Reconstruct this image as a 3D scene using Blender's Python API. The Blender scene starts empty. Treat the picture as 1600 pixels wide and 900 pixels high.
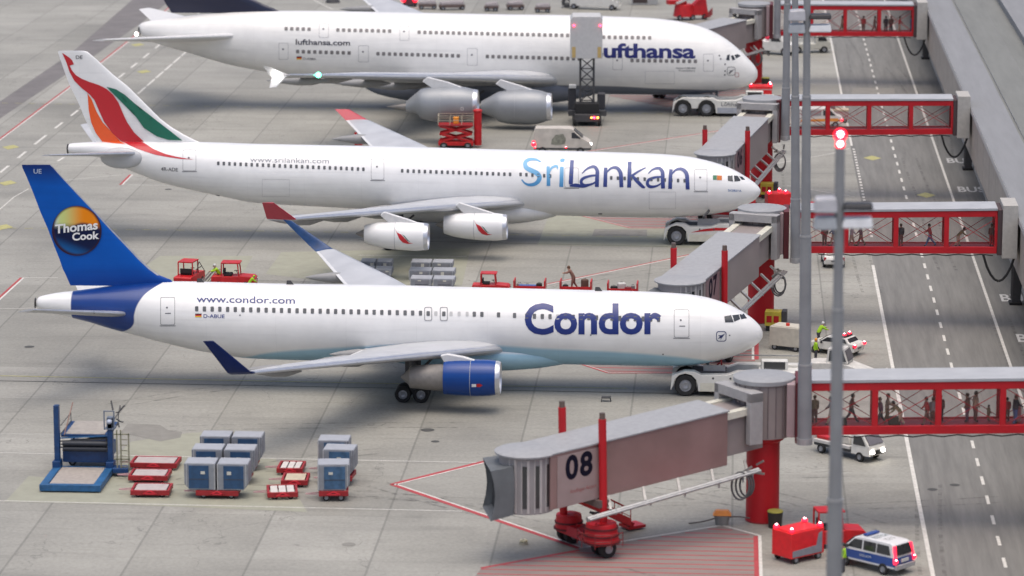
import bpy, bmesh, math, random
from mathutils import Vector, Matrix
random.seed(7)
SC = bpy.context.scene
COL = SC.collection
# ------------------------------------------------------------------ camera
F, CY = 5600.0, 1105.0
TH = math.atan(CY / F); PSI = math.atan(357 / math.hypot(F, CY)); CH = 60.0
cd = bpy.data.cameras.new('camera'); cam = bpy.data.objects.new('camera', cd); COL.objects.link(cam)
cam.location = (0, 0, CH); cam.rotation_euler = (math.pi/2 - TH, 0, PSI)
cd.sensor_width = 36; cd.lens = 36 * F / 1600; cd.clip_start = 1; cd.clip_end = 5000
cd.dof.use_dof = True; cd.dof.focus_distance = 290; cd.dof.aperture_fstop = 0.3
SC.camera = cam
# ------------------------------------------------------------------ light
w = bpy.data.worlds.new('World'); SC.world = w; w.use_nodes = True
nt = w.node_tree; bg = nt.nodes['Background']
sky = nt.nodes.new('ShaderNodeTexSky'); sky.sky_type = 'NISHITA'; sky.sun_disc = False
SUN_EL, SUN_AZ = math.radians(80), math.radians(170)      # azimuth measured from +Y towards +X
sky.sun_elevation = SUN_EL; sky.sun_rotation = SUN_AZ
sky.air_density = 0.6; sky.dust_density = 4.0; sky.ozone_density = 0.3
bg.inputs['Strength'].default_value = 0.15
nt.links.new(sky.outputs[0], bg.inputs['Color'])
sd = bpy.data.lights.new('sun', 'SUN'); sun = bpy.data.objects.new('sun', sd); COL.objects.link(sun)
sd.energy = 1.05; sd.angle = math.radians(75); sd.color = (1.0, 0.96, 0.88)
sv = Vector((math.sin(SUN_AZ)*math.cos(SUN_EL), math.cos(SUN_AZ)*math.cos(SUN_EL), math.sin(SUN_EL)))
sun.rotation_euler = sv.to_track_quat('Z', 'Y').to_euler(); sun.location = (0, 250, 120)
SC.view_settings.view_transform = 'Standard'; SC.view_settings.look = 'None'
SC.view_settings.exposure = 0.48; SC.view_settings.gamma = 1
# ------------------------------------------------------------------ measuring helpers (points of the place seen from the camera's calibrated position)
C0 = Vector((0, 0, CH))
FW = Vector((-math.sin(PSI)*math.cos(TH), math.cos(PSI)*math.cos(TH), -math.sin(TH)))
RT = Vector((math.cos(PSI), math.sin(PSI), 0)); UP = RT.cross(FW)
def ray(px, py): return FW*F + RT*(px-800) + UP*(450-py)
def G(px, py, z=0.0):
    d = ray(px, py); return C0 + d*((z-CH)/d.z)
def YP(px, py, y):
    d = ray(px, py); return C0 + d*(y/d.y)
class Frame:
    def __init__(s, ox, oy, yaw): s.o = Vector((ox, oy, 0)); s.yaw = yaw; s.c, s.s = math.cos(yaw), math.sin(yaw)
    def toL(s, p): p = Vector(p)-s.o; return Vector((s.c*p.x+s.s*p.y, -s.s*p.x+s.c*p.y, p.z))
    def L(s, px, py, y=0.0):
        cl = s.toL(C0); dl = s.toL(s.o+ray(px, py)); return cl + dl*((y-cl.y)/dl.y)
# ------------------------------------------------------------------ materials
MATS = {}
def principled(name):
    m = bpy.data.materials.new(name); m.use_nodes = True
    return m, m.node_tree, m.node_tree.nodes['Principled BSDF']
def N(nt, t, **kw):
    n = nt.nodes.new(t)
    for k, v in kw.items():
        if k.startswith('i_'):
            key = k[2:]; key = int(key) if key.isdigit() else key.replace('_', ' ')
            n.inputs[key].default_value = v
        else: setattr(n, k, v)
    return n
def math_n(nt, op, a, b=None, c=None, clamp=False):
    n = nt.nodes.new('ShaderNodeMath'); n.operation = op; n.use_clamp = clamp
    for i, x in enumerate((a, b, c)):
        if x is None: continue
        if hasattr(x, 'is_output') or hasattr(x, 'links'): nt.links.new(x, n.inputs[i])
        else: n.inputs[i].default_value = x
    return n.outputs[0]
def mixc(nt, fac, a, b):
    n = nt.nodes.new('ShaderNodeMix'); n.data_type = 'RGBA'
    for s, x in ((n.inputs[0], fac), (n.inputs[6], a), (n.inputs[7], b)):
        if hasattr(x, 'links'): nt.links.new(x, s)
        elif isinstance(x, (int, float)): s.default_value = x
        else: s.default_value = (*x[:3], 1)
    return n.outputs[2]
def M(name, col, rough=0.5, metal=0.0, var=0.12, scale=3.0, coat=0.0, bump=0.0, alpha=1.0, spec=0.5):
    """paint, metal or plastic with a little procedural wear in colour and gloss"""
    if name in MATS: return MATS[name]
    m, nt, b = principled(name)
    tc = N(nt, 'ShaderNodeTexCoord'); nz = N(nt, 'ShaderNodeTexNoise'); nz.inputs['Scale'].default_value = scale; nz.inputs['Detail'].default_value = 5
    nt.links.new(tc.outputs['Object'], nz.inputs['Vector'])
    mr = N(nt, 'ShaderNodeMapRange'); mr.inputs[1].default_value = .3; mr.inputs[2].default_value = .7; mr.inputs[3].default_value = 1-var; mr.inputs[4].default_value = 1+var*.4
    nt.links.new(nz.outputs[0], mr.inputs[0])
    vm = N(nt, 'ShaderNodeVectorMath', operation='SCALE'); vm.inputs[0].default_value = col[:3]; nt.links.new(mr.outputs[0], vm.inputs['Scale'])
    nt.links.new(vm.outputs[0], b.inputs['Base Color'])
    r = math_n(nt, 'MULTIPLY_ADD', nz.outputs[0], 0.25, rough-0.1, True); nt.links.new(r, b.inputs['Roughness'])
    b.inputs['Metallic'].default_value = metal; b.inputs['Coat Weight'].default_value = coat; b.inputs['Coat Roughness'].default_value = .15
    b.inputs['Specular IOR Level'].default_value = spec
    if bump:
        bp = N(nt, 'ShaderNodeBump'); bp.inputs['Strength'].default_value = bump; bp.inputs['Distance'].default_value = .02
        nt.links.new(nz.outputs[0], bp.inputs['Height']); nt.links.new(bp.outputs[0], b.inputs['Normal'])
    MATS[name] = m; return m
def EM(name, col, s):
    if name in MATS: return MATS[name]
    m, nt, b = principled(name); b.inputs['Base Color'].default_value = (*col, 1); b.inputs['Emission Color'].default_value = (*col, 1); b.inputs['Emission Strength'].default_value = s
    MATS[name] = m; return m
white_paint = M('white_paint', (.66, .65, .60), .4, var=.1, scale=1.5)
cream_paint = M('cream_paint', (.62, .60, .50), .5)
red_paint = M('red_paint', (.50, .008, .012), .45, var=.2, scale=2)
dark_red = M('dark_red_paint', (.34, .015, .02), .5, var=.25)
bridge_red = M('bridge_red', (.50, .005, .012), .5, var=.12, scale=.8)
grey_panel = M('grey_panel', (.30, .29, .28), .5, var=.1, scale=1)
roof_grey = M('roof_grey', (.40, .41, .42), .6, var=.1, scale=.8)
warm_grey = M('warm_grey_panel', (.34, .28, .275), .45, var=.15, scale=.7)
pink_grey = M('pink_grey_panel', (.42, .31, .31), .45, var=.12, scale=.7)
dark_grey = M('dark_grey', (.06, .06, .062), .6, var=.25)
black = M('black_rubber', (.018, .018, .018), .75, var=.3)
hub_grey = M('hub_grey', (.32, .33, .35), .4, .4)
steel = M('steel', (.45, .45, .44), .4, .7, var=.2)
alu = M('aluminium', (.55, .56, .58), .35, .8, var=.1)
mast_grey = M('mast_grey', (.27, .275, .28), .55, .2, var=.15, scale=.7)
glass_dark = M('dark_glass', (.03, .032, .035), .12, var=.1, spec=.8)
blue_paint = M('blue_paint', (.008, .05, .16), .4, var=.3, scale=2)
lblue_paint = M('light_blue_paint', (.02, .11, .26), .5, var=.35, scale=2)
navy = M('navy', (.003, .016, .10), .4, var=.1, spec=.25)
ink = M('number_ink', (.004, .004, .016), .5, spec=.2)
yellow = M('yellow_paint', (.62, .5, .06), .5, var=.2)
orange = M('orange_paint', (.8, .3, .03), .5, var=.1)
hivis = M('hivis', (.35, .62, .02), .7, var=.1)
skin = M('skin', (.45, .26, .18), .6, var=.05)
beige = M('beige_wall', (.42, .38, .31), .8, var=.2, scale=.6)
lamp_red = EM('red_lamp', (1, .03, .08), 9); lamp_redhot = EM('red_lamp_core', (1, .06, .09), 6)
lamp_white = EM('headlamp', (1, .95, .9), 12); lamp_blue = EM('blue_lamp', (.1, .3, 1), 3); lamp_green = EM('green_lamp', (.1, 1, .5), 6)
red_glow = EM('red_halo_glow', (1, .01, .03), 2.4); hot_bulb = EM('hot_bulb', (1, .5, .55), 9)  # glowing red ball imitates the halo round each bright lamp core
lamp_tail = EM('tail_lamp', (1, .02, .05), 2.0); lamp_orange = EM('orange_lamp', (1, .3, .05), 6)
# clear acrylic of the walkways
mg = bpy.data.materials.new('clear_pane'); mg.use_nodes = True; g = mg.node_tree
g.nodes.remove(g.nodes['Principled BSDF']); tr = N(g, 'ShaderNodeBsdfTransparent'); gl = N(g, 'ShaderNodeBsdfGlossy'); gl.inputs['Roughness'].default_value = .15
tr.inputs[0].default_value = (.97, .94, .94, 1); mx = N(g, 'ShaderNodeMixShader'); mx.inputs[0].default_value = .04
g.links.new(tr.outputs[0], mx.inputs[1]); g.links.new(gl.outputs[0], mx.inputs[2]); g.links.new(mx.outputs[0], g.nodes['Material Output'].inputs[0])
MATS['clear_pane'] = mg
# ------------------------------------------------------------------ object helpers
def thing(name, label, cat, loc=(0, 0, 0), rz=0.0, group=None):
    o = bpy.data.objects.new(name, None); COL.objects.link(o); o.empty_display_size = .5
    o.location = loc; o.rotation_euler = (0, 0, rz); o['label'] = label; o['category'] = cat
    if group: o['group'] = group
    return o
def dup(root, loc=None, rz=None, label=None, group=None):
    r = root.copy(); COL.objects.link(r)
    if loc is not None: r.location = loc
    if rz is not None: r.rotation_euler = (0, 0, rz)
    if label: r['label'] = label
    if group: r['group'] = group
    def rec(a, b):
        for ch in list(a.children):
            c = ch.copy(); COL.objects.link(c); c.parent = b; rec(ch, c)
    rec(root, r); return r
class MB:
    def __init__(s): s.v = []; s.f = []; s.mi = []; s.cur = 0
    def add(s, vs, fs):
        o = len(s.v); s.v += [tuple(x) for x in vs]; s.f += [tuple(i+o for i in f) for f in fs]; s.mi += [s.cur]*len(fs); return s
    def box(s, x0, x1, y0, y1, z0, z1):
        vs = [(x, y, z) for z in (z0, z1) for y in (y0, y1) for x in (x0, x1)]
        return s.add(vs, [(0, 2, 3, 1), (4, 5, 7, 6), (0, 1, 5, 4), (2, 6, 7, 3), (0, 4, 6, 2), (1, 3, 7, 5)])
    def hexa(s, b, t):     # bottom quad, top quad (both counter-clockwise from above)
        return s.add(list(b)+list(t), [(3, 2, 1, 0), (4, 5, 6, 7), (0, 1, 5, 4), (1, 2, 6, 5), (2, 3, 7, 6), (3, 0, 4, 7)])
    def cyl(s, a, b, r0, r1=None, n=16, cap=True):
        a, b = Vector(a), Vector(b); r1 = r0 if r1 is None else r1
        d = (b-a).normalized(); u = d.orthogonal().normalized(); w_ = d.cross(u)
        vs = []
        for p, r in ((a, r0), (b, r1)):
            for i in range(n):
                t = 2*math.pi*i/n; vs.append(p+u*(r*math.cos(t))+w_*(r*math.sin(t)))
        fs = [(i, (i+1) % n, n+(i+1) % n, n+i) for i in range(n)]
        if cap: fs += [tuple(range(n-1, -1, -1)), tuple(range(n, 2*n))]
        return s.add(vs, fs)
    def bar(s, a, b, w_, h=None):      # square bar between two points
        a, b = Vector(a), Vector(b); h = w_ if h is None else h
        d = (b-a).normalized(); up = Vector((0, 0, 1)) if abs(d.z) < .95 else Vector((0, 1, 0))
        u = d.cross(up).normalized()*(w_/2); v = u.cross(d).normalized()*(h/2)
        vs = [p+q for p in (a, b) for q in (-u-v, u-v, u+v, -u+v)]
        return s.add(vs, [(0, 1, 2, 3), (7, 6, 5, 4), (0, 4, 5, 1), (1, 5, 6, 2), (2, 6, 7, 3), (3, 7, 4, 0)])
    def tube(s, pts, r, n=8):
        for a, b in zip(pts[:-1], pts[1:]): s.cyl(a, b, r, r, n)
        return s
    def loft(s, rings, cap=True, closed=True):
        n = len(rings[0]); vs = [p for r in rings for p in r]; fs = []
        for k in range(len(rings)-1):
            for i in range(n if closed else n-1):
                j = (i+1) % n; fs.append((k*n+i, k*n+j, (k+1)*n+j, (k+1)*n+i))
        if cap: fs += [tuple(range(n-1, -1, -1)), tuple(range((len(rings)-1)*n, len(rings)*n))]
        return s.add(vs, fs)
    def prism(s, pts, a, b, axis='y'):  # 2-D outline pushed from a to b along an axis
        def P(p, t): return (p[0], t, p[1]) if axis == 'y' else ((p[0], p[1], t) if axis == 'z' else (t, p[0], p[1]))
        n = len(pts); vs = [P(p, a) for p in pts]+[P(p, b) for p in pts]
        return s.add(vs, [(i, (i+1) % n, n+(i+1) % n, n+i) for i in range(n)]+[tuple(range(n-1, -1, -1)), tuple(range(n, 2*n))])
    def lathe(s, prof, c=(0, 0, 0), axis='z', n=24):   # profile (r, t) about an axis through c
        vs = []; fs = []
        for r, t in prof:
            for i in range(n):
                a = 2*math.pi*i/n; x, y = r*math.cos(a), r*math.sin(a)
                p = (x, y, t) if axis == 'z' else ((t, x, y) if axis == 'x' else (x, t, y))
                vs.append((p[0]+c[0], p[1]+c[1], p[2]+c[2]))
        for k in range(len(prof)-1):
            for i in range(n):
                j = (i+1) % n; fs.append((k*n+i, k*n+j, (k+1)*n+j, (k+1)*n+i))
        return s.add(vs, fs)
    def ball(s, c, rx, ry=None, rz=None, n=12):
        ry = rx if ry is None else ry; rz = rx if rz is None else rz
        vs = [(c[0], c[1], c[2]-rz)]; fs = []; m = n//2
        for k in range(1, m):
            ph = -math.pi/2+math.pi*k/m
            for i in range(n):
                a = 2*math.pi*i/n; vs.append((c[0]+rx*math.cos(ph)*math.cos(a), c[1]+ry*math.cos(ph)*math.sin(a), c[2]+rz*math.sin(ph)))
        vs.append((c[0], c[1], c[2]+rz)); T = len(vs)-1
        for i in range(n): fs.append((0, 1+(i+1) % n, 1+i)); fs.append((T, T-n+i, T-n+(i+1) % n))
        for k in range(m-2):
            for i in range(n): a = 1+k*n; fs.append((a+i, a+(i+1) % n, a+n+(i+1) % n, a+n+i))
        return s.add(vs, fs)
    def build(s, name, mat, parent=None, bevel=0.0, smooth=35, label=None):
        me = bpy.data.meshes.new(name); me.from_pydata(s.v, [], s.f)
        mats = mat if isinstance(mat, (list, tuple)) else [mat]
        for m in mats: me.materials.append(m)
        if len(mats) > 1: me.polygons.foreach_set('material_index', s.mi)
        bm = bmesh.new(); bm.from_mesh(me); bmesh.ops.recalc_face_normals(bm, faces=bm.faces); bm.to_mesh(me); bm.free()
        if smooth:
            me.polygons.foreach_set('use_smooth', [True]*len(me.polygons)); me.set_sharp_from_angle(angle=math.radians(smooth))
        o = bpy.data.objects.new(name, me); COL.objects.link(o)
        if parent: o.parent = parent
        if bevel:
            b = o.modifiers.new('bevel', 'BEVEL'); b.width = bevel; b.segments = 2; b.limit_method = 'ANGLE'; b.angle_limit = math.radians(40); b.harden_normals = True
        if label: o['label'] = label
        return o
def structure(o): o['kind'] = 'structure'; return o
# ------------------------------------------------------------------ lettering
def text_geo(s, off=0.0, shear=0.0, spacing=1.0):
    """unit-height lettering as triangles in 2-D: x from 0 to its width, capitals about 0.73 high"""
    cu = bpy.data.curves.new('tmp', 'FONT'); cu.body = s; cu.offset = off; cu.shear = shear; cu.space_character = spacing; cu.resolution_u = 4
    o = bpy.data.objects.new('tmp', cu); COL.objects.link(o)
    me = o.to_mesh(); vs = [(v.co.x, v.co.y) for v in me.vertices]; fs = [tuple(p.vertices) for p in me.polygons]
    o.to_mesh_clear(); bpy.data.objects.remove(o); bpy.data.curves.remove(cu)
    return vs, fs
def text_px(s, xl, yl, xr, yr, h, **kw):
    """lettering laid between two measured baseline points; h = measured cap height"""
    vs, fs = text_geo(s, **kw)
    x0 = min(v[0] for v in vs); x1 = max(v[0] for v in vs)
    dx, dy = (xr-xl)/(x1-x0), (yr-yl)/(x1-x0); k = h/.70
    return [(xl+(x-x0)*dx, yl+(x-x0)*dy-y*k) for x, y in vs], fs
def decal(name, geo, surf, mat, parent, step=4.0, off=.02, label=None):
    """2-D geometry (measured points) wrapped on a curved skin; surf gives (point, normal)"""
    bm = bmesh.new(); bv = [bm.verts.new((x, y, 0)) for x, y in geo[0]]
    for f in geo[1]:
        try: bm.faces.new([bv[i] for i in f])
        except ValueError: pass
    ys = [p[1] for p in geo[0]]; xs = [p[0] for p in geo[0]]
    y = min(ys)+step
    while y < max(ys):
        bmesh.ops.bisect_plane(bm, geom=bm.verts[:]+bm.edges[:]+bm.faces[:], plane_co=(0, y, 0), plane_no=(0, 1, 0)); y += step
    x = min(xs)+step*3
    while x < max(xs):
        bmesh.ops.bisect_plane(bm, geom=bm.verts[:]+bm.edges[:]+bm.faces[:], plane_co=(x, 0, 0), plane_no=(1, 0, 0)); x += step*3
    bm.verts.ensure_lookup_table(); idx = {v: i for i, v in enumerate(bm.verts)}; vs = []
    for v in bm.verts:
        p, n = surf(v.co.x, v.co.y); vs.append(p+n*off)
    b = MB(); b.add(vs, [tuple(idx[v] for v in f.verts) for f in bm.faces]); bm.free()
    return b.build(name, mat, parent, smooth=60, label=label)
def poly_geo(pts):
    bm = bmesh.new(); vs = [bm.verts.new((x, y, 0)) for x, y in pts]; f = bm.faces.new(vs)
    bmesh.ops.triangulate(bm, faces=[f]); bm.verts.ensure_lookup_table(); idx = {v: i for i, v in enumerate(bm.verts)}
    r = ([(v.co.x, v.co.y) for v in bm.verts], [tuple(idx[v] for v in f.verts) for f in bm.faces]); bm.free(); return r
def merge_geo(*gs):
    v, f = [], []
    for a, b in gs: o = len(v); v += list(a); f += [tuple(i+o for i in q) for q in b]
    return v, f
def rring(cx, cy, w_, h, t, skew=0.0, r=.3, n=3):
    """rounded outline (a door edge) as a thin closed band"""
    def rr(w2, h2):
        rad = min(w2, h2)*r; o = []
        for k, (sx, sy) in enumerate(((1, 1), (-1, 1), (-1, -1), (1, -1))):
            for i in range(n+1):
                a = (k*90+90*i/n)*math.pi/180; o.append((cx+sx*(w2-rad)+rad*math.cos(a)+0, cy+sy*(h2-rad)+rad*math.sin(a)))
        return [(x, y+skew*(x-cx)) for x, y in o]
    A = rr(w_/2, h/2); B = rr(w_/2-t, h/2-t); m = len(A)
    return A+B, [(i, (i+1) % m, m+(i+1) % m, m+i) for i in range(m)]
def rrect(cx, cy, w_, h, skew=0.0, r=.45, n=3):
    v, f = rring(cx, cy, w_, h, .1, skew, r, n); m = len(v)//2
    return v[:m], [tuple(range(m))]
# ------------------------------------------------------------------ ground
def ground_mat():
    m, nt, b = principled('concrete_apron')
    tc = N(nt, 'ShaderNodeTexCoord'); P = tc.outputs['Object']; sp = N(nt, 'ShaderNodeSeparateXYZ'); nt.links.new(P, sp.inputs[0])
    sx = math_n(nt, 'DIVIDE', math_n(nt, 'ADD', sp.outputs[0], 412.3), 7.5); sy = math_n(nt, 'DIVIDE', math_n(nt, 'ADD', sp.outputs[1], 3.0), 10.9)
    def joint(s, w_):
        fr = math_n(nt, 'FRACT', s); d = math_n(nt, 'MINIMUM', fr, math_n(nt, 'SUBTRACT', 1.0, fr)); return math_n(nt, 'LESS_THAN', d, w_)
    jx = joint(sx, .0095); jy = joint(sy, .004)
    wn = N(nt, 'ShaderNodeTexWhiteNoise', noise_dimensions='2D'); cb = N(nt, 'ShaderNodeCombineXYZ')
    nt.links.new(math_n(nt, 'FLOOR', sx), cb.inputs[0]); nt.links.new(math_n(nt, 'FLOOR', sy), cb.inputs[1]); nt.links.new(cb.outputs[0], wn.inputs[0])
    def noise(scale, stretch=(1, 1, 1), det=6, rough=.6):
        mp = N(nt, 'ShaderNodeMapping'); mp.inputs['Scale'].default_value = stretch; nt.links.new(P, mp.inputs[0])
        n = N(nt, 'ShaderNodeTexNoise'); n.inputs['Scale'].default_value = scale; n.inputs['Detail'].default_value = det; n.inputs['Roughness'].default_value = rough
        nt.links.new(mp.outputs[0], n.inputs['Vector']); return n.outputs[0]
    big = noise(.045); mid = noise(.22, (.35, 1, 1)); fine = noise(3.5, det=8, rough=.75); streak = noise(.5, (.12, 1, 1)); sx_ = noise(.35, (1, .25, 1))
    col = mixc(nt, wn.outputs[0], (.292, .284, .246), (.345, .336, .294))
    def ramp(src, lo, hi, a, b_):
        r = N(nt, 'ShaderNodeMapRange'); r.inputs[1].default_value = lo; r.inputs[2].default_value = hi; r.inputs[3].default_value = a; r.inputs[4].default_value = b_; nt.links.new(src, r.inputs[0]); return r.outputs[0]
    k = math_n(nt, 'MULTIPLY', ramp(big, .35, .65, .84, 1.08), ramp(mid, .3, .7, .86, 1.07))
    k = math_n(nt, 'MULTIPLY', k, ramp(fine, .3, .7, .78, 1.16)); k = math_n(nt, 'MULTIPLY', k, ramp(streak, .55, .75, 1.0, .8)); k = math_n(nt, 'MULTIPLY', k, ramp(sx_, .55, .8, 1.0, .86))
    # nose-in tracks, darkened by tyres and oil
    for yy, hw, dk in ((265.3, 3.2, .84), (328.6, 3.6, .78), (409.0, 5.5, .80)):
        d = math_n(nt, 'ABSOLUTE', math_n(nt, 'SUBTRACT', sp.outputs[1], yy)); q = ramp(d, hw*.3, hw, 0, 1)
        k = math_n(nt, 'MULTIPLY', k, math_n(nt, 'MULTIPLY_ADD', math_n(nt, 'SUBTRACT', 1.0, q), math_n(nt, 'MULTIPLY', ramp(mid, .35, .6, .3, 1), dk-1), 1.0))
    k = math_n(nt, 'MULTIPLY', k, math_n(nt, 'SUBTRACT', 1.0, math_n(nt, 'MULTIPLY', math_n(nt, 'MAXIMUM', jx, math_n(nt, 'MULTIPLY', jy, .6)), .28)))
    sp1 = noise(.9, det=3); k = math_n(nt, 'MULTIPLY', k, ramp(sp1, .68, .76, 1.0, .84)); sp2 = noise(.28, (.5, 1, 1), 4); k = math_n(nt, 'MULTIPLY', k, ramp(sp2, .62, .74, 1.0, .83))
    # hairline cracks
    vo = N(nt, 'ShaderNodeTexVoronoi', feature='DISTANCE_TO_EDGE'); vo.inputs['Scale'].default_value = .11
    mp = N(nt, 'ShaderNodeMapping'); nt.links.new(P, mp.inputs[0]); wob = N(nt, 'ShaderNodeTexNoise'); wob.inputs['Scale'].default_value = .6; nt.links.new(P, wob.inputs['Vector'])
    va = N(nt, 'ShaderNodeVectorMath', operation='MULTIPLY_ADD'); va.inputs[1].default_value = (3, 3, 3); nt.links.new(wob.outputs[1], va.inputs[0]); nt.links.new(P, va.inputs[2]); nt.links.new(va.outputs[0], vo.inputs['Vector'])
    cr = math_n(nt, 'MULTIPLY', math_n(nt, 'LESS_THAN', vo.outputs[0], .0035), math_n(nt, 'GREATER_THAN', big, .53)); k = math_n(nt, 'MULTIPLY', k, math_n(nt, 'SUBTRACT', 1.0, math_n(nt, 'MULTIPLY', cr, .3)))
    vm = N(nt, 'ShaderNodeVectorMath', operation='SCALE'); nt.links.new(col, vm.inputs[0]); nt.links.new(k, vm.inputs['Scale']); nt.links.new(vm.outputs[0], b.inputs['Base Color'])
    b.inputs['Roughness'].default_value = .62; b.inputs['Specular IOR Level'].default_value = .35
    bp = N(nt, 'ShaderNodeBump'); bp.inputs['Strength'].default_value = .25; bp.inputs['Distance'].default_value = .02; nt.links.new(fine, bp.inputs['Height']); nt.links.new(bp.outputs[0], b.inputs['Normal'])
    return m
def worn(name, col, var=.35, along=(1, 1, 1), scale=1.2, rough=.65):
    """thin painted or patched surface that has worn unevenly"""
    m, nt, b = principled(name); tc = N(nt, 'ShaderNodeTexCoord'); mp = N(nt, 'ShaderNodeMapping'); mp.inputs['Scale'].default_value = along
    nt.links.new(tc.outputs['Object'], mp.inputs[0]); n = N(nt, 'ShaderNodeTexNoise'); n.inputs['Scale'].default_value = scale; n.inputs['Detail'].default_value = 7; n.inputs['Roughness'].default_value = .7; nt.links.new(mp.outputs[0], n.inputs['Vector'])
    r = N(nt, 'ShaderNodeMapRange'); r.inputs[1].default_value = .3; r.inputs[2].default_value = .68; nt.links.new(n.outputs[0], r.inputs[0])
    c = mixc(nt, r.outputs[0], tuple(x*(1-var) for x in col), col); nt.links.new(c, b.inputs['Base Color']); b.inputs['Roughness'].default_value = rough; b.inputs['Specular IOR Level'].default_value = .3
    MATS[name] = m; return m
def sheet(name, pts, z, mat, kind='structure'):
    b = MB(); n = len(pts); b.add([(p[0], p[1], z) for p in pts], [tuple(range(n))]); o = b.build(name, mat, smooth=0); o['kind'] = kind; return o
b = MB(); S = 2500; b.add([(-S, -S, 0), (S, -S, 0), (S, S, 0), (-S, S, 0)], [(0, 1, 2, 3)]); structure(b.build('apron', ground_mat(), smooth=0))
road_m = worn('road_asphalt', (.222, .217, .198), .34, (1, .05, 1), 1.6)
road_dk = worn('asphalt_band', (.20, .185, .175), .3, (.3, .3, 1), 1.0)
pale_m = worn('pale_concrete', (.34, .34, .265), .18, scale=.8); dark_patch = worn('dark_repair', (.26, .25, .22), .25, scale=1)
pink_m = worn('hatched_zone_red', (.275, .225, .20), .2, (.2, 1, 1), 1.5)
wline = worn('line_white', (.72, .70, .64), .35, scale=2.5); rline = worn('line_red', (.46, .075, .08), .3, scale=1.5); yline = worn('line_yellow', (.50, .47, .20), .4, scale=2)
slot_m = M('guide_slot', (.07, .07, .065), .7)
sheet('service_road', [(12.6, -60), (25.3, -60), (25.3, 900), (12.6, 900)], .004, road_m)
# taxiway band crossing the far left corner
sheet('taxiway', [G(-200, 263), G(-200, 300), G(-30, 205), G(110, 112), G(215, 40), G(300, -25), G(420, -120), G(330, -120), G(235, -25), G(110, 84), G(-20, 172)][::-1], .004, road_dk)
for i, (pl, m_) in enumerate((
    ([(8, 784), (45, 744), (150, 752), (172, 745), (180, 716), (205, 690), (300, 676), (325, 676), (300, 712), (430, 716), (480, 800), (180, 788)], pale_m),
    ([(840, 383), (858, 335), (1010, 333), (1130, 352), (1120, 388)], pale_m), ([(415, 428), (440, 394), (735, 388), (722, 446), (560, 446)], pale_m),
    ([(190, 440), (250, 400), (395, 400), (370, 446)], pale_m),
    ([(925, 369), (929, 358), (1011, 359), (1011, 369)], dark_patch), ([(1330, 147), (1333, 137), (1398, 138), (1398, 147)], dark_patch),
    ([(188, 676), (200, 662), (250, 664), (262, 672), (285, 675), (282, 684), (250, 690)], dark_patch))):
    sheet('concrete_patch', [G(*p) for p in pl][::-1], .008+.0007*i, m_)
def line(b, A, B, w_, z=0, side=0.0):
    A, B = Vector((A[0], A[1], 0)), Vector((B[0], B[1], 0)); d = (B-A).normalized(); n = Vector((-d.y, d.x, 0))
    A = A+n*side; B = B+n*side
    b.add([A-n*(w_/2)+Vector((0, 0, z)), B-n*(w_/2)+Vector((0, 0, z)), B+n*(w_/2)+Vector((0, 0, z)), A+n*(w_/2)+Vector((0, 0, z))], [(0, 1, 2, 3)])
def dashes(b, A, B, w_, z, L, gap):
    A, B = Vector(A), Vector(B); d = (B-A); T = d.length; d /= T; t = 0
    while t < T: line(b, A+d*t, A+d*min(t+L, T), w_, z); t += L+gap
wh = MB(); rd = MB(); ye = MB(); Z1, Z2 = .016, .020
line(wh, (12.55, 60), (12.55, 316), .27, Z1); line(wh, (12.75, 385), (12.75, 700), .24, Z1); dashes(wh, (12.95, 330), (12.9, 384), .24, Z1, .9, .9); line(wh, (21.73, 60), (21.73, 800), .24, Z1)
line(wh, G(1327, 232), G(1300, 240), .2, Z1); line(wh, G(1300, 240), G(1200, 258), .15, Z1); line(wh, G(1230, 290), G(1335, 308), .15, Z1)
dashes(wh, (17.15, 60), (17.15, 800), .22, Z1, 2.3, 2.9)
for a, b2 in (((-30, 707), (745, 723)), ((-30, 782), (722, 799)), ((81, 258), (168, 259)), ((202, 289), (265, 290)), ((100, 282), (190, 273)), ((0, 482), (60, 482)), ((37, 434), (90, 434)),
              ((0, 327), (22, 308)), ((22, 308), (45, 295)), ((560, 399), (730, 401)), ((-40, 352), (0, 327))): line(wh, G(*a), G(*b2), .13, Z1)
for a, b2 in (((-20, 486), (37, 434)), ((191, 289), (207, 273)), ((855, 445), (1082, 398)), ((1082, 398), (1150, 384)), ((920, 237), (1110, 207)), ((1110, 207), (1165, 199)), ((-60, 264), (108, 138)), ((108, 138), (200, 66)), ((200, 66), (330, -40))):
    line(wh, G(*a), G(*b2), .18, Z1); line(rd, G(*a), G(*b2), .22, Z1, .22)
for a, b2 in (((0, 270), (60, 221)), ((60, 221), (125, 170)), ((125, 170), (185, 122)), ((185, 122), (330, 5))): dashes(wh, G(*a), G(*b2), .3, Z1, 4.5, 5.0)
dashes(wh, G(200, 160), G(292, 80), .28, Z1, 6, 1.0); dashes(wh, G(292, 80), G(360, 18), .22, Z1, 6, 1.0); dashes(wh, G(90, 252), G(100, 246), .3, Z1, 6, 5); line(wh, G(520, 15), G(490, 0), .2, Z1)
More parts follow.
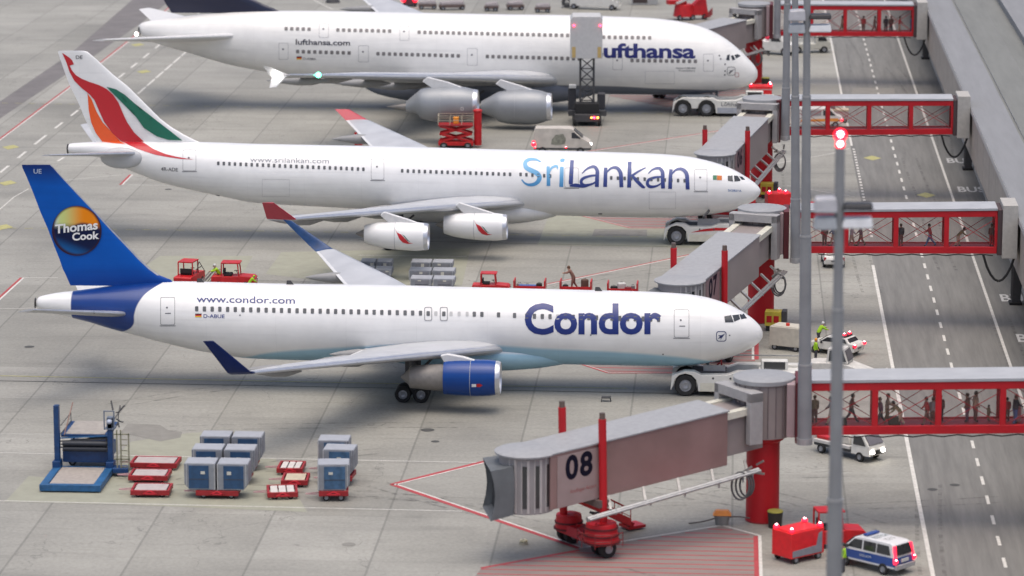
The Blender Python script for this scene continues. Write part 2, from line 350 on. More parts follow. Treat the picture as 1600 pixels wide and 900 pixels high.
# stand boxes: red with white inside
def redwhite(pts, wr=.38, ww=.16, s=1):
    P = [G(*p) for p in pts]
    for a, b2 in zip(P[:-1], P[1:]): line(rd, a, b2, wr, Z1, .0); line(wh, a, b2, ww, Z2, s*(wr+ww)/2)
redwhite([(905, 857), (612, 757)], s=-1); redwhite([(612, 757), (806, 709)], s=-1)
def zone(pts, stripes, name='hatched_zone'):
    P = [G(*p) for p in pts]; sheet(name, P, .012, pink_m)
    ys = [p.y for p in P]; y = min(ys)+.5
    while y < max(ys)-.2:
        xs = []
        for a, b2 in zip(P, P[1:]+P[:1]):
            if (a.y-y)*(b2.y-y) < 0: xs.append(a.x+(b2.x-a.x)*(y-a.y)/(b2.y-a.y))
        if len(xs) >= 2: line(rd, (min(xs), y), (max(xs), y-.25), .17, Z1)
        y += stripes
zone([(752, 888), (905, 860), (1128, 823), (1185, 838), (1190, 960), (700, 960)], 1.05)
line(rd, G(752, 888), G(905, 860), .32, Z2); line(wh, G(905, 857), G(1128, 821), .2, Z2); line(wh, G(1128, 821), G(1187, 837), .2, Z2); line(wh, G(1187, 837), G(1191, 960), .22, Z2); line(rd, G(1181, 838), G(1184, 960), .3, Z2)
zone([(897, 564), (950, 582), (1062, 582), (1180, 565), (1180, 510), (1000, 510)], 1.2); redwhite([(895, 565), (950, 583), (1062, 583)], .2, .08); redwhite([(1182, 562), (1182, 530)], .35, .2)
zone([(905, 336), (985, 356), (1165, 357), (1168, 312), (1000, 310)], 1.5); redwhite([(903, 336), (985, 356.5), (1060, 356.5)], .2, .08); redwhite([(1176, 345), (1178, 310)], .3, .2)
zone([(950, 150), (1040, 167), (1165, 168), (1165, 128), (1000, 128)], 2.0)
zone([(1020, 60), (1100, 42), (1180, 30), (1190, 45), (1150, 75)], 2.5)
# taxi centre lines and the guide slots next to them
for a, b2 in (((-40, 586.5), (980, 607)),): line(ye, G(*a), G(*b2), .16, Z1); sl = MB(); line(sl, G(-60, 594), G(1240, 618.5), .17, Z1)
for a, b2 in (((-40, 356), (400, 361)), ((400, 361), (1060, 371)), ((-60, 160), (1050, 178))): dashes(ye, G(*a), G(*b2), .15, Z1, .8, .8)
line(sl, G(560, 375), G(1060, 386), .12, Z1)
structure(sl.build('guide_slots', slot_m, smooth=0))
for (x, y) in ((17, 230), (12, 286), (5, 355), (225, 112), (215, 70), (1363, 247), (1447, 305)):
    c = G(x, y); q = MB(); q.add([(c.x-.95, c.y, Z1), (c.x, c.y-1.6, Z1), (c.x+.95, c.y, Z1), (c.x, c.y+1.6, Z1)], [(0, 1, 2, 3)]); structure(q.build('road_marking_diamond', yline, smooth=0))
def flat_text(s, cx, cy, w_, h, z, mat, name, rot=0.0, **kw):
    vs, fs = text_geo(s, **kw); x0, x1 = min(v[0] for v in vs), max(v[0] for v in vs); k = w_/(x1-x0); q = MB(); ca, sa = math.cos(rot), math.sin(rot)
    V = []
    for x, y in vs:
        u, v = (x-x0)*k-w_/2, y/.7*h-h/2; V.append((cx+u*ca-v*sa, cy+u*sa+v*ca, z))
    q.add(V, fs); return q.build(name, mat, smooth=0)
tyre_m = bpy.data.materials.new('tyre_mark'); tyre_m.use_nodes = True; tn = tyre_m.node_tree; tb = tn.nodes['Principled BSDF']; tb.inputs['Base Color'].default_value = (.07, .066, .06, 1); tb.inputs['Roughness'].default_value = .7
tcx = N(tn, 'ShaderNodeTexCoord'); tz = N(tn, 'ShaderNodeTexNoise'); tz.inputs['Scale'].default_value = 1.3; tz.inputs['Detail'].default_value = 7; tn.links.new(tcx.outputs['Object'], tz.inputs['Vector']); tr_ = N(tn, 'ShaderNodeMapRange'); tr_.inputs[1].default_value = .42; tr_.inputs[2].default_value = .75; tr_.inputs[3].default_value = 0; tr_.inputs[4].default_value = .38; tn.links.new(tz.outputs[0], tr_.inputs[0]); tn.links.new(tr_.outputs[0], tb.inputs['Alpha'])
tm_ = MB(); rr_ = random.Random(3)
for k in range(46):
    kind = k % 3
    if kind == 0: x, y, a, n, cv = rr_.uniform(-1, 24), rr_.uniform(200, 460), math.pi/2+rr_.uniform(-.05, .05), 26, rr_.uniform(-.004, .004)
    elif kind == 1: x, y, a, n, cv = rr_.uniform(-60, -5), rr_.uniform(215, 460), rr_.uniform(-.25, .25), 22, rr_.uniform(-.03, .03)
    else: x, y, a, n, cv = rr_.uniform(-50, 10), rr_.choice((245, 300, 380, 225))+rr_.uniform(-12, 12), rr_.uniform(-.9, .9), 16, rr_.uniform(-.07, .07)
    for off in (0, 1.5):
        px_, py_, aa = x-math.sin(a)*off, y+math.cos(a)*off, a; L_, R_ = [], []
        for i in range(n):
            L_.append((px_-math.sin(aa)*.13, py_+math.cos(aa)*.13, .0125)); R_.append((px_+math.sin(aa)*.13, py_-math.cos(aa)*.13, .0125)); px_ += math.cos(aa)*1.1; py_ += math.sin(aa)*1.1; aa += cv
        tm_.add(L_+R_, [(i, i+1, n+i+1, n+i) for i in range(n-1)])
structure(tm_.build('tyre_marks', tyre_m, smooth=0))
bus_m = worn('bus_paint', (.75, .74, .70), .35, scale=3)
for (x, y) in ((1497, 252), (1515, 297), (1585, 467), (1612, 530)): c = G(x, y); structure(flat_text('BUS', c.x+.2, c.y+.4, 2.7, 3.0, Z1, bus_m, 'road_marking_text', off=.02))
for (x, y, r) in ((668, 672, .5), (545, 851, .45), (1457, 765, .35), (1492, 758, .35), (680, 690, .3), (46, 542, .4), (263, 296, .35)):
    c = G(x, y); q = MB(); q.lathe([(0, .010), (r, .010)], (c.x, c.y, .008), n=20); structure(q.build('manhole_cover', slot_m if x not in (545,) else dark_patch, smooth=0))
structure(wh.build('white_markings', wline, smooth=0)); structure(rd.build('red_markings', rline, smooth=0)); structure(ye.build('yellow_markings', yline, smooth=0))
# ------------------------------------------------------------------ terminal wing along the road
tm = thing('terminal_building', 'long pale terminal wing with a flat grey roof along the bus lane', 'terminal', (23.15, 100, 0))
x0 = 0.0
q = MB(); q.box(.35, 2.1, 0, 500, 4.1, 9.0); q.box(2.1, 40, 0, 500, 0.02, 9.0); q.build('wall', beige, tm)
fp = worn('facade_panel', (.40, .365, .32), .2, (1, .3, 1), 1.0)
q = MB()
for i in range(60): q.box(.22, .35, 2+i*8.3, 2+i*8.3+8.1, 4.15, 8.7)
q.build('facade_panel', fp, tm, bevel=.02)
q = MB(); q.box(.02, .36, 0, 500, 8.72, 9.25); q.build('eaves', M('eaves_grey', (.5, .49, .47), .6), tm, bevel=.03)
q = MB(); q.box(.05, 3.45, 0, 500, 9.0, 9.3); q.box(3.75, 7.0, 0, 500, 9.0, 9.22); q.box(9.1, 40, 0, 500, 9.0, 9.9)
roofm = worn('terminal_roof', (.25, .255, .26), .16, (1, .08, 1), .8, .8); roofd = worn('terminal_roof_green', (.205, .21, .195), .2, (1, .08, 1), .8, .8)
q.build('roof', roofm, tm, bevel=.03)
q = MB(); q.box(3.45, 3.75, 0, 500, 8.95, 9.12); q.box(7.0, 9.1, 0, 500, 8.95, 9.14); q.build('roof_gutter', roofd, tm)
q = MB(); q.box(3.80, 6.95, 0, 500, 9.222, 9.235); q.build('roof_strip', roofd, tm)
for k in range(10):
    q = MB(); q.box(1.95, 2.08, 20+k*45, 22.5+k*45, .1, 2.6); q.build('door', M('wall_door', (.22, .20, .17), .6), tm, bevel=.02)
q = MB()
q.box(1.75, 2.09, 0, 500, .02, .35); q.build('kerb', M('kerb_concrete', (.42, .41, .37), .8), tm)
for i, (x, y, nm) in enumerate(((1451, 92, 'farthest'), (1518, 265, 'middle'), (1594, 475, 'nearest'))):
    c = G(x, y); t = thing('support_pillar', 'black slab pillar under the terminal edge, %s of the three beside the bus lane' % nm, 'pillar', (c.x-.4, c.y, 0), group='black pillars under the terminal edge')
    q = MB(); q.hexa([(-.35, -.45, 0), (.35, -.45, 0), (.35, .45, 0), (-.35, .45, 0)], [(-.25, -.5, 4.08), (.65, -.5, 4.08), (.65, .5, 4.08), (-.25, .5, 4.08)]); q.build('shaft', dark_grey, t, bevel=.05)
    q = MB(); q.box(-.55, .5, -.65, .65, 0, .25); q.build('foot', black, t, bevel=.05)
    q = MB()
    for k in range(3): q.box(-.42, -.3, -.4+k*.3, -.28+k*.3, .5, 3.6)
    q.build('rub_strip', M('grey_rubber', (.09, .09, .09), .6), t)
# ------------------------------------------------------------------ aircraft
def interp(tab, x):
    if x <= tab[0][0]: return tab[0][1:]
    if x >= tab[-1][0]: return tab[-1][1:]
    lo = 0
    while tab[lo+1][0] < x: lo += 1
    p0, p1, p2, p3 = tab[max(lo-1, 0)], tab[lo], tab[lo+1], tab[min(lo+2, len(tab)-1)]
    t = (x-p1[0])/(p2[0]-p1[0]); h = p2[0]-p1[0]; out = []
    for k in range(1, len(p1)):
        s = (p2[k]-p1[k])/h
        s0 = (p1[k]-p0[k])/(p1[0]-p0[0]) if p1 is not p0 else s; s1 = (p3[k]-p2[k])/(p3[0]-p2[0]) if p3 is not p2 else s
        m1 = 0 if s0*s <= 0 else 2*s0*s/(s0+s); m2 = 0 if s1*s <= 0 else 2*s1*s/(s1+s)
        if p1 is p0: m1 = s
        if p3 is p2: m2 = s
        out.append((2*t**3-3*t*t+1)*p1[k]+(t**3-2*t*t+t)*h*m1+(-2*t**3+3*t*t)*p2[k]+(t**3-t*t)*h*m2)
    return tuple(out)
class Tube:
    """a body of round section along the local x axis measured from its outline: (px, top, bottom)"""
    def __init__(s, fr, rows, y0=0.0, ratio=1.0, droop=0.0):
        s.fr = fr; s.y0 = y0; T = []
        for px, a, b in rows:
            A, B = fr.L(px, a, y0), fr.L(px, b, y0); P = (A+B)/2
            dep = (fr.L(px, (a+b)/2, y0)); depth = None
            wv = Vector((fr.c*dep.x-fr.s*dep.y, fr.s*dep.x+fr.c*dep.y, dep.z))+fr.o-C0; depth = wv.dot(FW)
            R = (b-a)/2*depth/F; el = math.radians(12)
            rz = R/math.sqrt(math.cos(el)**2+(ratio*math.sin(el))**2); T.append((P.x, P.z, ratio*rz, rz))
        T.sort(); s.T = T
    def at(s, x): return interp(s.T, x)
    def mesh(s, x0=None, x1=None, n=56, m=150, nose=True):
        x0 = s.T[0][0] if x0 is None else x0; x1 = s.T[-1][0] if x1 is None else x1; rings = []
        for k in range(m+1):
            u = k/m; u = .5-.5*math.cos(math.pi*u) if nose else u
            x = x0+(x1-x0)*u; zc, ry, rz = s.at(x)
            rings.append([(x, s.y0-ry*math.cos(2*math.pi*i/n), zc+rz*math.sin(2*math.pi*i/n)) for i in range(n)])
        return MB().loft(rings)
    def surf(s, px, py):
        y = s.y0; ny = None
        for _ in range(40):
            p = s.fr.L(px, py, y); zc, ry, rz = s.at(p.x); sa = max(-.985, min(.985, (p.z-zc)/rz)); ca = math.sqrt(1-sa*sa)
            y = .5*y+.5*(s.y0-ry*ca)
        n = Vector((0, -ca/ry, sa/rz)).normalized(); return Vector((p.x, s.y0-ry*ca, zc+rz*sa)), n
AF = [(0, 0), (.008, .16), (.03, .30), (.08, .43), (.18, .5), (.32, .5), (.5, .42), (.7, .28), (.88, .12), (1, .01)]
def thick(u):
    for (a, p), (b, q) in zip(AF, AF[1:]):
        if u <= b: return p+(q-p)*(u-a)/(b-a)
    return .01
def foil(secs, camber=.0, sub=5):
    """skin between sections (leading edge, trailing edge, thickness vector)"""
    S2 = []
    for a, b in zip(secs, secs[1:]):
        for k in range(sub): t = k/sub; S2.append(tuple(Vector(p)*(1-t)+Vector(q)*t for p, q in zip(a, b)))
    S2.append(tuple(Vector(p) for p in secs[-1])); rings = []
    for le, te, tv in S2:
        r = [le+(te-le)*u+tv*(h+camber*math.sin(math.pi*u)) for u, h in AF]+[le+(te-le)*u-tv*(h*.8-camber*math.sin(math.pi*u)) for u, h in AF[::-1][:-1]]
        rings.append(r)
    return MB().loft(rings)
def strip(secs, u0, u1, lift=.012, sub=5, both=True):
    """a band of the skin between chord fractions u0 and u1, laid just proud of it"""
    S2 = []
    for a, b in zip(secs, secs[1:]):
        for k in range(sub): t = k/sub; S2.append(tuple(Vector(p)*(1-t)+Vector(q)*t for p, q in zip(a, b)))
    S2.append(tuple(Vector(p) for p in secs[-1])); q = MB(); us = [u0+(u1-u0)*i/6 for i in range(7)]
    for sg in ((1, -1) if both else (1,)):
        rings = [[le+(te-le)*u+tv*(thick(u)*(1 if sg > 0 else .8)*sg)+tv.normalized()*lift*sg for u in us] for le, te, tv in S2]
        q.loft(rings, cap=False, closed=False)
    return q
class Fin:
    """vertical fin in the plane y=0 from rows (py, px leading, px trailing)"""
    def __init__(s, fr, rows, tmax=.55, y0=0.0):
        s.fr = fr; s.rows = [(fr.L(le, py, y0), fr.L(te, py, y0)) for py, le, te in rows]; s.y0 = y0; s.tmax = tmax
        s.secs = [(a, b, Vector((0, min(tmax, (a-b).length*.085), 0))) for a, b in s.rows]
    def mesh(s): return foil(s.secs, sub=3)
    def surf(s, px, py):
        y = s.y0
        for _ in range(4):
            p = s.fr.L(px, py, y); le, te, t = s.secs[0]
            for A, B in zip(s.secs, s.secs[1:]):
                z0, z1 = A[0].z, B[0].z
                if min(z0, z1) <= p.z <= max(z0, z1):
                    k = (p.z-z0)/(z1-z0); le = A[0].lerp(B[0], k); te = A[1].lerp(B[1], k); t = A[2].lerp(B[2], k); break
            else:
                A = s.secs[0] if p.z > s.secs[0][0].z else s.secs[-1]; le, te, t = A
            u = max(0, min(1, (p.x-le.x)/(te.x-le.x))); y = s.y0-abs(t.y)*max(thick(u), .1)
        return Vector((p.x, y, p.z)), Vector((0, -1, 0))
def livery_mat(name, base, bands, rough=.32, coat=.35, spec=.5):
    """skin paint with painted colour fields; a band is (axis compared, other axis, [(other, limit)...], 'lt'/'gt', colour, softness, extra)"""
    m, nt, b = principled(name); tc = N(nt, 'ShaderNodeTexCoord'); sp = N(nt, 'ShaderNodeSeparateXYZ'); nt.links.new(tc.outputs['Object'], sp.inputs[0])
    n = N(nt, 'ShaderNodeTexNoise'); n.inputs['Scale'].default_value = .9; n.inputs['Detail'].default_value = 6; nt.links.new(tc.outputs['Object'], n.inputs['Vector'])
    col = base
    for ax, ot, pts, op, c, soft in bands:
        A, O = sp.outputs[ax], sp.outputs[ot]; o0, o1 = pts[0][0], pts[-1][0]; lim = [p[1] for p in pts]; l0, l1 = min(lim), max(lim)+1e-4
        t = N(nt, 'ShaderNodeMapRange'); t.inputs[1].default_value = o0; t.inputs[2].default_value = o1; nt.links.new(O, t.inputs[0])
        fc = N(nt, 'ShaderNodeFloatCurve'); cv = fc.mapping.curves[0]
        P = [((o-o0)/(o1-o0), (l-l0)/(l1-l0)) for o, l in pts]
        cv.points[0].location = P[0]; cv.points[1].location = P[-1]
        for p in P[1:-1]: cv.points.new(*p)
        fc.mapping.update(); nt.links.new(t.outputs[0], fc.inputs['Value'])
        lm = math_n(nt, 'MULTIPLY_ADD', fc.outputs[0], l1-l0, l0); d = math_n(nt, 'SUBTRACT', lm, A) if op == 'lt' else math_n(nt, 'SUBTRACT', A, lm)
        mk = N(nt, 'ShaderNodeMapRange'); mk.inputs[1].default_value = -soft; mk.inputs[2].default_value = soft; nt.links.new(d, mk.inputs[0]); col = mixc(nt, mk.outputs[0], col, c)
    if not hasattr(col, 'links'): r = N(nt, 'ShaderNodeRGB'); r.outputs[0].default_value = (*col, 1); col = r.outputs[0]
    # faint grime and panel joints round the body
    k = N(nt, 'ShaderNodeMapRange'); k.inputs[1].default_value = .3; k.inputs[2].default_value = .7; k.inputs[3].default_value = .95; k.inputs[4].default_value = 1.02; nt.links.new(n.outputs[0], k.inputs[0])
    fr_ = math_n(nt, 'FRACT', math_n(nt, 'DIVIDE', sp.outputs[0], 5.3)); pj = math_n(nt, 'MULTIPLY_ADD', math_n(nt, 'LESS_THAN', fr_, .006), -.07, 1.0)
    st = N(nt, 'ShaderNodeTexNoise'); st.inputs['Scale'].default_value = 1.0; st.inputs['Detail'].default_value = 5; mp_ = N(nt, 'ShaderNodeMapping'); mp_.inputs['Scale'].default_value = (.12, 1, 2.5); nt.links.new(tc.outputs['Object'], mp_.inputs[0]); nt.links.new(mp_.outputs[0], st.inputs['Vector'])
    sr = N(nt, 'ShaderNodeMapRange'); sr.inputs[1].default_value = .52; sr.inputs[2].default_value = .75; sr.inputs[3].default_value = 1.0; sr.inputs[4].default_value = .90; nt.links.new(st.outputs[0], sr.inputs[0])
    kk = math_n(nt, 'MULTIPLY', math_n(nt, 'MULTIPLY', k.outputs[0], pj), sr.outputs[0])
    vm = N(nt, 'ShaderNodeVectorMath', operation='SCALE'); nt.links.new(col, vm.inputs[0]); nt.links.new(kk, vm.inputs['Scale']); nt.links.new(vm.outputs[0], b.inputs['Base Color'])
    b.inputs['Roughness'].default_value = rough; b.inputs['Coat Weight'].default_value = coat; b.inputs['Coat Roughness'].default_value = .12; b.inputs['Specular IOR Level'].default_value = spec
    MATS[name] = m; return m
window_m = M('cabin_window', (.09, .095, .10), .3, var=.3, spec=.6); window_shut = M('cabin_blind', (.5, .5, .49), .5)
line_m = M('door_outline', (.33, .33, .335), .6, var=.05); mark_m = M('stencil_grey', (.12, .12, .13), .6)
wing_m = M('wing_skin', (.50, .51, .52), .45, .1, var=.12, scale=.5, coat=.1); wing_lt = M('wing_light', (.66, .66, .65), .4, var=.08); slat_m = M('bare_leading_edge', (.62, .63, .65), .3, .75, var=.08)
slat_gap = M('slat_gap', (.16, .17, .18), .5)
wing_under = M('wing_underside', (.28, .28, .275), .5, var=.12); grey_cowl = M('grey_cowl', (.30, .315, .33), .4, .25, var=.12, scale=.5); core_m = M('exhaust_core', (.25, .235, .22), .5, .3, var=.15)
def windows(T, parent, x0, y0, x1, y1, n, w_, h, mat=window_m, limit=None, skip=(), shut=()):
    made = 0
    for i in range(n):
        if i in skip: continue
        t = i/(n-1) if n > 1 else 0; cx, cy = x0+(x1-x0)*t, y0+(y1-y0)*t; jit = random.uniform(-.15, .15)
        v, f = rrect(cx+jit, cy, w_, h); P = []
        for a, b in v: p, nn = T.surf(a, b); P.append(p+nn*.022)
        q = MB(); q.add(P, f); q.build('window', window_shut if i in shut else mat, parent, smooth=60); made += 1
    return made
def windows_stuff(T, parent, rows, mat=window_m):
    q = MB()
    for x0, y0, x1, y1, n, w_, h in rows:
        for i in range(n):
            t = i/(n-1); v, f = rrect(x0+(x1-x0)*t, y0+(y1-y0)*t, w_, h); q.add([(lambda r: r[0]+r[1]*.022)(T.surf(a, b)) for a, b in v], f)
    o = q.build('window', mat, parent, smooth=60); o['kind'] = 'stuff'; return o
def door(T, parent, cx, cy, w_, h, t=.7, sill=True, handle=True, name='door'):
    d = decal(name, rring(cx, cy, w_, h, t, r=.22), T.surf, line_m, parent, step=5, off=.015)
    if handle: decal('handle', rrect(cx-w_*.05, cy-h*.12, 2.8, 2.4), T.surf, mark_m, d, off=.02)
    if sill: decal('sill', ([(cx-w_/2-1, cy+h/2+.6), (cx+w_/2+1, cy+h/2+.6), (cx+w_/2+1, cy+h/2+1.6), (cx-w_/2-1, cy+h/2+1.6)], [(0, 1, 2, 3)]), T.surf, M('sill_dark', (.16, .16, .165), .6), d, off=.018)
    return d
def flag(T, parent, x, y, w_, h, cols, vertical=False):
    f = None
    for i, c in enumerate(cols):
        a = i/len(cols); b = (i+1)/len(cols)
        pts = [(x+w_*a, y), (x+w_*b, y), (x+w_*b, y+h), (x+w_*a, y+h)] if vertical else [(x, y+h*a), (x+w_, y+h*a), (x+w_, y+h*b), (x, y+h*b)]
        o = decal('flag' if f is None else 'stripe', (pts, [(0, 1, 2, 3)]), T.surf, M('flag_%s' % c[0], c[1], .5, var=.03), parent if f is None else f, off=.02)
        if f is None: f = o
    return f
def engine(fr, parent, yoff, rows, lip, cowl, core, core_rows=None, pylon=None, fan=True, label=None):
    """rows: (px, top, bottom) of the nacelle from rear to front"""
    T = Tube(fr, rows, yoff); e = T.mesh(m=26, nose=False); x0, x1 = T.T[0][0], T.T[-1][0]; zc, r, _ = T.T[-1][1:]
    q = MB(); P = []
    n = 36; m = 24; rings = []
    for k in range(m+1):
        x = x0+(x1-x0)*k/m; zc_, ry, rz = T.at(x); rings.append([(x, yoff-ry*math.cos(2*math.pi*i/n), zc_+rz*math.sin(2*math.pi*i/n)) for i in range(n)])
    q.loft(rings, cap=False); o = q.build('engine', cowl, parent, smooth=60)
    q = MB(); L = lip; q.lathe([(r, 0), (r*.985, L*.6), (r*.93, L), (r*.87, L*.75), (r*.83, 0), (r*.82, -L*2)], (x1, yoff, zc), 'x', n); q.build('intake_lip', slat_m, o, smooth=60)
    q = MB(); q.lathe([(r*.82, -L*2), (.02, -L*2)], (x1, yoff, zc), 'x', n); q.build('fan', dark_grey, o)
    q = MB(); q.lathe([(.02, 0), (r*.12, -.25), (r*.22, -.7)], (x1-L*2+.75, yoff, zc), 'x', 16); q.build('spinner', grey_panel, o, smooth=60)
    zr, rr, _ = T.T[0][1:]
    q = MB(); q.lathe([(rr*.98, .02), (rr*.9, .12)]+[(rr*f_, -d) for f_, d in core], (x0, yoff, zr), 'x', 28)
    q.build('exhaust', core_m if core_rows is None else core_rows, o, smooth=50)
    q = MB(); xs_ = x0+(x1-x0)*.52
    for dx in (0,):
        zc_, ry, rz = T.at(xs_); q.lathe([(rz+.004, -.02), (rz+.012, 0), (rz+.004, .02)], (xs_, yoff, zc_), 'x', 36)
    q.build('cowl_seam', M('seam_grey', (.35, .36, .38), .5), o)
    if pylon:
        pts = [fr.L(a, b, yoff) for a, b in pylon]; q = MB()
        q.prism([(p.x, p.z) for p in pts], yoff-.22, yoff+.22); q.build('pylon', wing_lt, o, bevel=.08)
    return o, T
def wheel_mb(tyre, rim, c, r, w_, axis='y'):
    s = w_/2; tyre.lathe([(r*.55, -s*.9), (r*.9, -s), (r, -s*.6), (r, s*.6), (r*.9, s), (r*.55, s*.9)], c, axis, 24)
    rim.lathe([(.01, -s*.75), (r*.3, -s*.95), (r*.34, -s*.6), (r*.5, -s*.55), (r*.56, -s*.92)], c, axis, 20); rim.lathe([(.01, s*.75), (r*.3, s*.95), (r*.34, s*.6), (r*.5, s*.55), (r*.56, s*.92)], c, axis, 20)
def bogie(parent, x, y, r, top, rows=2, gap=1.35, side=1):
    g = MB(); g.cyl((x, y, r), (x, y, top), .24, .3, 14); g.cyl((x-gap/2*(rows-1), y, r), (x+gap/2*(rows-1), y, r), .14, .14); g.cyl((x-.1, y, r+1), (x+1.6, y, top-.2), .1); g.box(x-.6, x+.6, y+.3*side, y+.36*side, r+1.0, top-.2)
    o = g.build('landing_gear', M('gear_dark', (.10, .10, .105), .5, .4), parent, bevel=.02)
    for k in range(rows):
        for s in (-1, 1):
            ty, ri = MB(), MB(); c = (x+gap*(k-(rows-1)/2), y+s*.55, r); wheel_mb(ty, ri, c, r, .45); w_ = ty.build('wheel', black, o); ri.build('rim', hub_grey, w_)
    return o
def mir(secs): return [tuple(Vector((p.x, -p.y, p.z)) for p in s) for s in secs]
def V3(p): return Vector(p)
def fairings(parent, secs, fr_list, L=3.4, r=.28, side=1, mat=None):
    for t in fr_list:
        k = min(int(t*(len(secs)-1)), len(secs)-2); u = t*(len(secs)-1)-k
        te = secs[k][1].lerp(secs[k+1][1], u); q = MB(); q.lathe([(.02, -L*.62), (r*.55, -L*.42), (r, -L*.1), (r*.95, L*.15), (.05, L*.4)], (te.x+.2, te.y, te.z-r*.75), 'x', 12)
        q.build('flap_fairing', mat or wing_under, parent, smooth=60)
def add_wing(parent, secs, label=None, slat=(0, .085), flaps=(.30, .5, .8), cam=.12, fL=4.2, fr_r=.45):
    w_ = foil(secs, camber=cam, sub=6).build('wing', wing_m, parent, smooth=50, label=label)
    strip(secs, .0, slat[1], .014).build('leading_edge', slat_m, w_, smooth=60)
    strip(secs, slat[1], slat[1]+.022, .016).build('slat_gap', slat_gap, w_, smooth=60)
    strip([tuple(s) for s in secs], .70, .995, .012, both=False).build('flap', wing_lt, w_, smooth=60)
    fairings(w_, [tuple(s) for s in secs], flaps, fL, fr_r); return w_
# ================================================================== first aircraft: white with a blue fin
Y1 = Frame(3, 264, math.radians(-.6)); f = Y1
ac = thing('airliner', 'white airliner with a blue globe fin and Condor lettering, nearest of the three', 'airliner', (3, 264, 0), math.radians(-.6))
T1 = Tube(f, [(57, 469, 478), (61, 464, 482), (75, 460, 487), (95, 456.5, 492), (110, 455, 496), (140, 451, 503.5), (175, 446, 514), (215, 441.5, 524.5), (250, 439.5, 534), (320, 440, 549.5), (400, 442, 560.5), (480, 443.5, 563), (600, 445, 564), (700, 447.5, 565.5), (800, 450, 567.5), (900, 452.5, 569.5), (1000, 455, 571.5),
              (1040, 456.8, 571.8), (1070, 459, 571), (1100, 463.5, 568), (1122, 469.5, 563.5), (1140, 476.5, 558.5), (1155, 484, 553), (1168, 492, 547), (1178, 499.5, 541.5), (1185, 506.5, 536), (1189, 512, 531.5), (1191.6, 518, 527)])
def lx(px, py, y=0): return f.L(px, py, y)
zt = lambda px, py: lx(px, py).z
bl_pts = [(zt(180, 513)-.6, lx(160, 513).x), (zt(192, 513), lx(192, 513, -1.5).x), (zt(207, 500), lx(207, 498, -2).x), (zt(212, 482), lx(210, 485, -2).x), (zt(218, 465), lx(216, 465, -2).x), (zt(230, 450), lx(232, 448, -1.2).x), (zt(262, 436), lx(270, 436).x)]
liv1 = livery_mat('white_and_blue_skin', (.80, .795, .77), [
    (2, 0, [(-60, .6)]+[(lambda r: (r[0].x, r[0].z))(T1.surf(*q_)) for q_ in ((380, 558), (410, 553), (450, 548.5), (560, 542), (640, 538), (720, 537), (790, 541), (850, 545), (950, 549.5), (1040, 556), (1100, 563))]+[(0, .6)], 'lt', (.34, .56, .68), .12),
    (0, 2, sorted(bl_pts), 'lt', (.001, .035, .20), .05), (0, 2, [(0, lx(110, 470, -1).x), (12, lx(110, 470, -1).x+.05)], 'lt', (.80, .795, .77), .04)])
fus = T1.mesh().build('fuselage', liv1, ac, smooth=60)
q = MB(); q.lathe([(.02, .05), (.3, 0), (.42, -.02)], tuple(lx(58, 473.5)-Vector((.12, 0, 0))), 'x', 16); q.build('tail_outlet', dark_grey, ac)
# belly fairing
q = MB(); q.ball((-22, 0, 2.95), 8.2, 2.62, 1.5, 28); q.build('belly_fairing', livery_mat('belly_paint', (.80, .795, .77), [(2, 0, [(-60, 3.3), (-33, 2.9), (-28, 3.4), (-15, 3.1), (0, 3)], 'lt', (.34, .56, .68), .12)]), ac, smooth=60)
F1 = Fin(f, [(257.5, 79, 34), (262, 84, 35), (275, 95.5, 41), (304, 123, 53), (332, 150, 63.5), (358, 174, 75), (385, 200, 85), (405, 219, 93), (420, 235, 98), (430, 249, 103), (437, 267, 106), (446, 275, 110)], .5)
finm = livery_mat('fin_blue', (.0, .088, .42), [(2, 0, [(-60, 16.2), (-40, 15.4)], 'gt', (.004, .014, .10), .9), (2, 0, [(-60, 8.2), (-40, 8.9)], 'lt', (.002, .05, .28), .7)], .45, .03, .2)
fin = F1.mesh().build('tail_fin', finm, ac, smooth=50); strip(F1.secs[:-2], 0, .02, .02, sub=2).build('leading_edge', M('fin_edge', (.35, .37, .42), .35, .6), fin)
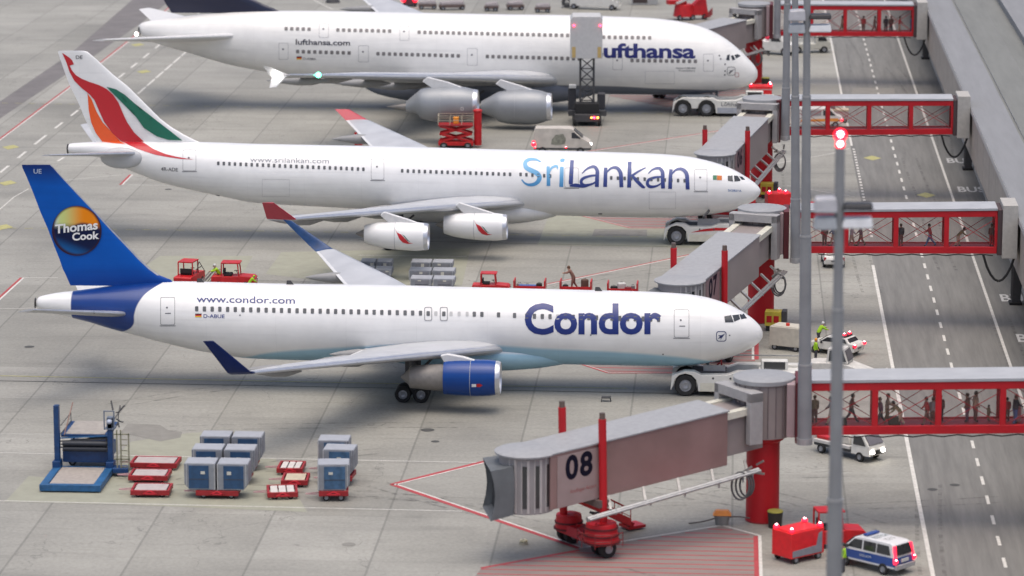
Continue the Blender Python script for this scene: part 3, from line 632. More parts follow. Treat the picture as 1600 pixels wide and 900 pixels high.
# globe on the fin
def globe_mat(c):
    m, nt, b = principled('globe'); tc = N(nt, 'ShaderNodeTexCoord'); sp = N(nt, 'ShaderNodeSeparateXYZ'); nt.links.new(tc.outputs['Object'], sp.inputs[0])
    u = math_n(nt, 'DIVIDE', math_n(nt, 'SUBTRACT', sp.outputs[0], c.x), 1.9); v = math_n(nt, 'DIVIDE', math_n(nt, 'SUBTRACT', sp.outputs[2], c.z), 1.95)
    r = math_n(nt, 'SQRT', math_n(nt, 'ADD', math_n(nt, 'MULTIPLY', u, u), math_n(nt, 'MULTIPLY', v, v)))
    def mr(s, a, b_):
        k = N(nt, 'ShaderNodeMapRange', interpolation_type='SMOOTHSTEP'); k.inputs[1].default_value = a; k.inputs[2].default_value = b_; nt.links.new(s, k.inputs[0]); return k.outputs[0]
    low = math_n(nt, 'ADD', v, math_n(nt, 'MULTIPLY', u, .35))
    col = mixc(nt, mr(low, -.95, -.45), (.006, .09, .28), (.003, .009, .05))
    wave = math_n(nt, 'SUBTRACT', v, math_n(nt, 'MULTIPLY_ADD', math_n(nt, 'SINE', math_n(nt, 'MULTIPLY_ADD', u, 2.6, .9)), .26, .02))
    top = mr(wave, -.06, .10); yel = mixc(nt, mr(u, -.65, .35), (.55, .62, .22), (.80, .24, .005)); yel = mixc(nt, mr(u, -1.0, -.6), (.55, .65, .62), yel)
    col = mixc(nt, math_n(nt, 'MULTIPLY', top, mr(v, .0, .35)), col, yel); col = mixc(nt, mr(r, .86, .99), col, (.03, .012, .03))
    nt.links.new(col, b.inputs['Base Color']); b.inputs['Roughness'].default_value = .5; b.inputs['Specular IOR Level'].default_value = .2; return m
cg = lx(120, 360.5, -.25); circ = [(120+38.8*math.cos(a*math.pi/32), 360.5+39*math.sin(a*math.pi/32)) for a in range(64)]
gl_ = decal('globe_emblem', (circ, [tuple(range(64))]), F1.surf, globe_mat(cg), fin, step=200, off=.03)
letw = M('white_lettering', (.78, .78, .76), .5, var=.03)
decal('lettering', merge_geo(text_px('Thomas', 86, 364.5, 153, 357.5, 13.5, off=.028), text_px('Cook', 113, 375.5, 155, 372.5, 11.5, off=.03)), F1.surf, letw, gl_, step=300, off=.055)
decal('fin_letters', text_px('UE', 52.5, 271, 65, 271, 7, off=.02), F1.surf, M('fin_letters', (.35, .42, .55), .5), fin, step=300)
navy_t = M('lettering_navy', (.004, .020, .16), .4, var=.05, coat=.1)
decal('lettering', text_px('Condor', 820, 521, 1033, 520.5, 46, off=.026, spacing=.97), T1.surf, navy_t, ac, step=3)
decal('lettering', text_px('www.condor.com', 307, 472, 461, 474.5, 10.2, off=.012), T1.surf, navy_t, ac, step=4)
decal('registration', text_px('D-ABUE', 318, 496.5, 351, 497, 5.6, off=.012), T1.surf, M('reg_blue', (.04, .06, .22), .5), ac, step=4)
flag(T1, ac, 305, 490, 10, 5.6, [('k', (.01, .01, .01)), ('r', (.6, .02, .02)), ('y', (.75, .5, .02))])
y_ = lambda x: 482.6+(x-310)*.0196
windows(T1, ac, 307.5, y_(307), 657, y_(657), 30, 5.2, 7.8)
windows(T1, ac, 669, 490, 693.5, 490.5, 2, 5.4, 7.4); windows(T1, ac, 681, 490, 681, 490, 1, 5, 7, window_shut)
windows(T1, ac, 705, 490.4, 730, 490.8, 3, 4.6, 7, window_shut); windows(T1, ac, 741, 491, 753, 491.3, 2, 5.2, 7.8); windows(T1, ac, 779, 492, 804, 493, 2, 5.2, 7.8)
windows(T1, ac, 823, 494, 1029, 499, 18, 5.2, 7.8, shut=(4,))
for cx in (669, 693.5): decal('exit_outline', rring(cx, 490.5, 12.5, 22, 1.4, r=.45), T1.surf, line_m, ac)
door(T1, ac, 262, 486, 23, 44, .9); door(T1, ac, 1065, 505.5, 24, 44, .9)
for cx, cy in ((262, 489.5), (1065.5, 509.5)): decal('door_lettering', ([(cx-4, cy-.6), (cx+5, cy-.6), (cx+5, cy+.7), (cx-4, cy+.7)], [(0, 1, 2, 3)]), T1.surf, mark_m, ac)
wpt = {}
for P in (((1327, 178), (1370, 170), (1386, 214), (1332, 216)), ((1377, 171), (1417, 166), (1427, 195), (1390, 211)), ((1421, 166), (1448, 161), (1470, 190), (1433, 196))):
    decal('cockpit_window', poly_geo([(800+a/4, 450+b/4) for a, b in P]), T1.surf, glass_dark, ac, step=3)
ring = rring(1127, 525.5, 16, 16, 1.1, r=.5, n=6); bird = poly_geo([(1121, 530), (1125, 526), (1122, 524), (1128, 523.5), (1133, 521), (1130, 525.5), (1128, 527.5), (1126, 531), (1126, 528)])
decal('crane_emblem', merge_geo(ring, bird), T1.surf, M('emblem_blue', (.02, .03, .12), .5), ac, step=3)
for px, py in ((923, 523.5), (1036, 553.5), (1140, 524), (375, 492.5)): decal('port_cap', rrect(px, py, 2.2, 2.0), T1.surf, mark_m, ac)
for a, b_ in ((312, 438.6), (452, 441.5), (935, 451.6)):
    q = MB(); p, n = T1.surf(a, b_+1.5); p = Vector((p.x, 0, T1.at(p.x)[0]+T1.at(p.x)[2])); q.hexa([(p.x-.3, -.04, p.z-.05), (p.x+.3, -.04, p.z-.05), (p.x+.3, .04, p.z-.05), (p.x-.3, .04, p.z-.05)], [(p.x-.25, -.03, p.z+.3), (p.x+.05, -.03, p.z+.3), (p.x+.05, .03, p.z+.3), (p.x-.25, .03, p.z+.3)]); q.build('antenna', dark_grey, ac)
def S(le, te, t): return (V3(le), V3(te), Vector((0, 0, t)))
rt = lx(784, 545, -2.3); tip = lx(399, 582.5, -23.2); tipt = lx(362, 585, -23.2)
w1 = [S((rt.x+1.2, -1.2, rt.z-.1), (rt.x-10.2, -1.2, rt.z-.15), 1.3), S((rt.x, -2.6, rt.z), (rt.x-10.3, -2.6, rt.z-.1), 1.2), S((rt.x-4.6, -7.9, rt.z+.62), (rt.x-11.0, -7.9, rt.z+.45), .85), S(tip.lerp(rt, .35), (tipt.x-(tipt.x-(rt.x-11))*.45, -15.9, rt.z+(tip.z-rt.z)*.62), .5), S(tip, tipt, .26)]
add_wing(ac, w1); add_wing(ac, mir(w1))
for sd_, P in ((-1, None), (1, None)):
    if sd_ < 0: a, b_, c, d = lx(399, 582.5, -23.2), lx(361, 585.5, -23.2), lx(334, 533, -24.6), lx(317, 533, -24.7)
    else: a, b_ = w1[-1][0].copy(), w1[-1][1].copy(); a.y *= -1; b_.y *= -1; c, d = lx(456, 345, 24.6), lx(442, 343, 24.7)
    n_ = Vector((0, sd_*-.25, .08)); t0 = a.lerp(c, .12); t1 = b_.lerp(d, .12)
    wl = foil([(a, b_, n_), (t0+Vector((0, sd_*.2, -.1)), t1+Vector((0, sd_*.2, -.1)), n_*.7), (c, d, n_*.4)], sub=4).build('winglet', navy if sd_ < 0 else blue_paint, ac, smooth=50)
for (rl, rtail, tl, tt, sg) in (((208, 491), (128, 492), (52, 484), (27, 487.5), -1),):
    a, b_ = lx(*rl, -1.3), lx(*rtail, -.9); c, d = lx(*tl, -9.3), lx(*tt, -9.3); ss = [(a, b_, Vector((0, 0, .5))), (c, d, Vector((0, 0, .18)))]
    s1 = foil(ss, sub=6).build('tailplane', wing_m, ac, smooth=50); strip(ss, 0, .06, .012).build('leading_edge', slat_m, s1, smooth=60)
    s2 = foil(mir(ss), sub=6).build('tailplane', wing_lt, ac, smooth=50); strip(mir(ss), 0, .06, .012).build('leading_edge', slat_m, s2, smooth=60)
en, TE = engine(f, ac, -7.9, [(694, 563.5, 616), (700, 562.5, 616.5), (720, 561.5, 618), (745, 561.5, 619), (765, 562, 618.5), (775, 563.5, 617)], .35, livery_mat('cowl_blue', (.001, .045, .23), [], .3, .2, .3), [(.80, 0), (.76, 1.2), (.66, 2.5), (.50, 2.6), (.40, 2.7), (.05, 3.2)], pylon=[(744, 563), (725, 557), (700, 552.5), (688, 555), (694, 566), (715, 566)])
decal('engine_decal', ([(737, 600), (744, 600), (744, 604.5), (737, 604.5)], [(0, 1, 2, 3)]), TE.surf, letw, en); decal('engine_decal', poly_geo([(744.5, 600), (750, 599.5), (754, 602), (750, 604.6), (744.5, 604.5)]), TE.surf, red_paint, en)
engine(Frame(3, 264, math.radians(-.6)), ac, 7.9, [(694, 563.5-67, 616-67), (700, 562.5-67, 616.5-67), (745, 561.5-67, 619-67), (775, 563.5-67, 617-67)], .35, MATS['cowl_blue'], [(.80, 0), (.76, 1.2), (.66, 2.5), (.50, 2.6), (.05, 3.2)])
bx = lx(645, 612, -4.6).x; bogie(ac, bx, -4.6, .62, 3.6); bogie(ac, bx, 4.6, .62, 3.6, side=-1)
nb = lx(1100, 600, 0).x
q = MB(); q.cyl((nb, 0, .55), (nb+.3, 0, 2.4), .13); q.box(nb-.05, nb+1.6, -.62, -.55, 1.3, 2.2); ng = q.build('nose_gear', M('gear_light', (.3, .3, .3), .5), ac)
for s_ in (-1, 1): ty, ri = MB(), MB(); wheel_mb(ty, ri, (nb, s_*.3, .55), .5, .3); ww = ty.build('wheel', black, ng); ri.build('rim', hub_grey, ww)
q = MB(); q.cyl((lx(1128, 562).x, -.3, 2.0), (lx(1127, 556).x, -.45, 2.6), .06); q.cyl((lx(1115, 562).x, -.3, 1.9), (lx(1125, 558).x, -.4, 2.35), .06); q.build('nose_gear_link', dark_red, ng)
# ================================================================== second aircraft: white with a red, orange and green fin
Y2 = Frame(3, 326, math.radians(-.6)); f = Y2
ac = thing('airliner', 'white four-engined airliner with a red swirl fin and SriLankan lettering, middle of the three', 'airliner', (3, 326, 0), math.radians(-.6))
T2 = Tube(f, [(107, 227, 238), (109, 224.5, 239.5), (125, 223, 241.5), (150, 221.5, 245), (180, 220.8, 255), (200, 220.5, 268*.5+.5*263), (225, 220.5, 275), (250, 220.8, 284.5), (300, 221.5, 297), (350, 222.8, 307.5), (400, 224.6, 317), (500, 226.5, 323), (600, 228.5, 328), (700, 231, 332), (800, 233.8, 335), (900, 236, 337.5), (1000, 239, 339.8),
              (1040, 241, 340), (1075, 244.5, 338.5), (1100, 249.5, 336.3), (1120, 255, 333.5), (1137, 261, 330.5), (1150, 267, 327), (1163, 274.5, 321.5), (1173, 281, 316.5), (1180, 286.5, 312), (1185, 291.5, 307), (1188, 296, 302)])
liv2 = livery_mat('white_skin', (.80, .80, .785), [])
T2.mesh().build('fuselage', liv2, ac, smooth=60)
q = MB(); p = lx(107, 232.5); q.lathe([(.02, .15), (.28, .1), (.42, 0), (.47, .05)], (p.x-.1, p.y, p.z), 'x', 16); q.build('tail_outlet', dark_grey, ac)
q = MB(); q.ball((-27, 0, 3.0), 8.5, 2.85, 1.5, 28); q.build('belly_fairing', liv2, ac, smooth=60)
F2 = Fin(f, [(79.5, 132, 92), (81, 137, 90.5), (92, 150, 94), (115, 175, 102), (135, 200, 109.5), (147, 212, 116), (166, 231, 125), (185, 250, 132.5), (198, 267, 139), (210, 287, 145), (218, 303, 149), (228, 325, 152)], .5)
fin = F2.mesh().build('tail_fin', liv2, ac, smooth=50)
def zz(pts, ox=0, oy=0): return [(ox+a/4, oy+b/4) for a, b in pts]
redp = M('swirl_red', (.52, .01, .02), .35, coat=.3, var=.04); grp = M('swirl_green', (.005, .14, .085), .35, coat=.3, var=.04); orp = M('swirl_orange', (.82, .10, .01), .35, coat=.3, var=.04)
decal('red_swirl', poly_geo(zz([(388, 330), (412, 345), (436, 362), (452, 378), (462, 402), (442, 384), (430, 378), (436, 410), (450, 440), (475, 470), (510, 492), (560, 512), (620, 532), (665, 555), (705, 590), (740, 640), (765, 700), (795, 765), (840, 830), (900, 885), (760, 885), (700, 830), (650, 760), (618, 690), (590, 625), (560, 590), (510, 550), (465, 505), (435, 450), (415, 390)])), F2.surf, redp, fin, step=12)
decal('green_swirl', poly_geo(zz([(665, 542), (725, 558), (780, 592), (840, 645), (900, 722), (950, 780), (1010, 826), (1070, 858), (1140, 878), (1050, 874), (980, 852), (900, 800), (850, 730), (812, 660), (765, 600), (715, 562)])), F2.surf, grp, fin, step=12)
decal('orange_swirl', poly_geo(zz([(547, 583), (575, 625), (602, 695), (642, 765), (695, 822), (755, 886), (640, 886), (598, 830), (570, 765), (555, 690)])), F2.surf, orp, fin, step=12)
decal('red_swirl', poly_geo([(191, 221.5), (200, 226), (213, 232), (227, 237), (243, 242), (262, 245.5), (283, 248.4), (304, 249.3), (290, 247.5), (275, 244.8), (258, 240.5), (240, 233), (225, 223.5), (222, 221.5)]), T2.surf, redp, ac, step=4)
decal('orange_swirl', poly_geo([(160, 221.6), (189, 221.6), (196, 225.2), (180, 224)]), T2.surf, orp, ac, step=4)
decal('fin_letters', text_px('DE', 118.5, 92, 129, 92, 5.5, off=.01), F2.surf, mark_m, fin, step=300)
def sri_mat():
    m, nt, b = principled('lettering_fade'); tc = N(nt, 'ShaderNodeTexCoord'); sp = N(nt, 'ShaderNodeSeparateXYZ'); nt.links.new(tc.outputs['Object'], sp.inputs[0])
    r = N(nt, 'ShaderNodeMapRange'); r.inputs[1].default_value = 4.8; r.inputs[2].default_value = 7.3; nt.links.new(sp.outputs[2], r.inputs[0])
    return m, nt, b, r.outputs[0]
m, nt, b, r = sri_mat(); nt.links.new(mixc(nt, r, (.01, .17, .42), (.16, .42, .66)), b.inputs['Base Color']); b.inputs['Roughness'].default_value = .4; sri_light = m
m, nt, b, r = sri_mat(); nt.links.new(mixc(nt, r, (.008, .018, .16), (.05, .08, .25)), b.inputs['Base Color']); b.inputs['Roughness'].default_value = .4; sri_dark = m
def brush(strokes):
    """calligraphic strokes: lists of (x, y, width)"""
    gs = []
    for st in strokes:
        pts = []
        for i in range(len(st)-1):
            p0, p1, p2, p3 = st[max(i-1, 0)], st[i], st[i+1], st[min(i+2, len(st)-1)]
            for k in range(6):
                t = k/6; pts.append(tuple(.5*((2*b_)+(-a_+c_)*t+(2*a_-5*b_+4*c_-d_)*t*t+(-a_+3*b_-3*c_+d_)*t**3) for a_, b_, c_, d_ in zip(p0, p1, p2, p3)))
        pts.append(st[-1]); L = []; R = []
        for i, p in enumerate(pts):
            a_ = pts[max(i-1, 0)]; c_ = pts[min(i+1, len(pts)-1)]; dx, dy = c_[0]-a_[0], c_[1]-a_[1]; l = math.hypot(dx, dy) or 1; nx, ny = -dy/l*p[2]/2, dx/l*p[2]/2
            L.append((p[0]+nx, p[1]+ny)); R.append((p[0]-nx, p[1]-ny))
        n = len(L); gs.append((L+R, [(i, i+1, n+i+1, n+i) for i in range(n-1)]))
    return merge_geo(*gs)
def sc(st): return [[(800+a/4, 225+b_/4, w_*.88/4) for a, b_, w_ in s] for s in st]
decal('lettering', brush(sc([[(180, 112, 8), (150, 98, 16), (110, 97, 22), (84, 115, 28), (88, 145, 32), (120, 165, 34), (158, 185, 34), (172, 212, 32), (155, 242, 28), (120, 255, 22), (85, 248, 14), (60, 222, 8)],
    [(228, 262, 26), (228, 205, 26), (226, 140, 24)], [(232, 180, 10), (250, 148, 16), (280, 138, 18), (284, 158, 6)], [(308, 268, 28), (310, 205, 28), (312, 142, 26)], [(302, 108, 20), (316, 102, 24), (328, 104, 20)]])), T2.surf, sri_light, ac, step=3)
decal('lettering', brush(sc([[(376, 102, 26), (372, 160, 28), (368, 235, 30), (368, 252, 26)], [(360, 262, 10), (400, 258, 26), (450, 266, 16), (490, 254, 10)],
    [(438, 185, 6), (470, 155, 14), (510, 142, 22), (532, 165, 26), (532, 210, 28), (530, 268, 28)], [(535, 195, 12), (490, 200, 16), (445, 215, 20), (432, 238, 22), (450, 258, 22), (500, 250, 14), (540, 225, 8)],
    [(582, 268, 28), (584, 205, 26), (586, 148, 24)], [(590, 180, 10), (620, 152, 16), (655, 150, 24), (678, 180, 28), (682, 225, 28), (684, 270, 28)],
    [(736, 112, 26), (734, 190, 28), (732, 272, 28)], [(836, 148, 8), (790, 172, 14), (748, 200, 18)], [(750, 198, 18), (780, 230, 26), (815, 265, 22), (832, 272, 8)],
    [(852, 185, 6), (880, 160, 14), (918, 152, 22), (940, 175, 26), (942, 220, 28), (944, 278, 28)], [(945, 205, 12), (900, 208, 16), (858, 222, 20), (846, 246, 22), (862, 266, 22), (905, 262, 14), (948, 235, 8)],
    [(988, 280, 28), (990, 215, 26), (994, 158, 24)], [(998, 190, 10), (1025, 162, 16), (1062, 158, 24), (1090, 185, 28), (1096, 235, 28), (1098, 284, 28)]])), T2.surf, sri_dark, ac, step=3)
decal('lettering', text_px('www.srilankan.com', 391, 253, 514, 255.5, 8.0, off=-.006), T2.surf, M('lettering_grey', (.20, .21, .25), .5), ac, step=4)
decal('registration', text_px('4R-ADE', 251.5, 266.5, 278, 268, 5.5, off=.012), T2.surf, mark_m, ac, step=4)
decal('name_lettering', text_px('SIGIRIYA', 1137.5, 299, 1158.5, 300, 3.4, off=.012), T2.surf, M('name_blue', (.05, .14, .35), .5), ac, step=4)
windows(T2, ac, 341, 255.3, 568, 264.5, 27, 3.9, 5.6); windows(T2, ac, 628.5, 267, 797, 272.5, 20, 3.9, 5.6)
windows(T2, ac, 813.5, 272.6, 859.5, 275.2, 6, 3.9, 5.6); windows(T2, ac, 955, 278, 1070, 282.5, 12, 3.9, 5.6)
door(T2, ac, 296, 250.5, 21, 33, .6, handle=True); door(T2, ac, 590, 264.5, 20.5, 33, .6); door(T2, ac, 893, 277.5, 22, 31, .6); door(T2, ac, 1095, 281.5, 20, 34, .6)
for cx, cy, ww, hh in ((431, 293.5, 43, 27), (1035, 313, 42, 27)): decal('cargo_door', rring(cx, cy, ww, hh, .5, r=.1), T2.surf, M('faint_line', (.55, .55, .55), .6), ac)
decal('flag', ([(1114, 274), (1120, 274), (1120, 281), (1114, 281)], [(0, 1, 2, 3)]), T2.surf, M('flag_g', (.05, .2, .1), .5), ac); decal('flag', ([(1120.3, 274.2), (1128, 274.6), (1128, 281.8), (1120.3, 281.5)], [(0, 1, 2, 3)]), T2.surf, M('flag_o', (.6, .16, .02), .5), ac)
for P in (((1348, 200), (1378, 197), (1382, 235), (1350, 231)), ((1387, 198), (1411, 200), (1429, 226), (1424, 232), (1390, 235)), ((1419, 203), (1440, 205), (1458, 224), (1437, 224))):
    decal('cockpit_window', poly_geo([(800+a/4, 225+b_/4) for a, b_ in P]), T2.surf, glass_dark, ac, step=3)
for px, py in ((340, 305.5), (365, 313), (938, 334)):
    decal('drain_mast', rrect(px, py, 6, 1.8), T2.surf, mark_m, ac)
rt = lx(815, 318, -2.6); tip = lx(463, 342.5, -28.2); tipt = lx(418, 341, -28.2)
w2 = [S((rt.x+1.5, -1.2, rt.z-.1), (rt.x-12.5, -1.2, rt.z-.4), 1.5), S((rt.x, -2.8, rt.z), (rt.x-12.0, -2.8, rt.z-.3), 1.35), S((rt.x-5.2, -9.5, rt.z+.75), (rt.x-12.4, -9.5, rt.z+.5), .95), S(tip.lerp(rt, .35), (tipt.x-(tipt.x-(rt.x-12.4))*.45, -19.3, rt.z+(tip.z-rt.z)*.62), .6), S(tip, tipt, .28)]
add_wing(ac, w2, flaps=(.3, .5, .68, .85), fL=4.8, fr_r=.5); add_wing(ac, mir(w2), flaps=(.3, .5, .68, .85), fL=4.8, fr_r=.5)
wr = M('winglet_red', (.42, .025, .05), .4, coat=.2, var=.08)
for sd_ in (-1, 1):
    if sd_ < 0: a, b_, c, d = lx(463, 342.5, -28.2), lx(417, 342, -28.2), lx(428, 317, -29.4), lx(409.5, 316.5, -29.4)
    else: a, b_ = w2[-1][0].copy(), w2[-1][1].copy(); a.y *= -1; b_.y *= -1; c, d = lx(546, 171, 29.4), lx(523, 170.5, 29.4)
    foil([(a, b_, Vector((0, sd_*-.25, .1))), (c, d, Vector((0, sd_*-.12, .05)))], sub=4).build('winglet', wr, ac, smooth=50)
a, b_ = lx(214, 240, -1.6), lx(150, 243, -1.0); c, d = lx(78, 242.5, -9.5), lx(63, 243.5, -9.5); ss = [(a, b_, Vector((0, 0, .55))), (c, d, Vector((0, 0, .16)))]
for s_ in (ss, mir(ss)): o = foil(s_, sub=6).build('tailplane', wing_m, ac, smooth=50); strip(s_, 0, .06, .012).build('leading_edge', slat_m, o, smooth=60)
q = MB(); p = lx(190, 242, -1.5); q.ball((p.x, -1.5, p.z-.3), 2.0, .5, 1.0, 20); q.build('tailplane_fairing', wing_m, ac, smooth=60)
for yo, rows, py_, lg in ((-19.4, [(570, 351.5, 379), (585, 348, 384), (605, 346.5, 388.5), (630, 346, 391), (650, 347, 392), (663, 348.5, 391)], [(658, 350), (640, 343), (600, 330.5), (594, 336), (612, 352), (640, 353)], (0, 0)),
                          (-9.6, [(694, 337, 365), (710, 333.5, 370), (735, 332, 374), (755, 332, 375.5), (775, 333, 376), (786, 334.5, 375)], [(784, 337), (760, 329), (718, 316), (712, 321), (730, 338), (760, 341)], (123.5, -13.5))):
    e, TE = engine(f, ac, yo, rows, .38, liv2, [(.9, -.1), (.6, 0), (.4, .25), (.05, .8)], pylon=py_)
    ox, oy = lg
    decal('red_swirl', poly_geo([(ox+617+a/4, oy+357+b_/4) for a, b_ in ((0, 0), (14, 26), (40, 38), (62, 62), (88, 88), (115, 92), (80, 96), (50, 88), (28, 66), (22, 42))]), TE.surf, redp, e)
    decal('green_swirl', poly_geo([(ox+617+a/4, oy+357+b_/4) for a, b_ in ((44, 36), (62, 48), (80, 70), (98, 86), (76, 74), (60, 54))]), TE.surf, grp, e)
    for k in (1,):
        rows2 = [(a, t-2*abs(yo)*4.0*(17/17.), b2-2*abs(yo)*4.0) for a, t, b2 in rows]
for yo, src in ((9.6, -9.6), (19.4, -19.4)):
    rows = {-9.6: [(694, 337, 365), (735, 332, 374), (786, 334.5, 375)], -19.4: [(570, 351.5, 379), (605, 346.5, 388.5), (630, 346, 391), (663, 348.5, 391)]}[src]
    k = f.L(rows[0][0], 350, src); d_ = None
    # the far engines mirror the near ones: shift the outline by the change in depth
    r2 = []
    for px, t, b2 in rows:
        P, Q = f.L(px, t, src), f.L(px, b2, src)
        def pr(p):
            wv = Vector((f.c*p.x-f.s*p.y, f.s*p.x+f.c*p.y, p.z))+f.o-C0; return (800+F*wv.dot(RT)/wv.dot(FW), 450-F*wv.dot(UP)/wv.dot(FW))
        A, B = pr(Vector((P.x, yo, P.z))), pr(Vector((Q.x, yo, Q.z))); r2.append(((A[0]+B[0])/2, A[1], B[1]))
    engine(f, ac, yo, r2, .38, liv2, [(.9, -.1), (.6, 0), (.4, .25), (.05, .8)])
for yy in (-5.2, 5.2): bogie(ac, -33.6, yy, .68, 3.4, side=1 if yy < 0 else -1)
nb = lx(1095, 360, 0).x; q = MB(); q.cyl((nb, 0, .55), (nb+.3, 0, 2.6), .14); q.box(nb-.3, nb+1.8, -.7, -.62, 1.5, 2.4); ng = q.build('nose_gear', MATS['gear_light'], ac)
for s_ in (-1, 1): ty, ri = MB(), MB(); wheel_mb(ty, ri, (nb, s_*.3, .55), .5, .3); ww = ty.build('wheel', black, ng); ri.build('rim', hub_grey, ww)
q = MB(); p = lx(1108, 328, -1.6); q.cyl((p.x, -1.9, p.z), (p.x-.5, -2.6, p.z-.5), .12); q.build('blade_antenna', dark_grey, ac)
# ================================================================== third aircraft: double decker
Y3 = Frame(3, 410, math.radians(-.6)); f = Y3
ac = thing('airliner', 'huge white double-deck airliner with Lufthansa lettering, farthest of the three', 'airliner', (3, 410, 0), math.radians(-.6))
T3 = Tube(f, [(217, 40, 49), (221, 36.5, 55), (228, 34, 61), (240, 31.5, 66.5), (265, 28, 74), (300, 24, 84), (340, 20.5, 96), (370, 18.5, 103.5), (400, 17.5, 109), (450, 17, 118), (520, 17.5, 127), (600, 19, 134), (700, 21, 140), (800, 22.8, 144), (900, 24, 146.2), (960, 26, 147), (1010, 28, 147.3),
              (1050, 32, 147.5), (1080, 37.5, 147.2), (1105, 45.5, 146), (1125, 55.5, 143.5), (1142, 67, 140.5), (1155, 78, 137.8), (1166, 88.5, 134.5), (1174, 97, 131), (1180, 104.5, 126.5), (1183.5, 111, 120.5)], ratio=.86)
liv3 = livery_mat('white_and_grey_skin', (.80, .79, .755), [(2, 0, [(-75, 3.0), (-60, 3.0), (-45, 2.6), (-30, 3.2), (-20, 3.2), (-12, 2.9), (-5, 2.65), (0, 2.4)], 'lt', (.17, .19, .235), .06)])
T3.mesh().build('fuselage', liv3, ac, smooth=60)
q = MB(); p = lx(218, 47); q.lathe([(.02, .1), (.4, .05), (.62, .25)], (p.x-.15, 0, p.z), 'x', 16); q.build('tail_outlet', dark_grey, ac); q = MB(); q.ball((p.x-.35, -.2, p.z-.45), .2); q.build('tail_light', lamp_white, ac)
q = MB(); q.ball((-32, 0, 2.7), 14, 3.6, 2.3, 28); q.build('belly_fairing', liv3, ac, smooth=60)
F3 = Fin(f, [(-170, 75, 25), (-120, 165, 90), (-70, 235, 170), (-30, 325, 236), (-12, 368, 250), (0, 398, 256), (8, 415, 260), (13, 428, 264), (20, 442, 268)], .75)
fin = F3.mesh().build('tail_fin', livery_mat('fin_navy', (.007, .010, .035), []), ac, smooth=50)
navy2 = M('lettering_deep_blue', (.010, .015, .13), .4, var=.05)
decal('lettering', text_px('ufthansa', 943, 89.5, 1086.5, 90.5, 21.5, off=.030, spacing=.97), T3.surf, navy2, ac, step=3)
decal('lettering', ([(936, 82.5), (942, 82.5), (942, 88), (936, 88)], [(0, 1, 2, 3)]), T3.surf, navy2, ac)
decal('lettering', text_px('lufthansa.com', 462, 69.5, 547, 71, 8.2, off=.022), T3.surf, M('lettering_dark', (.04, .04, .055), .5), ac, step=4)
decal('registration', text_px('D-AIMA', 473.5, 93.3, 494, 94, 3.6, off=.012), T3.surf, mark_m, ac, step=4); flag(T3, ac, 463.5, 88, 8, 5, [('k', (.01, .01, .01)), ('r', (.6, .02, .02)), ('y', (.75, .5, .02))])
decal('name_lettering', merge_geo(text_px('Airbus A380-800', 1056, 107.5, 1087, 107.8, 2.6, off=.01), text_px('Frankfurt', 1061, 111.5, 1086, 111.8, 2.6, off=.01)), T3.surf, mark_m, ac, step=4)
WW, WH = 5.2, 5.6; win3 = M('deck_window', (.20, .19, .185), .4, var=.3)
up = [(447, 45, 483, 45.6, 5), (528, 47, 609, 48.7, 10), (655, 50.5, 887, 55.5, 27), (943, 58.2, 1015, 59.2, 9)]; dn = [(465, 80.5, 545.5, 82.7, 10), (590.5, 83.9, 716, 87.3, 15), (761.5, 88.3, 905, 91.8, 17), (987.5, 94.5, 1086.5, 95.8, 12)]
cnt = 0
for r_ in up+dn:
    if cnt+r_[4] <= 100: cnt += windows(T3, ac, *r_[:4], r_[4], WW, WH, win3)
    else: windows_stuff(T3, ac, [(*r_, WW, WH)], win3)
for a in ((506, 48, 15, 22), (632, 52, 15, 23), (443, 80, 15, 26), (568, 84, 16, 26), (738, 89, 16, 27), (965, 97, 15.5, 24), (1107, 98, 16, 27)): door(T3, ac, *a, .5, sill=False)
for P in (((1345, 345), (1361, 340), (1360, 378), (1338, 376)), ((1368, 348), (1383, 345), (1396, 372), (1378, 378)), ((1389, 345), (1410, 338), (1430, 350), (1402, 366))): decal('cockpit_window', poly_geo([(800+a/4, b_/4) for a, b_ in P]), T3.surf, glass_dark, ac, step=3)
decal('crane_emblem', merge_geo(rring(1142.5, 111.2, 13, 13.5, .8, r=.5, n=6), poly_geo([(1138, 114.5), (1141, 111.5), (1139, 110.5), (1143, 110), (1147, 108), (1144.5, 111.5), (1142, 113.5), (1140.5, 115.5)])), T3.surf, mark_m, ac, step=3)
decal('round_emblem', rring(1151.5, 117, 6, 7, .7, r=.5, n=5), T3.surf, M('emblem_red', (.4, .12, .12), .5), ac, step=3)
for px, py in ((1133, 100.5), (1133, 111), (1132.5, 117), (1124, 87), (1126, 92)): decal('sensor_port', rrect(px, py, 2.4, 2.4), T3.surf, mark_m, ac)
for cx, cy, ww, hh in ((1031, 121, 46, 20),): decal('cargo_door', rring(cx, cy, ww, hh, .5, r=.1), T3.surf, MATS['faint_line'], ac)
rt = lx(868, 125, -3.2); tip = lx(453, 117, -38.8); tipt = lx(428, 124, -38.8)
w3 = [S((rt.x+2, -1.2, rt.z-.3), (rt.x-17, -1.2, rt.z-.5), 2.3), S((rt.x, -3.4, rt.z), (rt.x-16.8, -3.4, rt.z-.3), 2.1), S((rt.x-8.5, -14.0, rt.z+1.6), (rt.x-17.8, -14.0, rt.z+1.0), 1.3), S(tip.lerp(rt, .33), (tipt.x-(tipt.x-(rt.x-17.8))*.42, -27.0, rt.z+(tip.z-rt.z)*.68), .8), S(tip, tipt, .3)]
add_wing(ac, w3, flaps=(.3, .45, .6, .75, .87), fL=6.5, fr_r=.5, cam=.1); add_wing(ac, mir(w3), flaps=(.3, .45, .6, .75, .87), fL=6.5, fr_r=.5, cam=.1)
a, b_ = tip, tipt
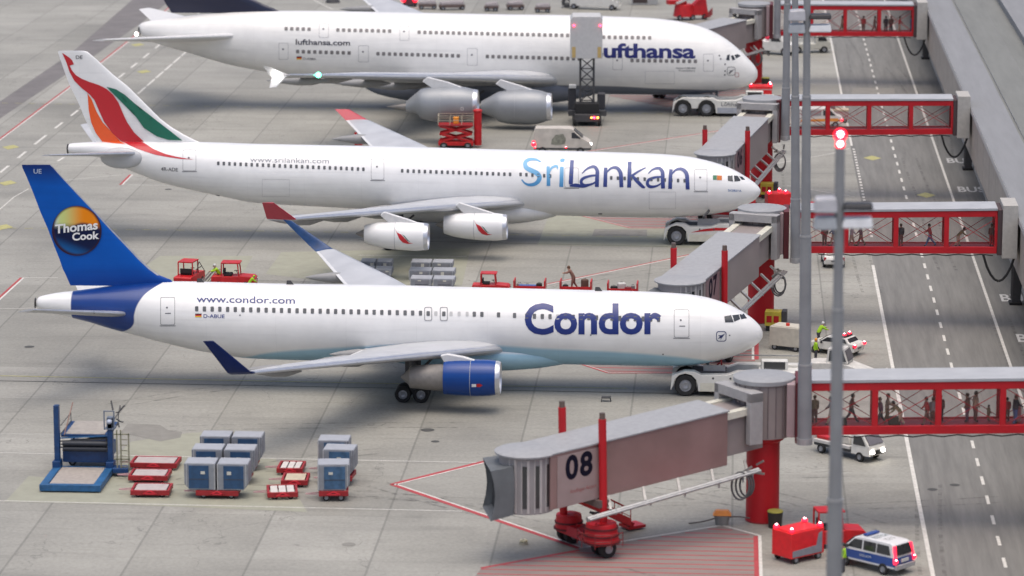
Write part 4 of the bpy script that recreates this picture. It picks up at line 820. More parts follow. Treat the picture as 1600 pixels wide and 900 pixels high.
nfence = [(tip+Vector((.0, -.1, 0)), tipt+Vector((-.3, -.1, 0)), Vector((0, .18, 0)))]
up_ = foil([(lx(450, 116.5, -38.9), lx(425, 123, -38.9), Vector((0, .25, 0))), (lx(425, 106, -39.3), lx(411, 103, -39.3), Vector((0, .12, 0)))], sub=3); up_.v += []
o = up_.build('wingtip_fence', wing_lt, ac, smooth=50)
foil([(lx(450, 117.5, -38.9), lx(424, 123.5, -38.9), Vector((0, .25, 0))), (lx(432, 136, -39.3), lx(421, 137, -39.3), Vector((0, .12, 0)))], sub=3).build('wingtip_fence', wing_lt, ac, smooth=50)
q = MB(); p = lx(432, 118.5, -39.4); q.ball(tuple(p), .3); q.build('tip_light', lamp_white, ac)
q = MB(); p = lx(495, 114.5, -38.0); 
for k in range(2):
    pass
wl_ = w3[-1][0].lerp(w3[-2][0], .28); q.ball((wl_.x+.2, wl_.y, wl_.z+.05), .3); q.build('navigation_light', lamp_green, ac)
a, b_ = lx(372, 56, -2.2), lx(262, 66, -1.2); c, d = lx(165, 62.5, -15), lx(144, 63.5, -15); ss = [(a, b_, Vector((0, 0, .9))), (c, d, Vector((0, 0, .25)))]
for s_ in (ss, mir(ss)): o = foil(s_, sub=6).build('tailplane', wing_lt, ac, smooth=50)
for yo, rows, py_ in ((-25.7, [(635, 158, 176), (652, 144, 178), (657, 139.5, 184), (675, 136, 189), (700, 134.5, 190.5), (725, 136, 188.5), (740, 139.5, 186)], [(735, 141), (700, 128), (668, 120), (660, 127), (680, 141)]),
                      (-14.9, [(752, 158, 176), (772, 147, 184), (780, 143, 190), (800, 140, 194), (825, 139, 195), (845, 141.5, 192.5), (855, 145, 189)], [(850, 146), (812, 133), (782, 124), (774, 131), (800, 146)])):
    e, TE = engine(f, ac, yo, rows, .5, grey_cowl, [(.7, -.3), (.5, .6), (.3, 1.2), (.05, 2.2)], pylon=py_)
    if yo < -20: decal('engine_decal', rring(722, 170, 4.5, 5, .8, r=.5, n=5), TE.surf, letw, e)
for yo, xs, zc in ((14.9, -21, 3.6), (25.7, -30, 4.2)):
    q = MB(); q.lathe([(1.3, -4.8), (1.75, -3.2), (1.9, -1.2), (1.8, .4)], (xs, yo, zc), 'x', 32); e = q.build('engine', grey_cowl, ac, smooth=60)
    q = MB(); q.lathe([(1.8, .4), (1.7, .7), (1.55, .3), (1.5, -.4), (.02, -.4)], (xs, yo, zc), 'x', 32); q.build('intake_lip', slat_m, e); q = MB(); q.lathe([(1.3, -4.8), (.9, -5.2), (.6, -6.2), (.05, -7)], (xs, yo, zc), 'x', 24); q.build('exhaust', core_m, e)
for yy, xx, n_ in ((-6.2, -33, 2), (6.2, -33, 2), (-2.7, -36.5, 3), (2.7, -36.5, 3)): bogie(ac, xx, yy, .72, 3.2, rows=n_, gap=1.6, side=1 if yy < 0 else -1)
nb = lx(1118, 170, 0).x; q = MB(); q.cyl((nb, -.2, .6), (nb+.2, -.2, 2.9), .18); q.cyl((nb-.6, .2, .6), (nb-.5, .2, 2.9), .12); ng = q.build('nose_gear', MATS['gear_light'], ac)
for s_ in (-1, 1): ty, ri = MB(), MB(); wheel_mb(ty, ri, (nb, s_*.4, .62), .6, .35); ww = ty.build('wheel', black, ng); ri.build('rim', hub_grey, ww)
# ------------------------------------------------------------------ jet bridges
def lerp(a, b, t): return a+(b-a)*t
tun_m = M('tunnel_side', (.29, .25, .235), .45, var=.12, scale=.5); tun_redlit = M('tunnel_side_red_spill', (.33, .215, .20), .34, .35, var=.18, scale=.35); hood_m = M('hood_grey', (.13, .14, .145), .6, var=.2, scale=1)  # nearest tunnel's side: reflected red lamp light is mixed into its colour
walk_floor = M('walkway_floor', (.5, .02, .025), .6, var=.2)
XS = [5.0, 9.25, 13.3, 17.4, 21.5]
def jet_bridge(label, col, Yf, zb, zt, ang, t0, t1, top0, top1, h=3.4, w_=3.4, side_m=None, number=None, hood=None, tp=None, xl=5.0, slope=True):
    cx, cy = col; t = thing('jet_bridge', label, 'jet bridge', (cx, cy, 0), group='red and grey jet bridges')
    X = lambda x: x-cx
    Z0 = lambda x: lerp(zb[0], zb[1], (x-5)/16.5); Z1 = lambda x: lerp(zt[0], zt[1], (x-5)/16.5); yf, yb = Yf-cy, Yf-cy+3.0
    fr_ = MB()
    for y in (yf, yb):
        bh = .56 if y == yf else .40
        for (za, zc_) in ((0, bh), (None, .5)):
            x0, x1 = xl, 21.5
            a0, a1 = (Z0(x0), Z0(x0)+bh) if za == 0 else (Z1(x0)-.5, Z1(x0)); b0, b1 = (Z0(x1), Z0(x1)+bh) if za == 0 else (Z1(x1)-.5, Z1(x1))
            fr_.hexa([(X(x0), y, a0), (X(x1), y, b0), (X(x1), y+.2, b0), (X(x0), y+.2, a0)], [(X(x0), y, a1), (X(x1), y, b1), (X(x1), y+.2, b1), (X(x0), y+.2, a1)])
        for x in XS: fr_.box(X(x)-.2, X(x)+.2, y+.006, y+.194, Z0(x)+bh-.02, Z1(x)-.48)
    fr_.build('frame', bridge_red, t, bevel=.03)
    for y in (yf+.1, yb+.1):
        bh = .56 if y < yb else .40; rods = MB()
        for a, b in zip(XS[:-1], XS[1:]):
            for o in (0,): rods.cyl((X(a)+.2, y, Z1(a)-.5-o), (X(b)-.2, y, Z0(b)+bh+.1-o), .028, n=6); rods.cyl((X(a)+.2, y, Z0(a)+bh+o*.8), (X(b)-.2, y, Z1(b)-.5-.24+o*.8), .028, n=6)
        rods.build('tie_rods', dark_red, t)
    for a, b in zip(XS[:-1], XS[1:]):
        q = MB(); q.hexa([(X(a)+.2, yf+.12, Z0(a)+.56), (X(b)-.2, yf+.12, Z0(b)+.56), (X(b)-.2, yf+.13, Z0(b)+.56), (X(a)+.2, yf+.13, Z0(a)+.56)], [(X(a)+.2, yf+.12, Z1(a)-.5), (X(b)-.2, yf+.12, Z1(b)-.5), (X(b)-.2, yf+.13, Z1(b)-.5), (X(a)+.2, yf+.13, Z1(a)-.5)]); q.build('glass_pane', MATS['clear_pane'], t, smooth=0)
    q = MB(); x0, x1 = xl, 21.5
    q.hexa([(X(x0), yf+.2, Z0(x0)+.1), (X(x1), yf+.2, Z0(x1)+.1), (X(x1), yb, Z0(x1)+.1), (X(x0), yb, Z0(x0)+.1)], [(X(x0), yf+.2, Z0(x0)+.31), (X(x1), yf+.2, Z0(x1)+.31), (X(x1), yb, Z0(x1)+.31), (X(x0), yb, Z0(x0)+.31)]); q.build('floor', walk_floor, t)
    q = MB(); q.hexa([(X(x0-.3), yf-.08, Z1(x0)+.01), (X(x1), yf-.08, Z1(x1)+.01), (X(x1), yb+.28, Z1(x1)+.01), (X(x0-.3), yb+.28, Z1(x0)+.01)], [(X(x0-.3), yf-.08, Z1(x0)+.22), (X(x1), yf-.08, Z1(x1)+.22), (X(x1), yb+.28, Z1(x1)+.22), (X(x0-.3), yb+.28, Z1(x0)+.22)]); q.build('walkway_roof', roof_grey, t, bevel=.03)
    q = MB(); q.box(X(21.5)+.02, X(21.9), yf-.18, yb+.35, Z0(21.5)-.1, Z1(21.5)+.1); q.build('end_seal', M('seal_brown', (.07, .045, .045), .7), t, bevel=.04)
    q = MB(); q.box(X(21.9), X(23.14), yf-.35, yb+.5, Z0(21.5)-.35, Z1(21.5)+.5); q.build('junction_box', M('junction_beige', (.43, .41, .37), .6, var=.12), t, bevel=.05)
    q = MB(); pts = []; x = 7.0
    while x < 20.6: pts += [(X(x), yf+.05, Z0(x)-.06), (X(x)+.9, yf+.05, Z0(x)-.16)]; x += 1.9
    q.tube(pts, .05, 6); n = 8; x = 20.7
    for k in range(n): a, b = k/n, (k+1)/n; f_ = lambda s: (X(20.4)+2.6*s, yf-.1, Z0(21)-.05-2.2*math.sin(math.pi*min(1, s*1.0))**.8); q.cyl(f_(a), f_(b), .10, n=8)
    q.build('cable', black, t)
    # rotunda over a red column
    fl = min(zb[0], 5.95)-.15
    q = MB(); q.lathe([(1.08, .0), (1.08, fl-.5), (1.35, fl-.3), (1.35, fl-.05)], (0, 0, 0), 'z', 32); c_ = q.build('column', bridge_red, t, smooth=40)
    q = MB(); q.lathe([(.01, .03), (1.12, .03), (1.12, .08), (1.09, .1)], n=32); q.build('base_plate', dark_red, c_)
    q = MB(); q.lathe([(.01, fl), (1.85, fl), (1.85, zt[0]-.21)], n=40); r_ = q.build('rotunda', tun_m, t, smooth=40)
    q = MB()
    for k in range(22):
        a = 2*math.pi*k/22; q.box(-.001, .001, 0, 0, 0, 0) if False else q.cyl((1.87*math.cos(a), 1.87*math.sin(a), fl+.1), (1.87*math.cos(a), 1.87*math.sin(a), zt[0]-.25), .045, n=5)
    q.build('shutter_rib', M('shutter_dark', (.20, .165, .165), .5), r_)
    q = MB(); q.lathe([(.01, zt[0]-.2), (1.95, zt[0]-.2), (2.0, zt[0]-.15), (2.0, zt[0]+.1), (1.92, zt[0]+.15), (.01, zt[0]+.17)], n=48); q.build('rotunda_roof', M('tunnel_roof_grey', (.33, .335, .34), .6), r_, smooth=40)
    q = MB(); q.box(1.45, X(4.15), yf-.1, yb+.2, fl+.15, zt[0]-.05); q.build('link_panel', pink_grey, t, bevel=.06)
    q = MB(); q.box(X(4.15)+.01, X(4.6), yf-.22, yb+.35, fl-.2, zt[0]+.1); q.build('link_seal', M('seal_dark_red', (.12, .02, .025), .6), t, bevel=.04)
    # telescopic tunnel
    a = math.radians(ang); d = Vector((-math.cos(a), -math.sin(a), 0)); n_ = Vector((-d.y, d.x, 0))   # n_ points towards the far side or right
    if n_.y < 0: n_ = -n_
    def P(s, l, z): v = d*s+n_*l; return (v.x, v.y, z)
    top = lambda s: lerp(top0, top1, (s-t0)/(t1-t0))
    def sec(q, s0, s1, hw, za, zb_):      # box section; za, zb_ = offsets of bottom and top from the top line
        q.hexa([P(s0, -hw, top(s0)+za), P(s1, -hw, top(s1)+za), P(s1, hw, top(s1)+za), P(s0, hw, top(s0)+za)], [P(s0, -hw, top(s0)+zb_), P(s1, -hw, top(s1)+zb_), P(s1, hw, top(s1)+zb_), P(s0, hw, top(s0)+zb_)])
    hw = w_/2
    q = MB(); 
    for s0, s1, wdt in ((1.5, 2.5, hw+.35),):
        q.hexa([P(s0, -wdt, fl-.1), P(s1, -wdt, fl-.1), P(s1, -wdt+.5, fl-.1), P(s0, -wdt+.5, fl-.1)], [P(s0, -wdt, top0+1.0), P(s1, -wdt, top0+1.0), P(s1, -wdt+.5, top0+1.0), P(s0, -wdt+.5, top0+1.0)])
        q.hexa([P(s0, wdt-.5, fl-.1), P(s1, wdt-.5, fl-.1), P(s1, wdt, fl-.1), P(s0, wdt, fl-.1)], [P(s0, wdt-.5, top0+1.0), P(s1, wdt-.5, top0+1.0), P(s1, wdt, top0+1.0), P(s0, wdt, top0+1.0)])
        q.hexa([P(s0, -wdt, top0+.35), P(s1, -wdt, top0+.35), P(s1, wdt, top0+.35), P(s0, wdt, top0+.35)], [P(s0, -wdt, top0+1.02), P(s1, -wdt, top0+1.02), P(s1, wdt, top0+1.02), P(s0, wdt, top0+1.02)])
    q.build('tunnel_portal', M('portal_grey', (.36, .35, .34), .5, var=.1), t, bevel=.05)
    q = MB(); sec(q, 1.0, t0+2, hw-.35, -h+.45, -.30); q.build('inner_tunnel', tun_m, t, bevel=.03)
    q = MB()
    for s_ in (-1, 1): l = s_*(hw-.3); q.hexa([P(1.6, l-.28, top(1.6)-.62), P(t0+.4, l-.28, top(t0+.4)-.62), P(t0+.4, l+.28, top(t0+.4)-.62), P(1.6, l+.28, top(1.6)-.62)], [P(1.6, l-.28, top(1.6)-.16), P(t0+.4, l-.28, top(t0+.4)-.16), P(t0+.4, l+.28, top(t0+.4)-.16), P(1.6, l+.28, top(1.6)-.16)])
    q.build('guide_rail', cream_paint, t, bevel=.02)
    q = MB(); sec(q, t0, t1, hw, -h, -.05); q.cur = 0; ot = q.build('outer_tunnel', side_m or tun_m, t, bevel=.04)
    q = MB(); sec(q, t0-.08, t1+.3, hw+.1, -.049, .06); q.build('tunnel_roof', M('tunnel_roof_grey', (.33, .335, .34), .6, var=.14, scale=.6), ot, bevel=.02)
    # number panel on both long sides near the cab
    pa, pb = t1-3.7, t1-.5
    for s_ in (-1, 1):
        l = s_*(hw+.05); l2 = s_*(hw-.02); q = MB(); q.hexa([P(pa, l2, top(pa)-h-.0), P(pb, l2, top(pb)-h-.0), P(pb, l, top(pb)-h-.0), P(pa, l, top(pa)-h-.0)], [P(pa, l2, top(pa)-.25), P(pb, l2, top(pb)-.25), P(pb, l, top(pb)-.25), P(pa, l, top(pa)-.25)])
        pn = q.build('number_panel', M('panel_pink', (.33, .25, .235), .45, var=.12, scale=.8) if number == '08' else M('panel_pink_dark', (.24, .16, .165), .5, var=.1), ot, bevel=.02)
        if s_ < 0 and number:
            def lay(s, u0, vbase, hh, uw, mat, nm, **kw):
                vs, fs = text_geo(s, **kw); xa, xb = min(v[0] for v in vs), max(v[0] for v in vs); k = uw/(xb-xa); V = []
                for x, y in vs: ss = lerp(pb, pa, u0)-(x-xa)*k; V.append(P(ss, -(hw+.062), top(ss)-h*(1-vbase)+y/.7*hh))
                q = MB(); q.add(V, fs); return q.build(nm, mat, pn, smooth=0)
            lay(number, .18, .49, 1.45, 2.0, ink, 'number', off=.035, spacing=1.15)
            if number == '08': lay('Knuffingen Airport', .30, .22, .24, 1.9, M('small_red_text', (.35, .10, .09), .5), 'lettering', off=.0)
    # cab and hood
    q = MB(); zt1, zb1 = top(t1)-.1, top(t1)-h-.15; c = d*(t1+.7)
    q.lathe([(.01, zb1), (hw, zb1), (hw, zt1)], (c.x, c.y, 0), 'z', 32); cab = q.build('cab', M('cab_grey', (.30, .28, .275), .5, var=.12, scale=.8), t, smooth=40)
    q = MB(); q.lathe([(.01, zt1+.02), (hw+.28, zt1+.02), (hw+.3, zt1+.12), (hw+.1, zt1+.22), (.01, zt1+.24)], (c.x, c.y, 0), 'z', 40); q.build('cab_roof', M('tunnel_roof_grey', (.33, .335, .34), .6), cab, smooth=40)
    q = MB()
    for k in range(9):
        aa = math.atan2(-n_.y, -n_.x)+(k-5)*.24; q.cyl((c.x+(hw+.01)*math.cos(aa), c.y+(hw+.01)*math.sin(aa), zb1+.1), (c.x+(hw+.01)*math.cos(aa), c.y+(hw+.01)*math.sin(aa), zt1-.1), .09 if k % 2 else .04, n=6)
    q.build('cab_window_post', M('cab_post', (.48, .45, .43), .5), cab)
    q = MB()
    for k in (2, 4, 6):
        aa = math.atan2(-n_.y, -n_.x)+(k-4.5)*.24; 
        for (s_a, s_b) in ((-.085, .085),): q.add([(c.x+(hw+.03)*math.cos(aa+s_a), c.y+(hw+.03)*math.sin(aa+s_a), zb1+.4), (c.x+(hw+.03)*math.cos(aa+s_b), c.y+(hw+.03)*math.sin(aa+s_b), zb1+.4), (c.x+(hw+.03)*math.cos(aa+s_b), c.y+(hw+.03)*math.sin(aa+s_b), zt1-.5), (c.x+(hw+.03)*math.cos(aa+s_a), c.y+(hw+.03)*math.sin(aa+s_a), zt1-.5)], [(0, 1, 2, 3)])
    q.build('cab_window', glass_dark, cab)
    ha = math.radians(hood); hd = Vector((-math.cos(ha), -math.sin(ha), 0)); hn = Vector((-hd.y, hd.x, 0)); rings = []
    for k in range(9):
        s = hw*.6+k*.17; ww = hw*(1.0+.03*(k % 2)+.01*k); bz, tz = zb1+.05-.04*k+.04*(k % 2), zt1-.45-.03*k-.02*(k % 2); cc = c+hd*s; ee = hd*(.22*(1 if k == 8 else 0))
        rings.append([tuple(cc+hn*ww*u+Vector((0, 0, lerp(bz, tz, v)))+hd*((.28 if k > 5 else .1)*(-math.sin(math.pi*v)+.4))) for u, v in ((-1, 0), (-1, .25), (-1, .5), (-1, .75), (-.95, 1), (-.3, 1.0), (.3, 1.0), (.95, 1), (1, .75), (1, .5), (1, .25), (1, 0), (.3, 0), (-.3, 0))])
    q = MB(); q.loft(rings, cap=False); hd_o = q.build('hood', hood_m, cab, smooth=45)
    q = MB(); q.add([rings[5][i] for i in range(14)], [tuple(range(14))]); q.build('hood_opening', M('hood_inside', (.03, .032, .035), .8), hd_o)
    # lifting posts, crossbeam, wheels
    tp = t1-4.2 if tp is None else tp; pz = 9.0
    for s_, tp_ in ((-1, tp), (1, tp+.4)):
        l = s_*(hw+.33); q = MB(); q.cyl(P(tp_, l, 1.1), P(tp_+.15, l, pz-.15), .25, .25, 20); po = q.build('lifting_post', bridge_red, t, smooth=40)
        q = MB(); q.cyl(P(tp_+.15, l, pz-.15), P(tp_+.16, l, pz+.25), .19, .18, 16); q.build('post_cap', M('cap_bronze', (.16, .12, .10), .5, .3), po)
    q = MB(); q.hexa([P(tp-.3, -hw-.5, top(tp)-h-.55), P(tp+.5, -hw-.5, top(tp)-h-.55), P(tp+.5, hw+.5, top(tp)-h-.55), P(tp-.3, hw+.5, top(tp)-h-.55)], [P(tp-.3, -hw-.5, top(tp)-h-.05), P(tp+.5, -hw-.5, top(tp)-h-.05), P(tp+.5, hw+.5, top(tp)-h-.05), P(tp-.3, hw+.5, top(tp)-h-.05)])
    q.build('crossbeam', M('beam_brown', (.14, .10, .09), .6), t, bevel=.04)
    q = MB(); q.hexa([P(tp-.7, -hw-.7, .75), P(tp+.8, -hw-.7, .75), P(tp+.8, hw+.7, .75), P(tp-.7, hw+.7, .75)], [P(tp-.55, -hw-.55, 1.35), P(tp+.65, -hw-.55, 1.35), P(tp+.65, hw+.55, 1.35), P(tp-.55, hw+.55, 1.35)])
    b0, b1 = P(tp+.1, -hw-.2, .9), P(tp+.1, -hw-.2, 2.2); q.cyl(b0, b1, 1.15, .95, 24); b0, b1 = P(tp+.1, hw+.2, .9), P(tp+.1, hw+.2, 1.9); q.cyl(b0, b1, .9, .8, 24)
    ca = q.build('carriage', bridge_red, t, bevel=.06)
    for l, r0_, zz in ((-hw-.2, 1.17, (1.0, 1.45, 1.9)), (hw+.2, .93, (1.0, 1.4))):
        for z_ in zz: q = MB(); cc = P(tp+.1, l, 0); q.lathe([(r0_*.8, z_-.05), (r0_+.06-(z_-.9)*.15, z_-.05), (r0_+.06-(z_-.9)*.15, z_+.05), (r0_*.8, z_+.05)], (cc[0], cc[1], 0), 'z', 24); q.build('band', M('band_dark', (.12, .012, .015), .6), ca)
    q = MB(); cc = Vector(P(tp+.1, -hw-.2, 0))
    for k in range(7): a_ = math.pi*(.55+k*.22)+math.radians(ang)*0; q.bar((cc.x+1.5*math.cos(a_), cc.y+1.5*math.sin(a_), .8), (cc.x+1.5*math.cos(a_), cc.y+1.5*math.sin(a_), 1.7), .05)
    pr_ = [(cc.x+1.5*math.cos(math.pi*(.55+k*.22)), cc.y+1.5*math.sin(math.pi*(.55+k*.22))) for k in range(7)]
    for z_ in (1.25, 1.7): q.tube([(x_, y_, z_) for x_, y_ in pr_], .035, 6)
    q.build('guard_rail', M('rail_dark_red', (.2, .02, .02), .5), ca)
    for l in (-hw-.75, -hw+.1, hw-.1, hw+.75):
        q = MB(); aa = Vector(P(tp, l-.2, .58)); bb = Vector(P(tp, l+.2, .58)); q.cyl(aa, bb, .58, .58, 24); wv_ = q.build('wheel', black, ca, bevel=.06); q = MB(); dd = (bb-aa).normalized()*.03; q.cyl(aa-dd, bb+dd, .27, .27, 16); q.build('rim', hub_grey, wv_)
    # cable chute along the near side below the tunnel
    q = MB(); za = lambda s: top(s)-h-.75
    for l, r in ((-hw-.9, .17), (-hw-1.15, .09)): q.cyl(P(2.2, l, za(2.2)+.25), P(tp+1.6, l, za(tp+1.6)-.1), r, n=10)
    for s_ in [2.6+k*2.6 for k in range(int((tp-1)/2.6)+1)]: q.bar(P(s_, -hw+.1, za(s_)+.75), P(s_+.5, -hw-.95, za(s_)+.1), .16); q.bar(P(s_+.1, -hw-.95, za(s_)+.1), P(s_+.1, -hw-.95, za(s_)-.25), .14)
    q.build('cable_chute', steel, t)
    q = MB()
    for k in range(3):
        q = MB(); cc = Vector(P(3.1+k*.25, -hw-.9, za(3)-.55)); pts = [(cc.x+(.45+.06*k)*math.cos(u), cc.y, cc.z+(.75+.08*k)*math.sin(u)) for u in [i*math.pi/8 for i in range(17)]]; q.tube(pts, .07, 6); q.build('cable_loop', M('cable_grey', (.10, .10, .10), .6), t)
    q = MB()
    for k in range(6): q = MB(); b0 = Vector(P(1.8+random.random()*1.6, -hw-.3-random.random()*.7, za(2)+random.random()*.6-.1)); q.bar(b0, b0+Vector((random.uniform(-.7, .7), random.uniform(-.4, .4), random.uniform(-.5, .5))), .12); q.build('cable_linkage', M('linkage_steel', (.3, .29, .27), .5, .5), t)
    # service stair on the far side
    q = MB(); s0, s1 = tp-4.8, tp+.2
    for l in (hw+.5, hw+1.5): q.bar(P(s0-.2, l, .35), P(s1, l, za(s1)+.2), .14, .3)
    for k in range(9): u = k/9; ss = lerp(s0, s1, u); q.bar(P(ss, hw+.5, lerp(.4, za(s1)+.2, u)), P(ss, hw+1.5, lerp(.4, za(s1)+.2, u)), .3, .06)
    for l in (hw+.5, hw+1.5):
        for k in range(5): ss = lerp(s0, s1, k/4); zc_ = lerp(.4, za(s1)+.2, k/4); q.bar(P(ss, l, zc_), P(ss, l, zc_+1.05), .06)
        q.bar(P(s0, l, 1.45), P(s1, l, za(s1)+1.25), .07); q.bar(P(s0, l, .95), P(s1, l, za(s1)+.75), .05)
    q.hexa([P(s0-1.1, hw+.4, .12), P(s0+.2, hw+.4, .12), P(s0+.2, hw+1.6, .12), P(s0-1.1, hw+1.6, .12)], [P(s0-1.1, hw+.4, .3), P(s0+.2, hw+.4, .3), P(s0+.2, hw+1.6, .3), P(s0-1.1, hw+1.6, .3)])
    ssr = q.build('service_stair', red_paint, t); q = MB(); q.hexa([P(s0, hw+.42, .35), P(s1, hw+.42, za(s1)-.1), P(s1, hw+.48, za(s1)-.1), P(s0, hw+.48, .35)], [P(s0, hw+.42, .85), P(s1, hw+.42, za(s1)+.5), P(s1, hw+.48, za(s1)+.5), P(s0, hw+.48, .85)]); q.build('side_sheet', M('bright_red_sheet', (.7, .03, .03), .45), ssr)
    for k in range(9): q = MB(); b0 = Vector(P(tp+random.uniform(-.8, .8), random.uniform(-hw-.6, hw+.4), random.uniform(1.3, 2.4))); q.bar(b0, b0+Vector((random.uniform(-.9, .9), random.uniform(-.3, .3), random.uniform(-.5, .7))), random.uniform(.07, .16)); q.build('linkage_bar', (dark_red, red_paint, dark_grey)[k % 3], ca)
    return t, P, top, Z0, t1
B1 = jet_bridge('nearest jet bridge, numbered 08, with its dark hood swung over the empty stand', (2.15, 226.6), 225, (6.1, 6.5), (9.5, 9.93), 35, 4.0, 17.35, 8.1, 6.95, number='08', hood=12, side_m=tun_redlit, tp=13.6, h=3.55)
B2 = jet_bridge('jet bridge behind the nose of the Condor airliner', (2.4, 290.6), 289, (6.04, 6.2), (9.42, 9.75), 72, 6.0, 20.0, 8.35, 7.2, number='07', hood=60)
B3 = jet_bridge('jet bridge behind the nose of the SriLankan airliner', (2.8, 352.5), 351, (6.28, 6.55), (9.7, 9.88), 77, 5.0, 19.5, 8.55, 7.35, number='06', hood=60)
B4 = jet_bridge('farthest jet bridge, behind the nose of the Lufthansa airliner', (2.3, 434.5), 433, (5.9, 5.97), (9.6, 9.65), 58, 4.5, 22, 8.2, 7.6, hood=50)
# ------------------------------------------------------------------ lighting masts
def mast(label, x, y, base, lean=0.0, lum=33.0, top=35.7, r0=.46, r1=.22):
    t = thing('light_mast', label, 'light mast', (x, y, base), group='grey lighting masts beside the jet bridges'); H = top-base; q = MB()
    L = lambda z: (lean*z/H, 0, z)
    q.cyl(L(0), L(H*.17), r0, r0*.95, 28); q.cyl(L(H*.17), L(H*.45), r0*.86, r0*.78, 28); q.cyl(L(H*.45), L(H*.75), r0*.68, r0*.58, 28); q.cyl(L(H*.75), L(H), r0*.5, r1, 28); s = q.build('shaft', mast_grey, t, smooth=40)
    q = MB()
    for u, r in ((.17, r0*.99), (.45, r0*.82), (.75, r0*.62)): q = MB(); q.cyl(L(H*u-.06), L(H*u+.06), r, r, 28); q.build('joint_ring', M('collar_grey', (.42, .42, .42), .4, .5), s)
    q = MB()
    q.cyl((0, 0, -.15), (0, 0, .25), r0*1.12, r0*1.12, 28); q.box(-.25, .2, .2, .6, -.3, .5); q.build('collar', M('collar_grey', (.42, .42, .42), .4, .5), s)
    zl = lum-base; ox = lean*zl/H
    q = MB()
    for z in (zl-.36, zl+.30): q.box(ox-1.0, ox+1.3, -.13, .13, z-.1, z+.1)
    fr = q.build('crossarm', dark_grey, t, bevel=.03)
    for xx, z, hw_, m_, ry in ((-.62, zl+.42, .55, M('lamp_housing', (.42, .42, .44), .45), .38), (.82, zl+.34, .72, M('lamp_back', (.02, .02, .022), .5), .17), (-.62, zl-.42, .55, M('lamp_housing_low', (.34, .36, .38), .45), .32), (.82, zl-.40, .72, M('lamp_housing_light', (.66, .67, .68), .4), .25)):
        q = MB()
        q.hexa([(ox+xx-hw_, -.5, z-ry), (ox+xx+hw_, -.5, z-ry*1.0), (ox+xx+hw_, .5, z-ry*.6), (ox+xx-hw_, .5, z-ry*.6)], [(ox+xx-hw_*.85, -.38, z+ry*.7), (ox+xx+hw_*.9, -.38, z+ry*.9), (ox+xx+hw_*.9, .45, z+ry*.9), (ox+xx-hw_*.85, .45, z+ry*.8)])
        q.build('floodlight', m_, fr, bevel=.1)
    q = MB(); q.cyl((lean, 0, H), (lean, 0, H+.5), .12); q.build('top_rod', dark_grey, s)
    
    for dz, r in ((.55, .30), (.12, .22)):
        q = MB(); q.ball((lean, 0, H+dz), r, n=16); wl_ = q.build('warning_light', red_glow, t); q = MB(); q.ball((lean, -.14, H+dz+.05), r*.6, n=12); q.build('bulb', hot_bulb, wl_)
    return t
pD = YP(1305, 885, 160); mast('nearest light mast, red warning light on top, in front of the police van', pD.x, 160, 5.3, lean=YP(1313, 210, 160).x-pD.x, r0=.46, lum=32.0, top=35.0)
pC = YP(1257, 690, 223.6); mast('tall light mast at the rotunda of the nearest jet bridge', pC.x, 223.6, pC.z, lean=-.3)
pB = YP(1243, 407, 287.6); mast('light mast at the rotunda behind the Condor nose', pB.x, 287.6, pB.z, lean=-.5, r0=.42)
pA = YP(1227, 216, 349.6); mast('light mast at the rotunda behind the SriLankan nose', pA.x, 349.6, pA.z, r0=.42)
pE = YP(1214, 57, 431.6); mast('light mast at the rotunda behind the Lufthansa nose', pE.x, 431.6, pE.z, r0=.42)
# ------------------------------------------------------------------ vehicles and apron equipment
def wheels(t, pts, r, w_, axis='y', name='wheel', rimm=None):
    for x, y in pts:
        ty, ri = MB(), MB(); wheel_mb(ty, ri, (x, y, r), r, w_, axis); o = ty.build(name, black, t, smooth=50); ri.build('rim', rimm or hub_grey, o)
def shell(prof, w_, tumble=0.0, zb=1.0, inset=0.0):
    """car-like body: side outline pushed across, leaning in above zb"""
    q = MB(); n = len(prof)
    Y = lambda z, s: s*(w_/2-tumble*max(0, z-zb))
    vs = [(x, Y(z, -1), z) for x, z in prof]+[(x, Y(z, 1), z) for x, z in prof]
    q.add(vs, [(i, (i+1) % n, n+(i+1) % n, n+i) for i in range(n)]+[tuple(range(n-1, -1, -1)), tuple(range(n, 2*n))]); return q
def side_glass(poly, w_, tumble, zb, off=.012, sides=(-1, 1)):
    q = MB()
    for s in sides: q.add([(x, s*(w_/2-tumble*max(0, z-zb)+off), z) for x, z in poly], [tuple(range(len(poly)))])
    return q
def glass2(poly, w_, tum, zb, off, nm, mat, par):
    for s_ in (-1, 1): side_glass(poly, w_, tum, zb, off, (s_,)).build(nm, mat, par)
def lamp(t, c, r, mat, name='lamp', flat=.5):
    if mat is lamp_redhot:
        q = MB(); q.ball(c, r*1.5, r*1.5, r*1.2, 12); o = q.build(name, red_glow, t); q = MB(); q.ball((c[0], c[1], c[2]+r*.8), r*.75, n=10); q.build('bulb', hot_bulb, o); return o
    q = MB(); q.ball(c, r, r, r*.8, 14); return q.build(name, mat, t)
D2R = math.radians
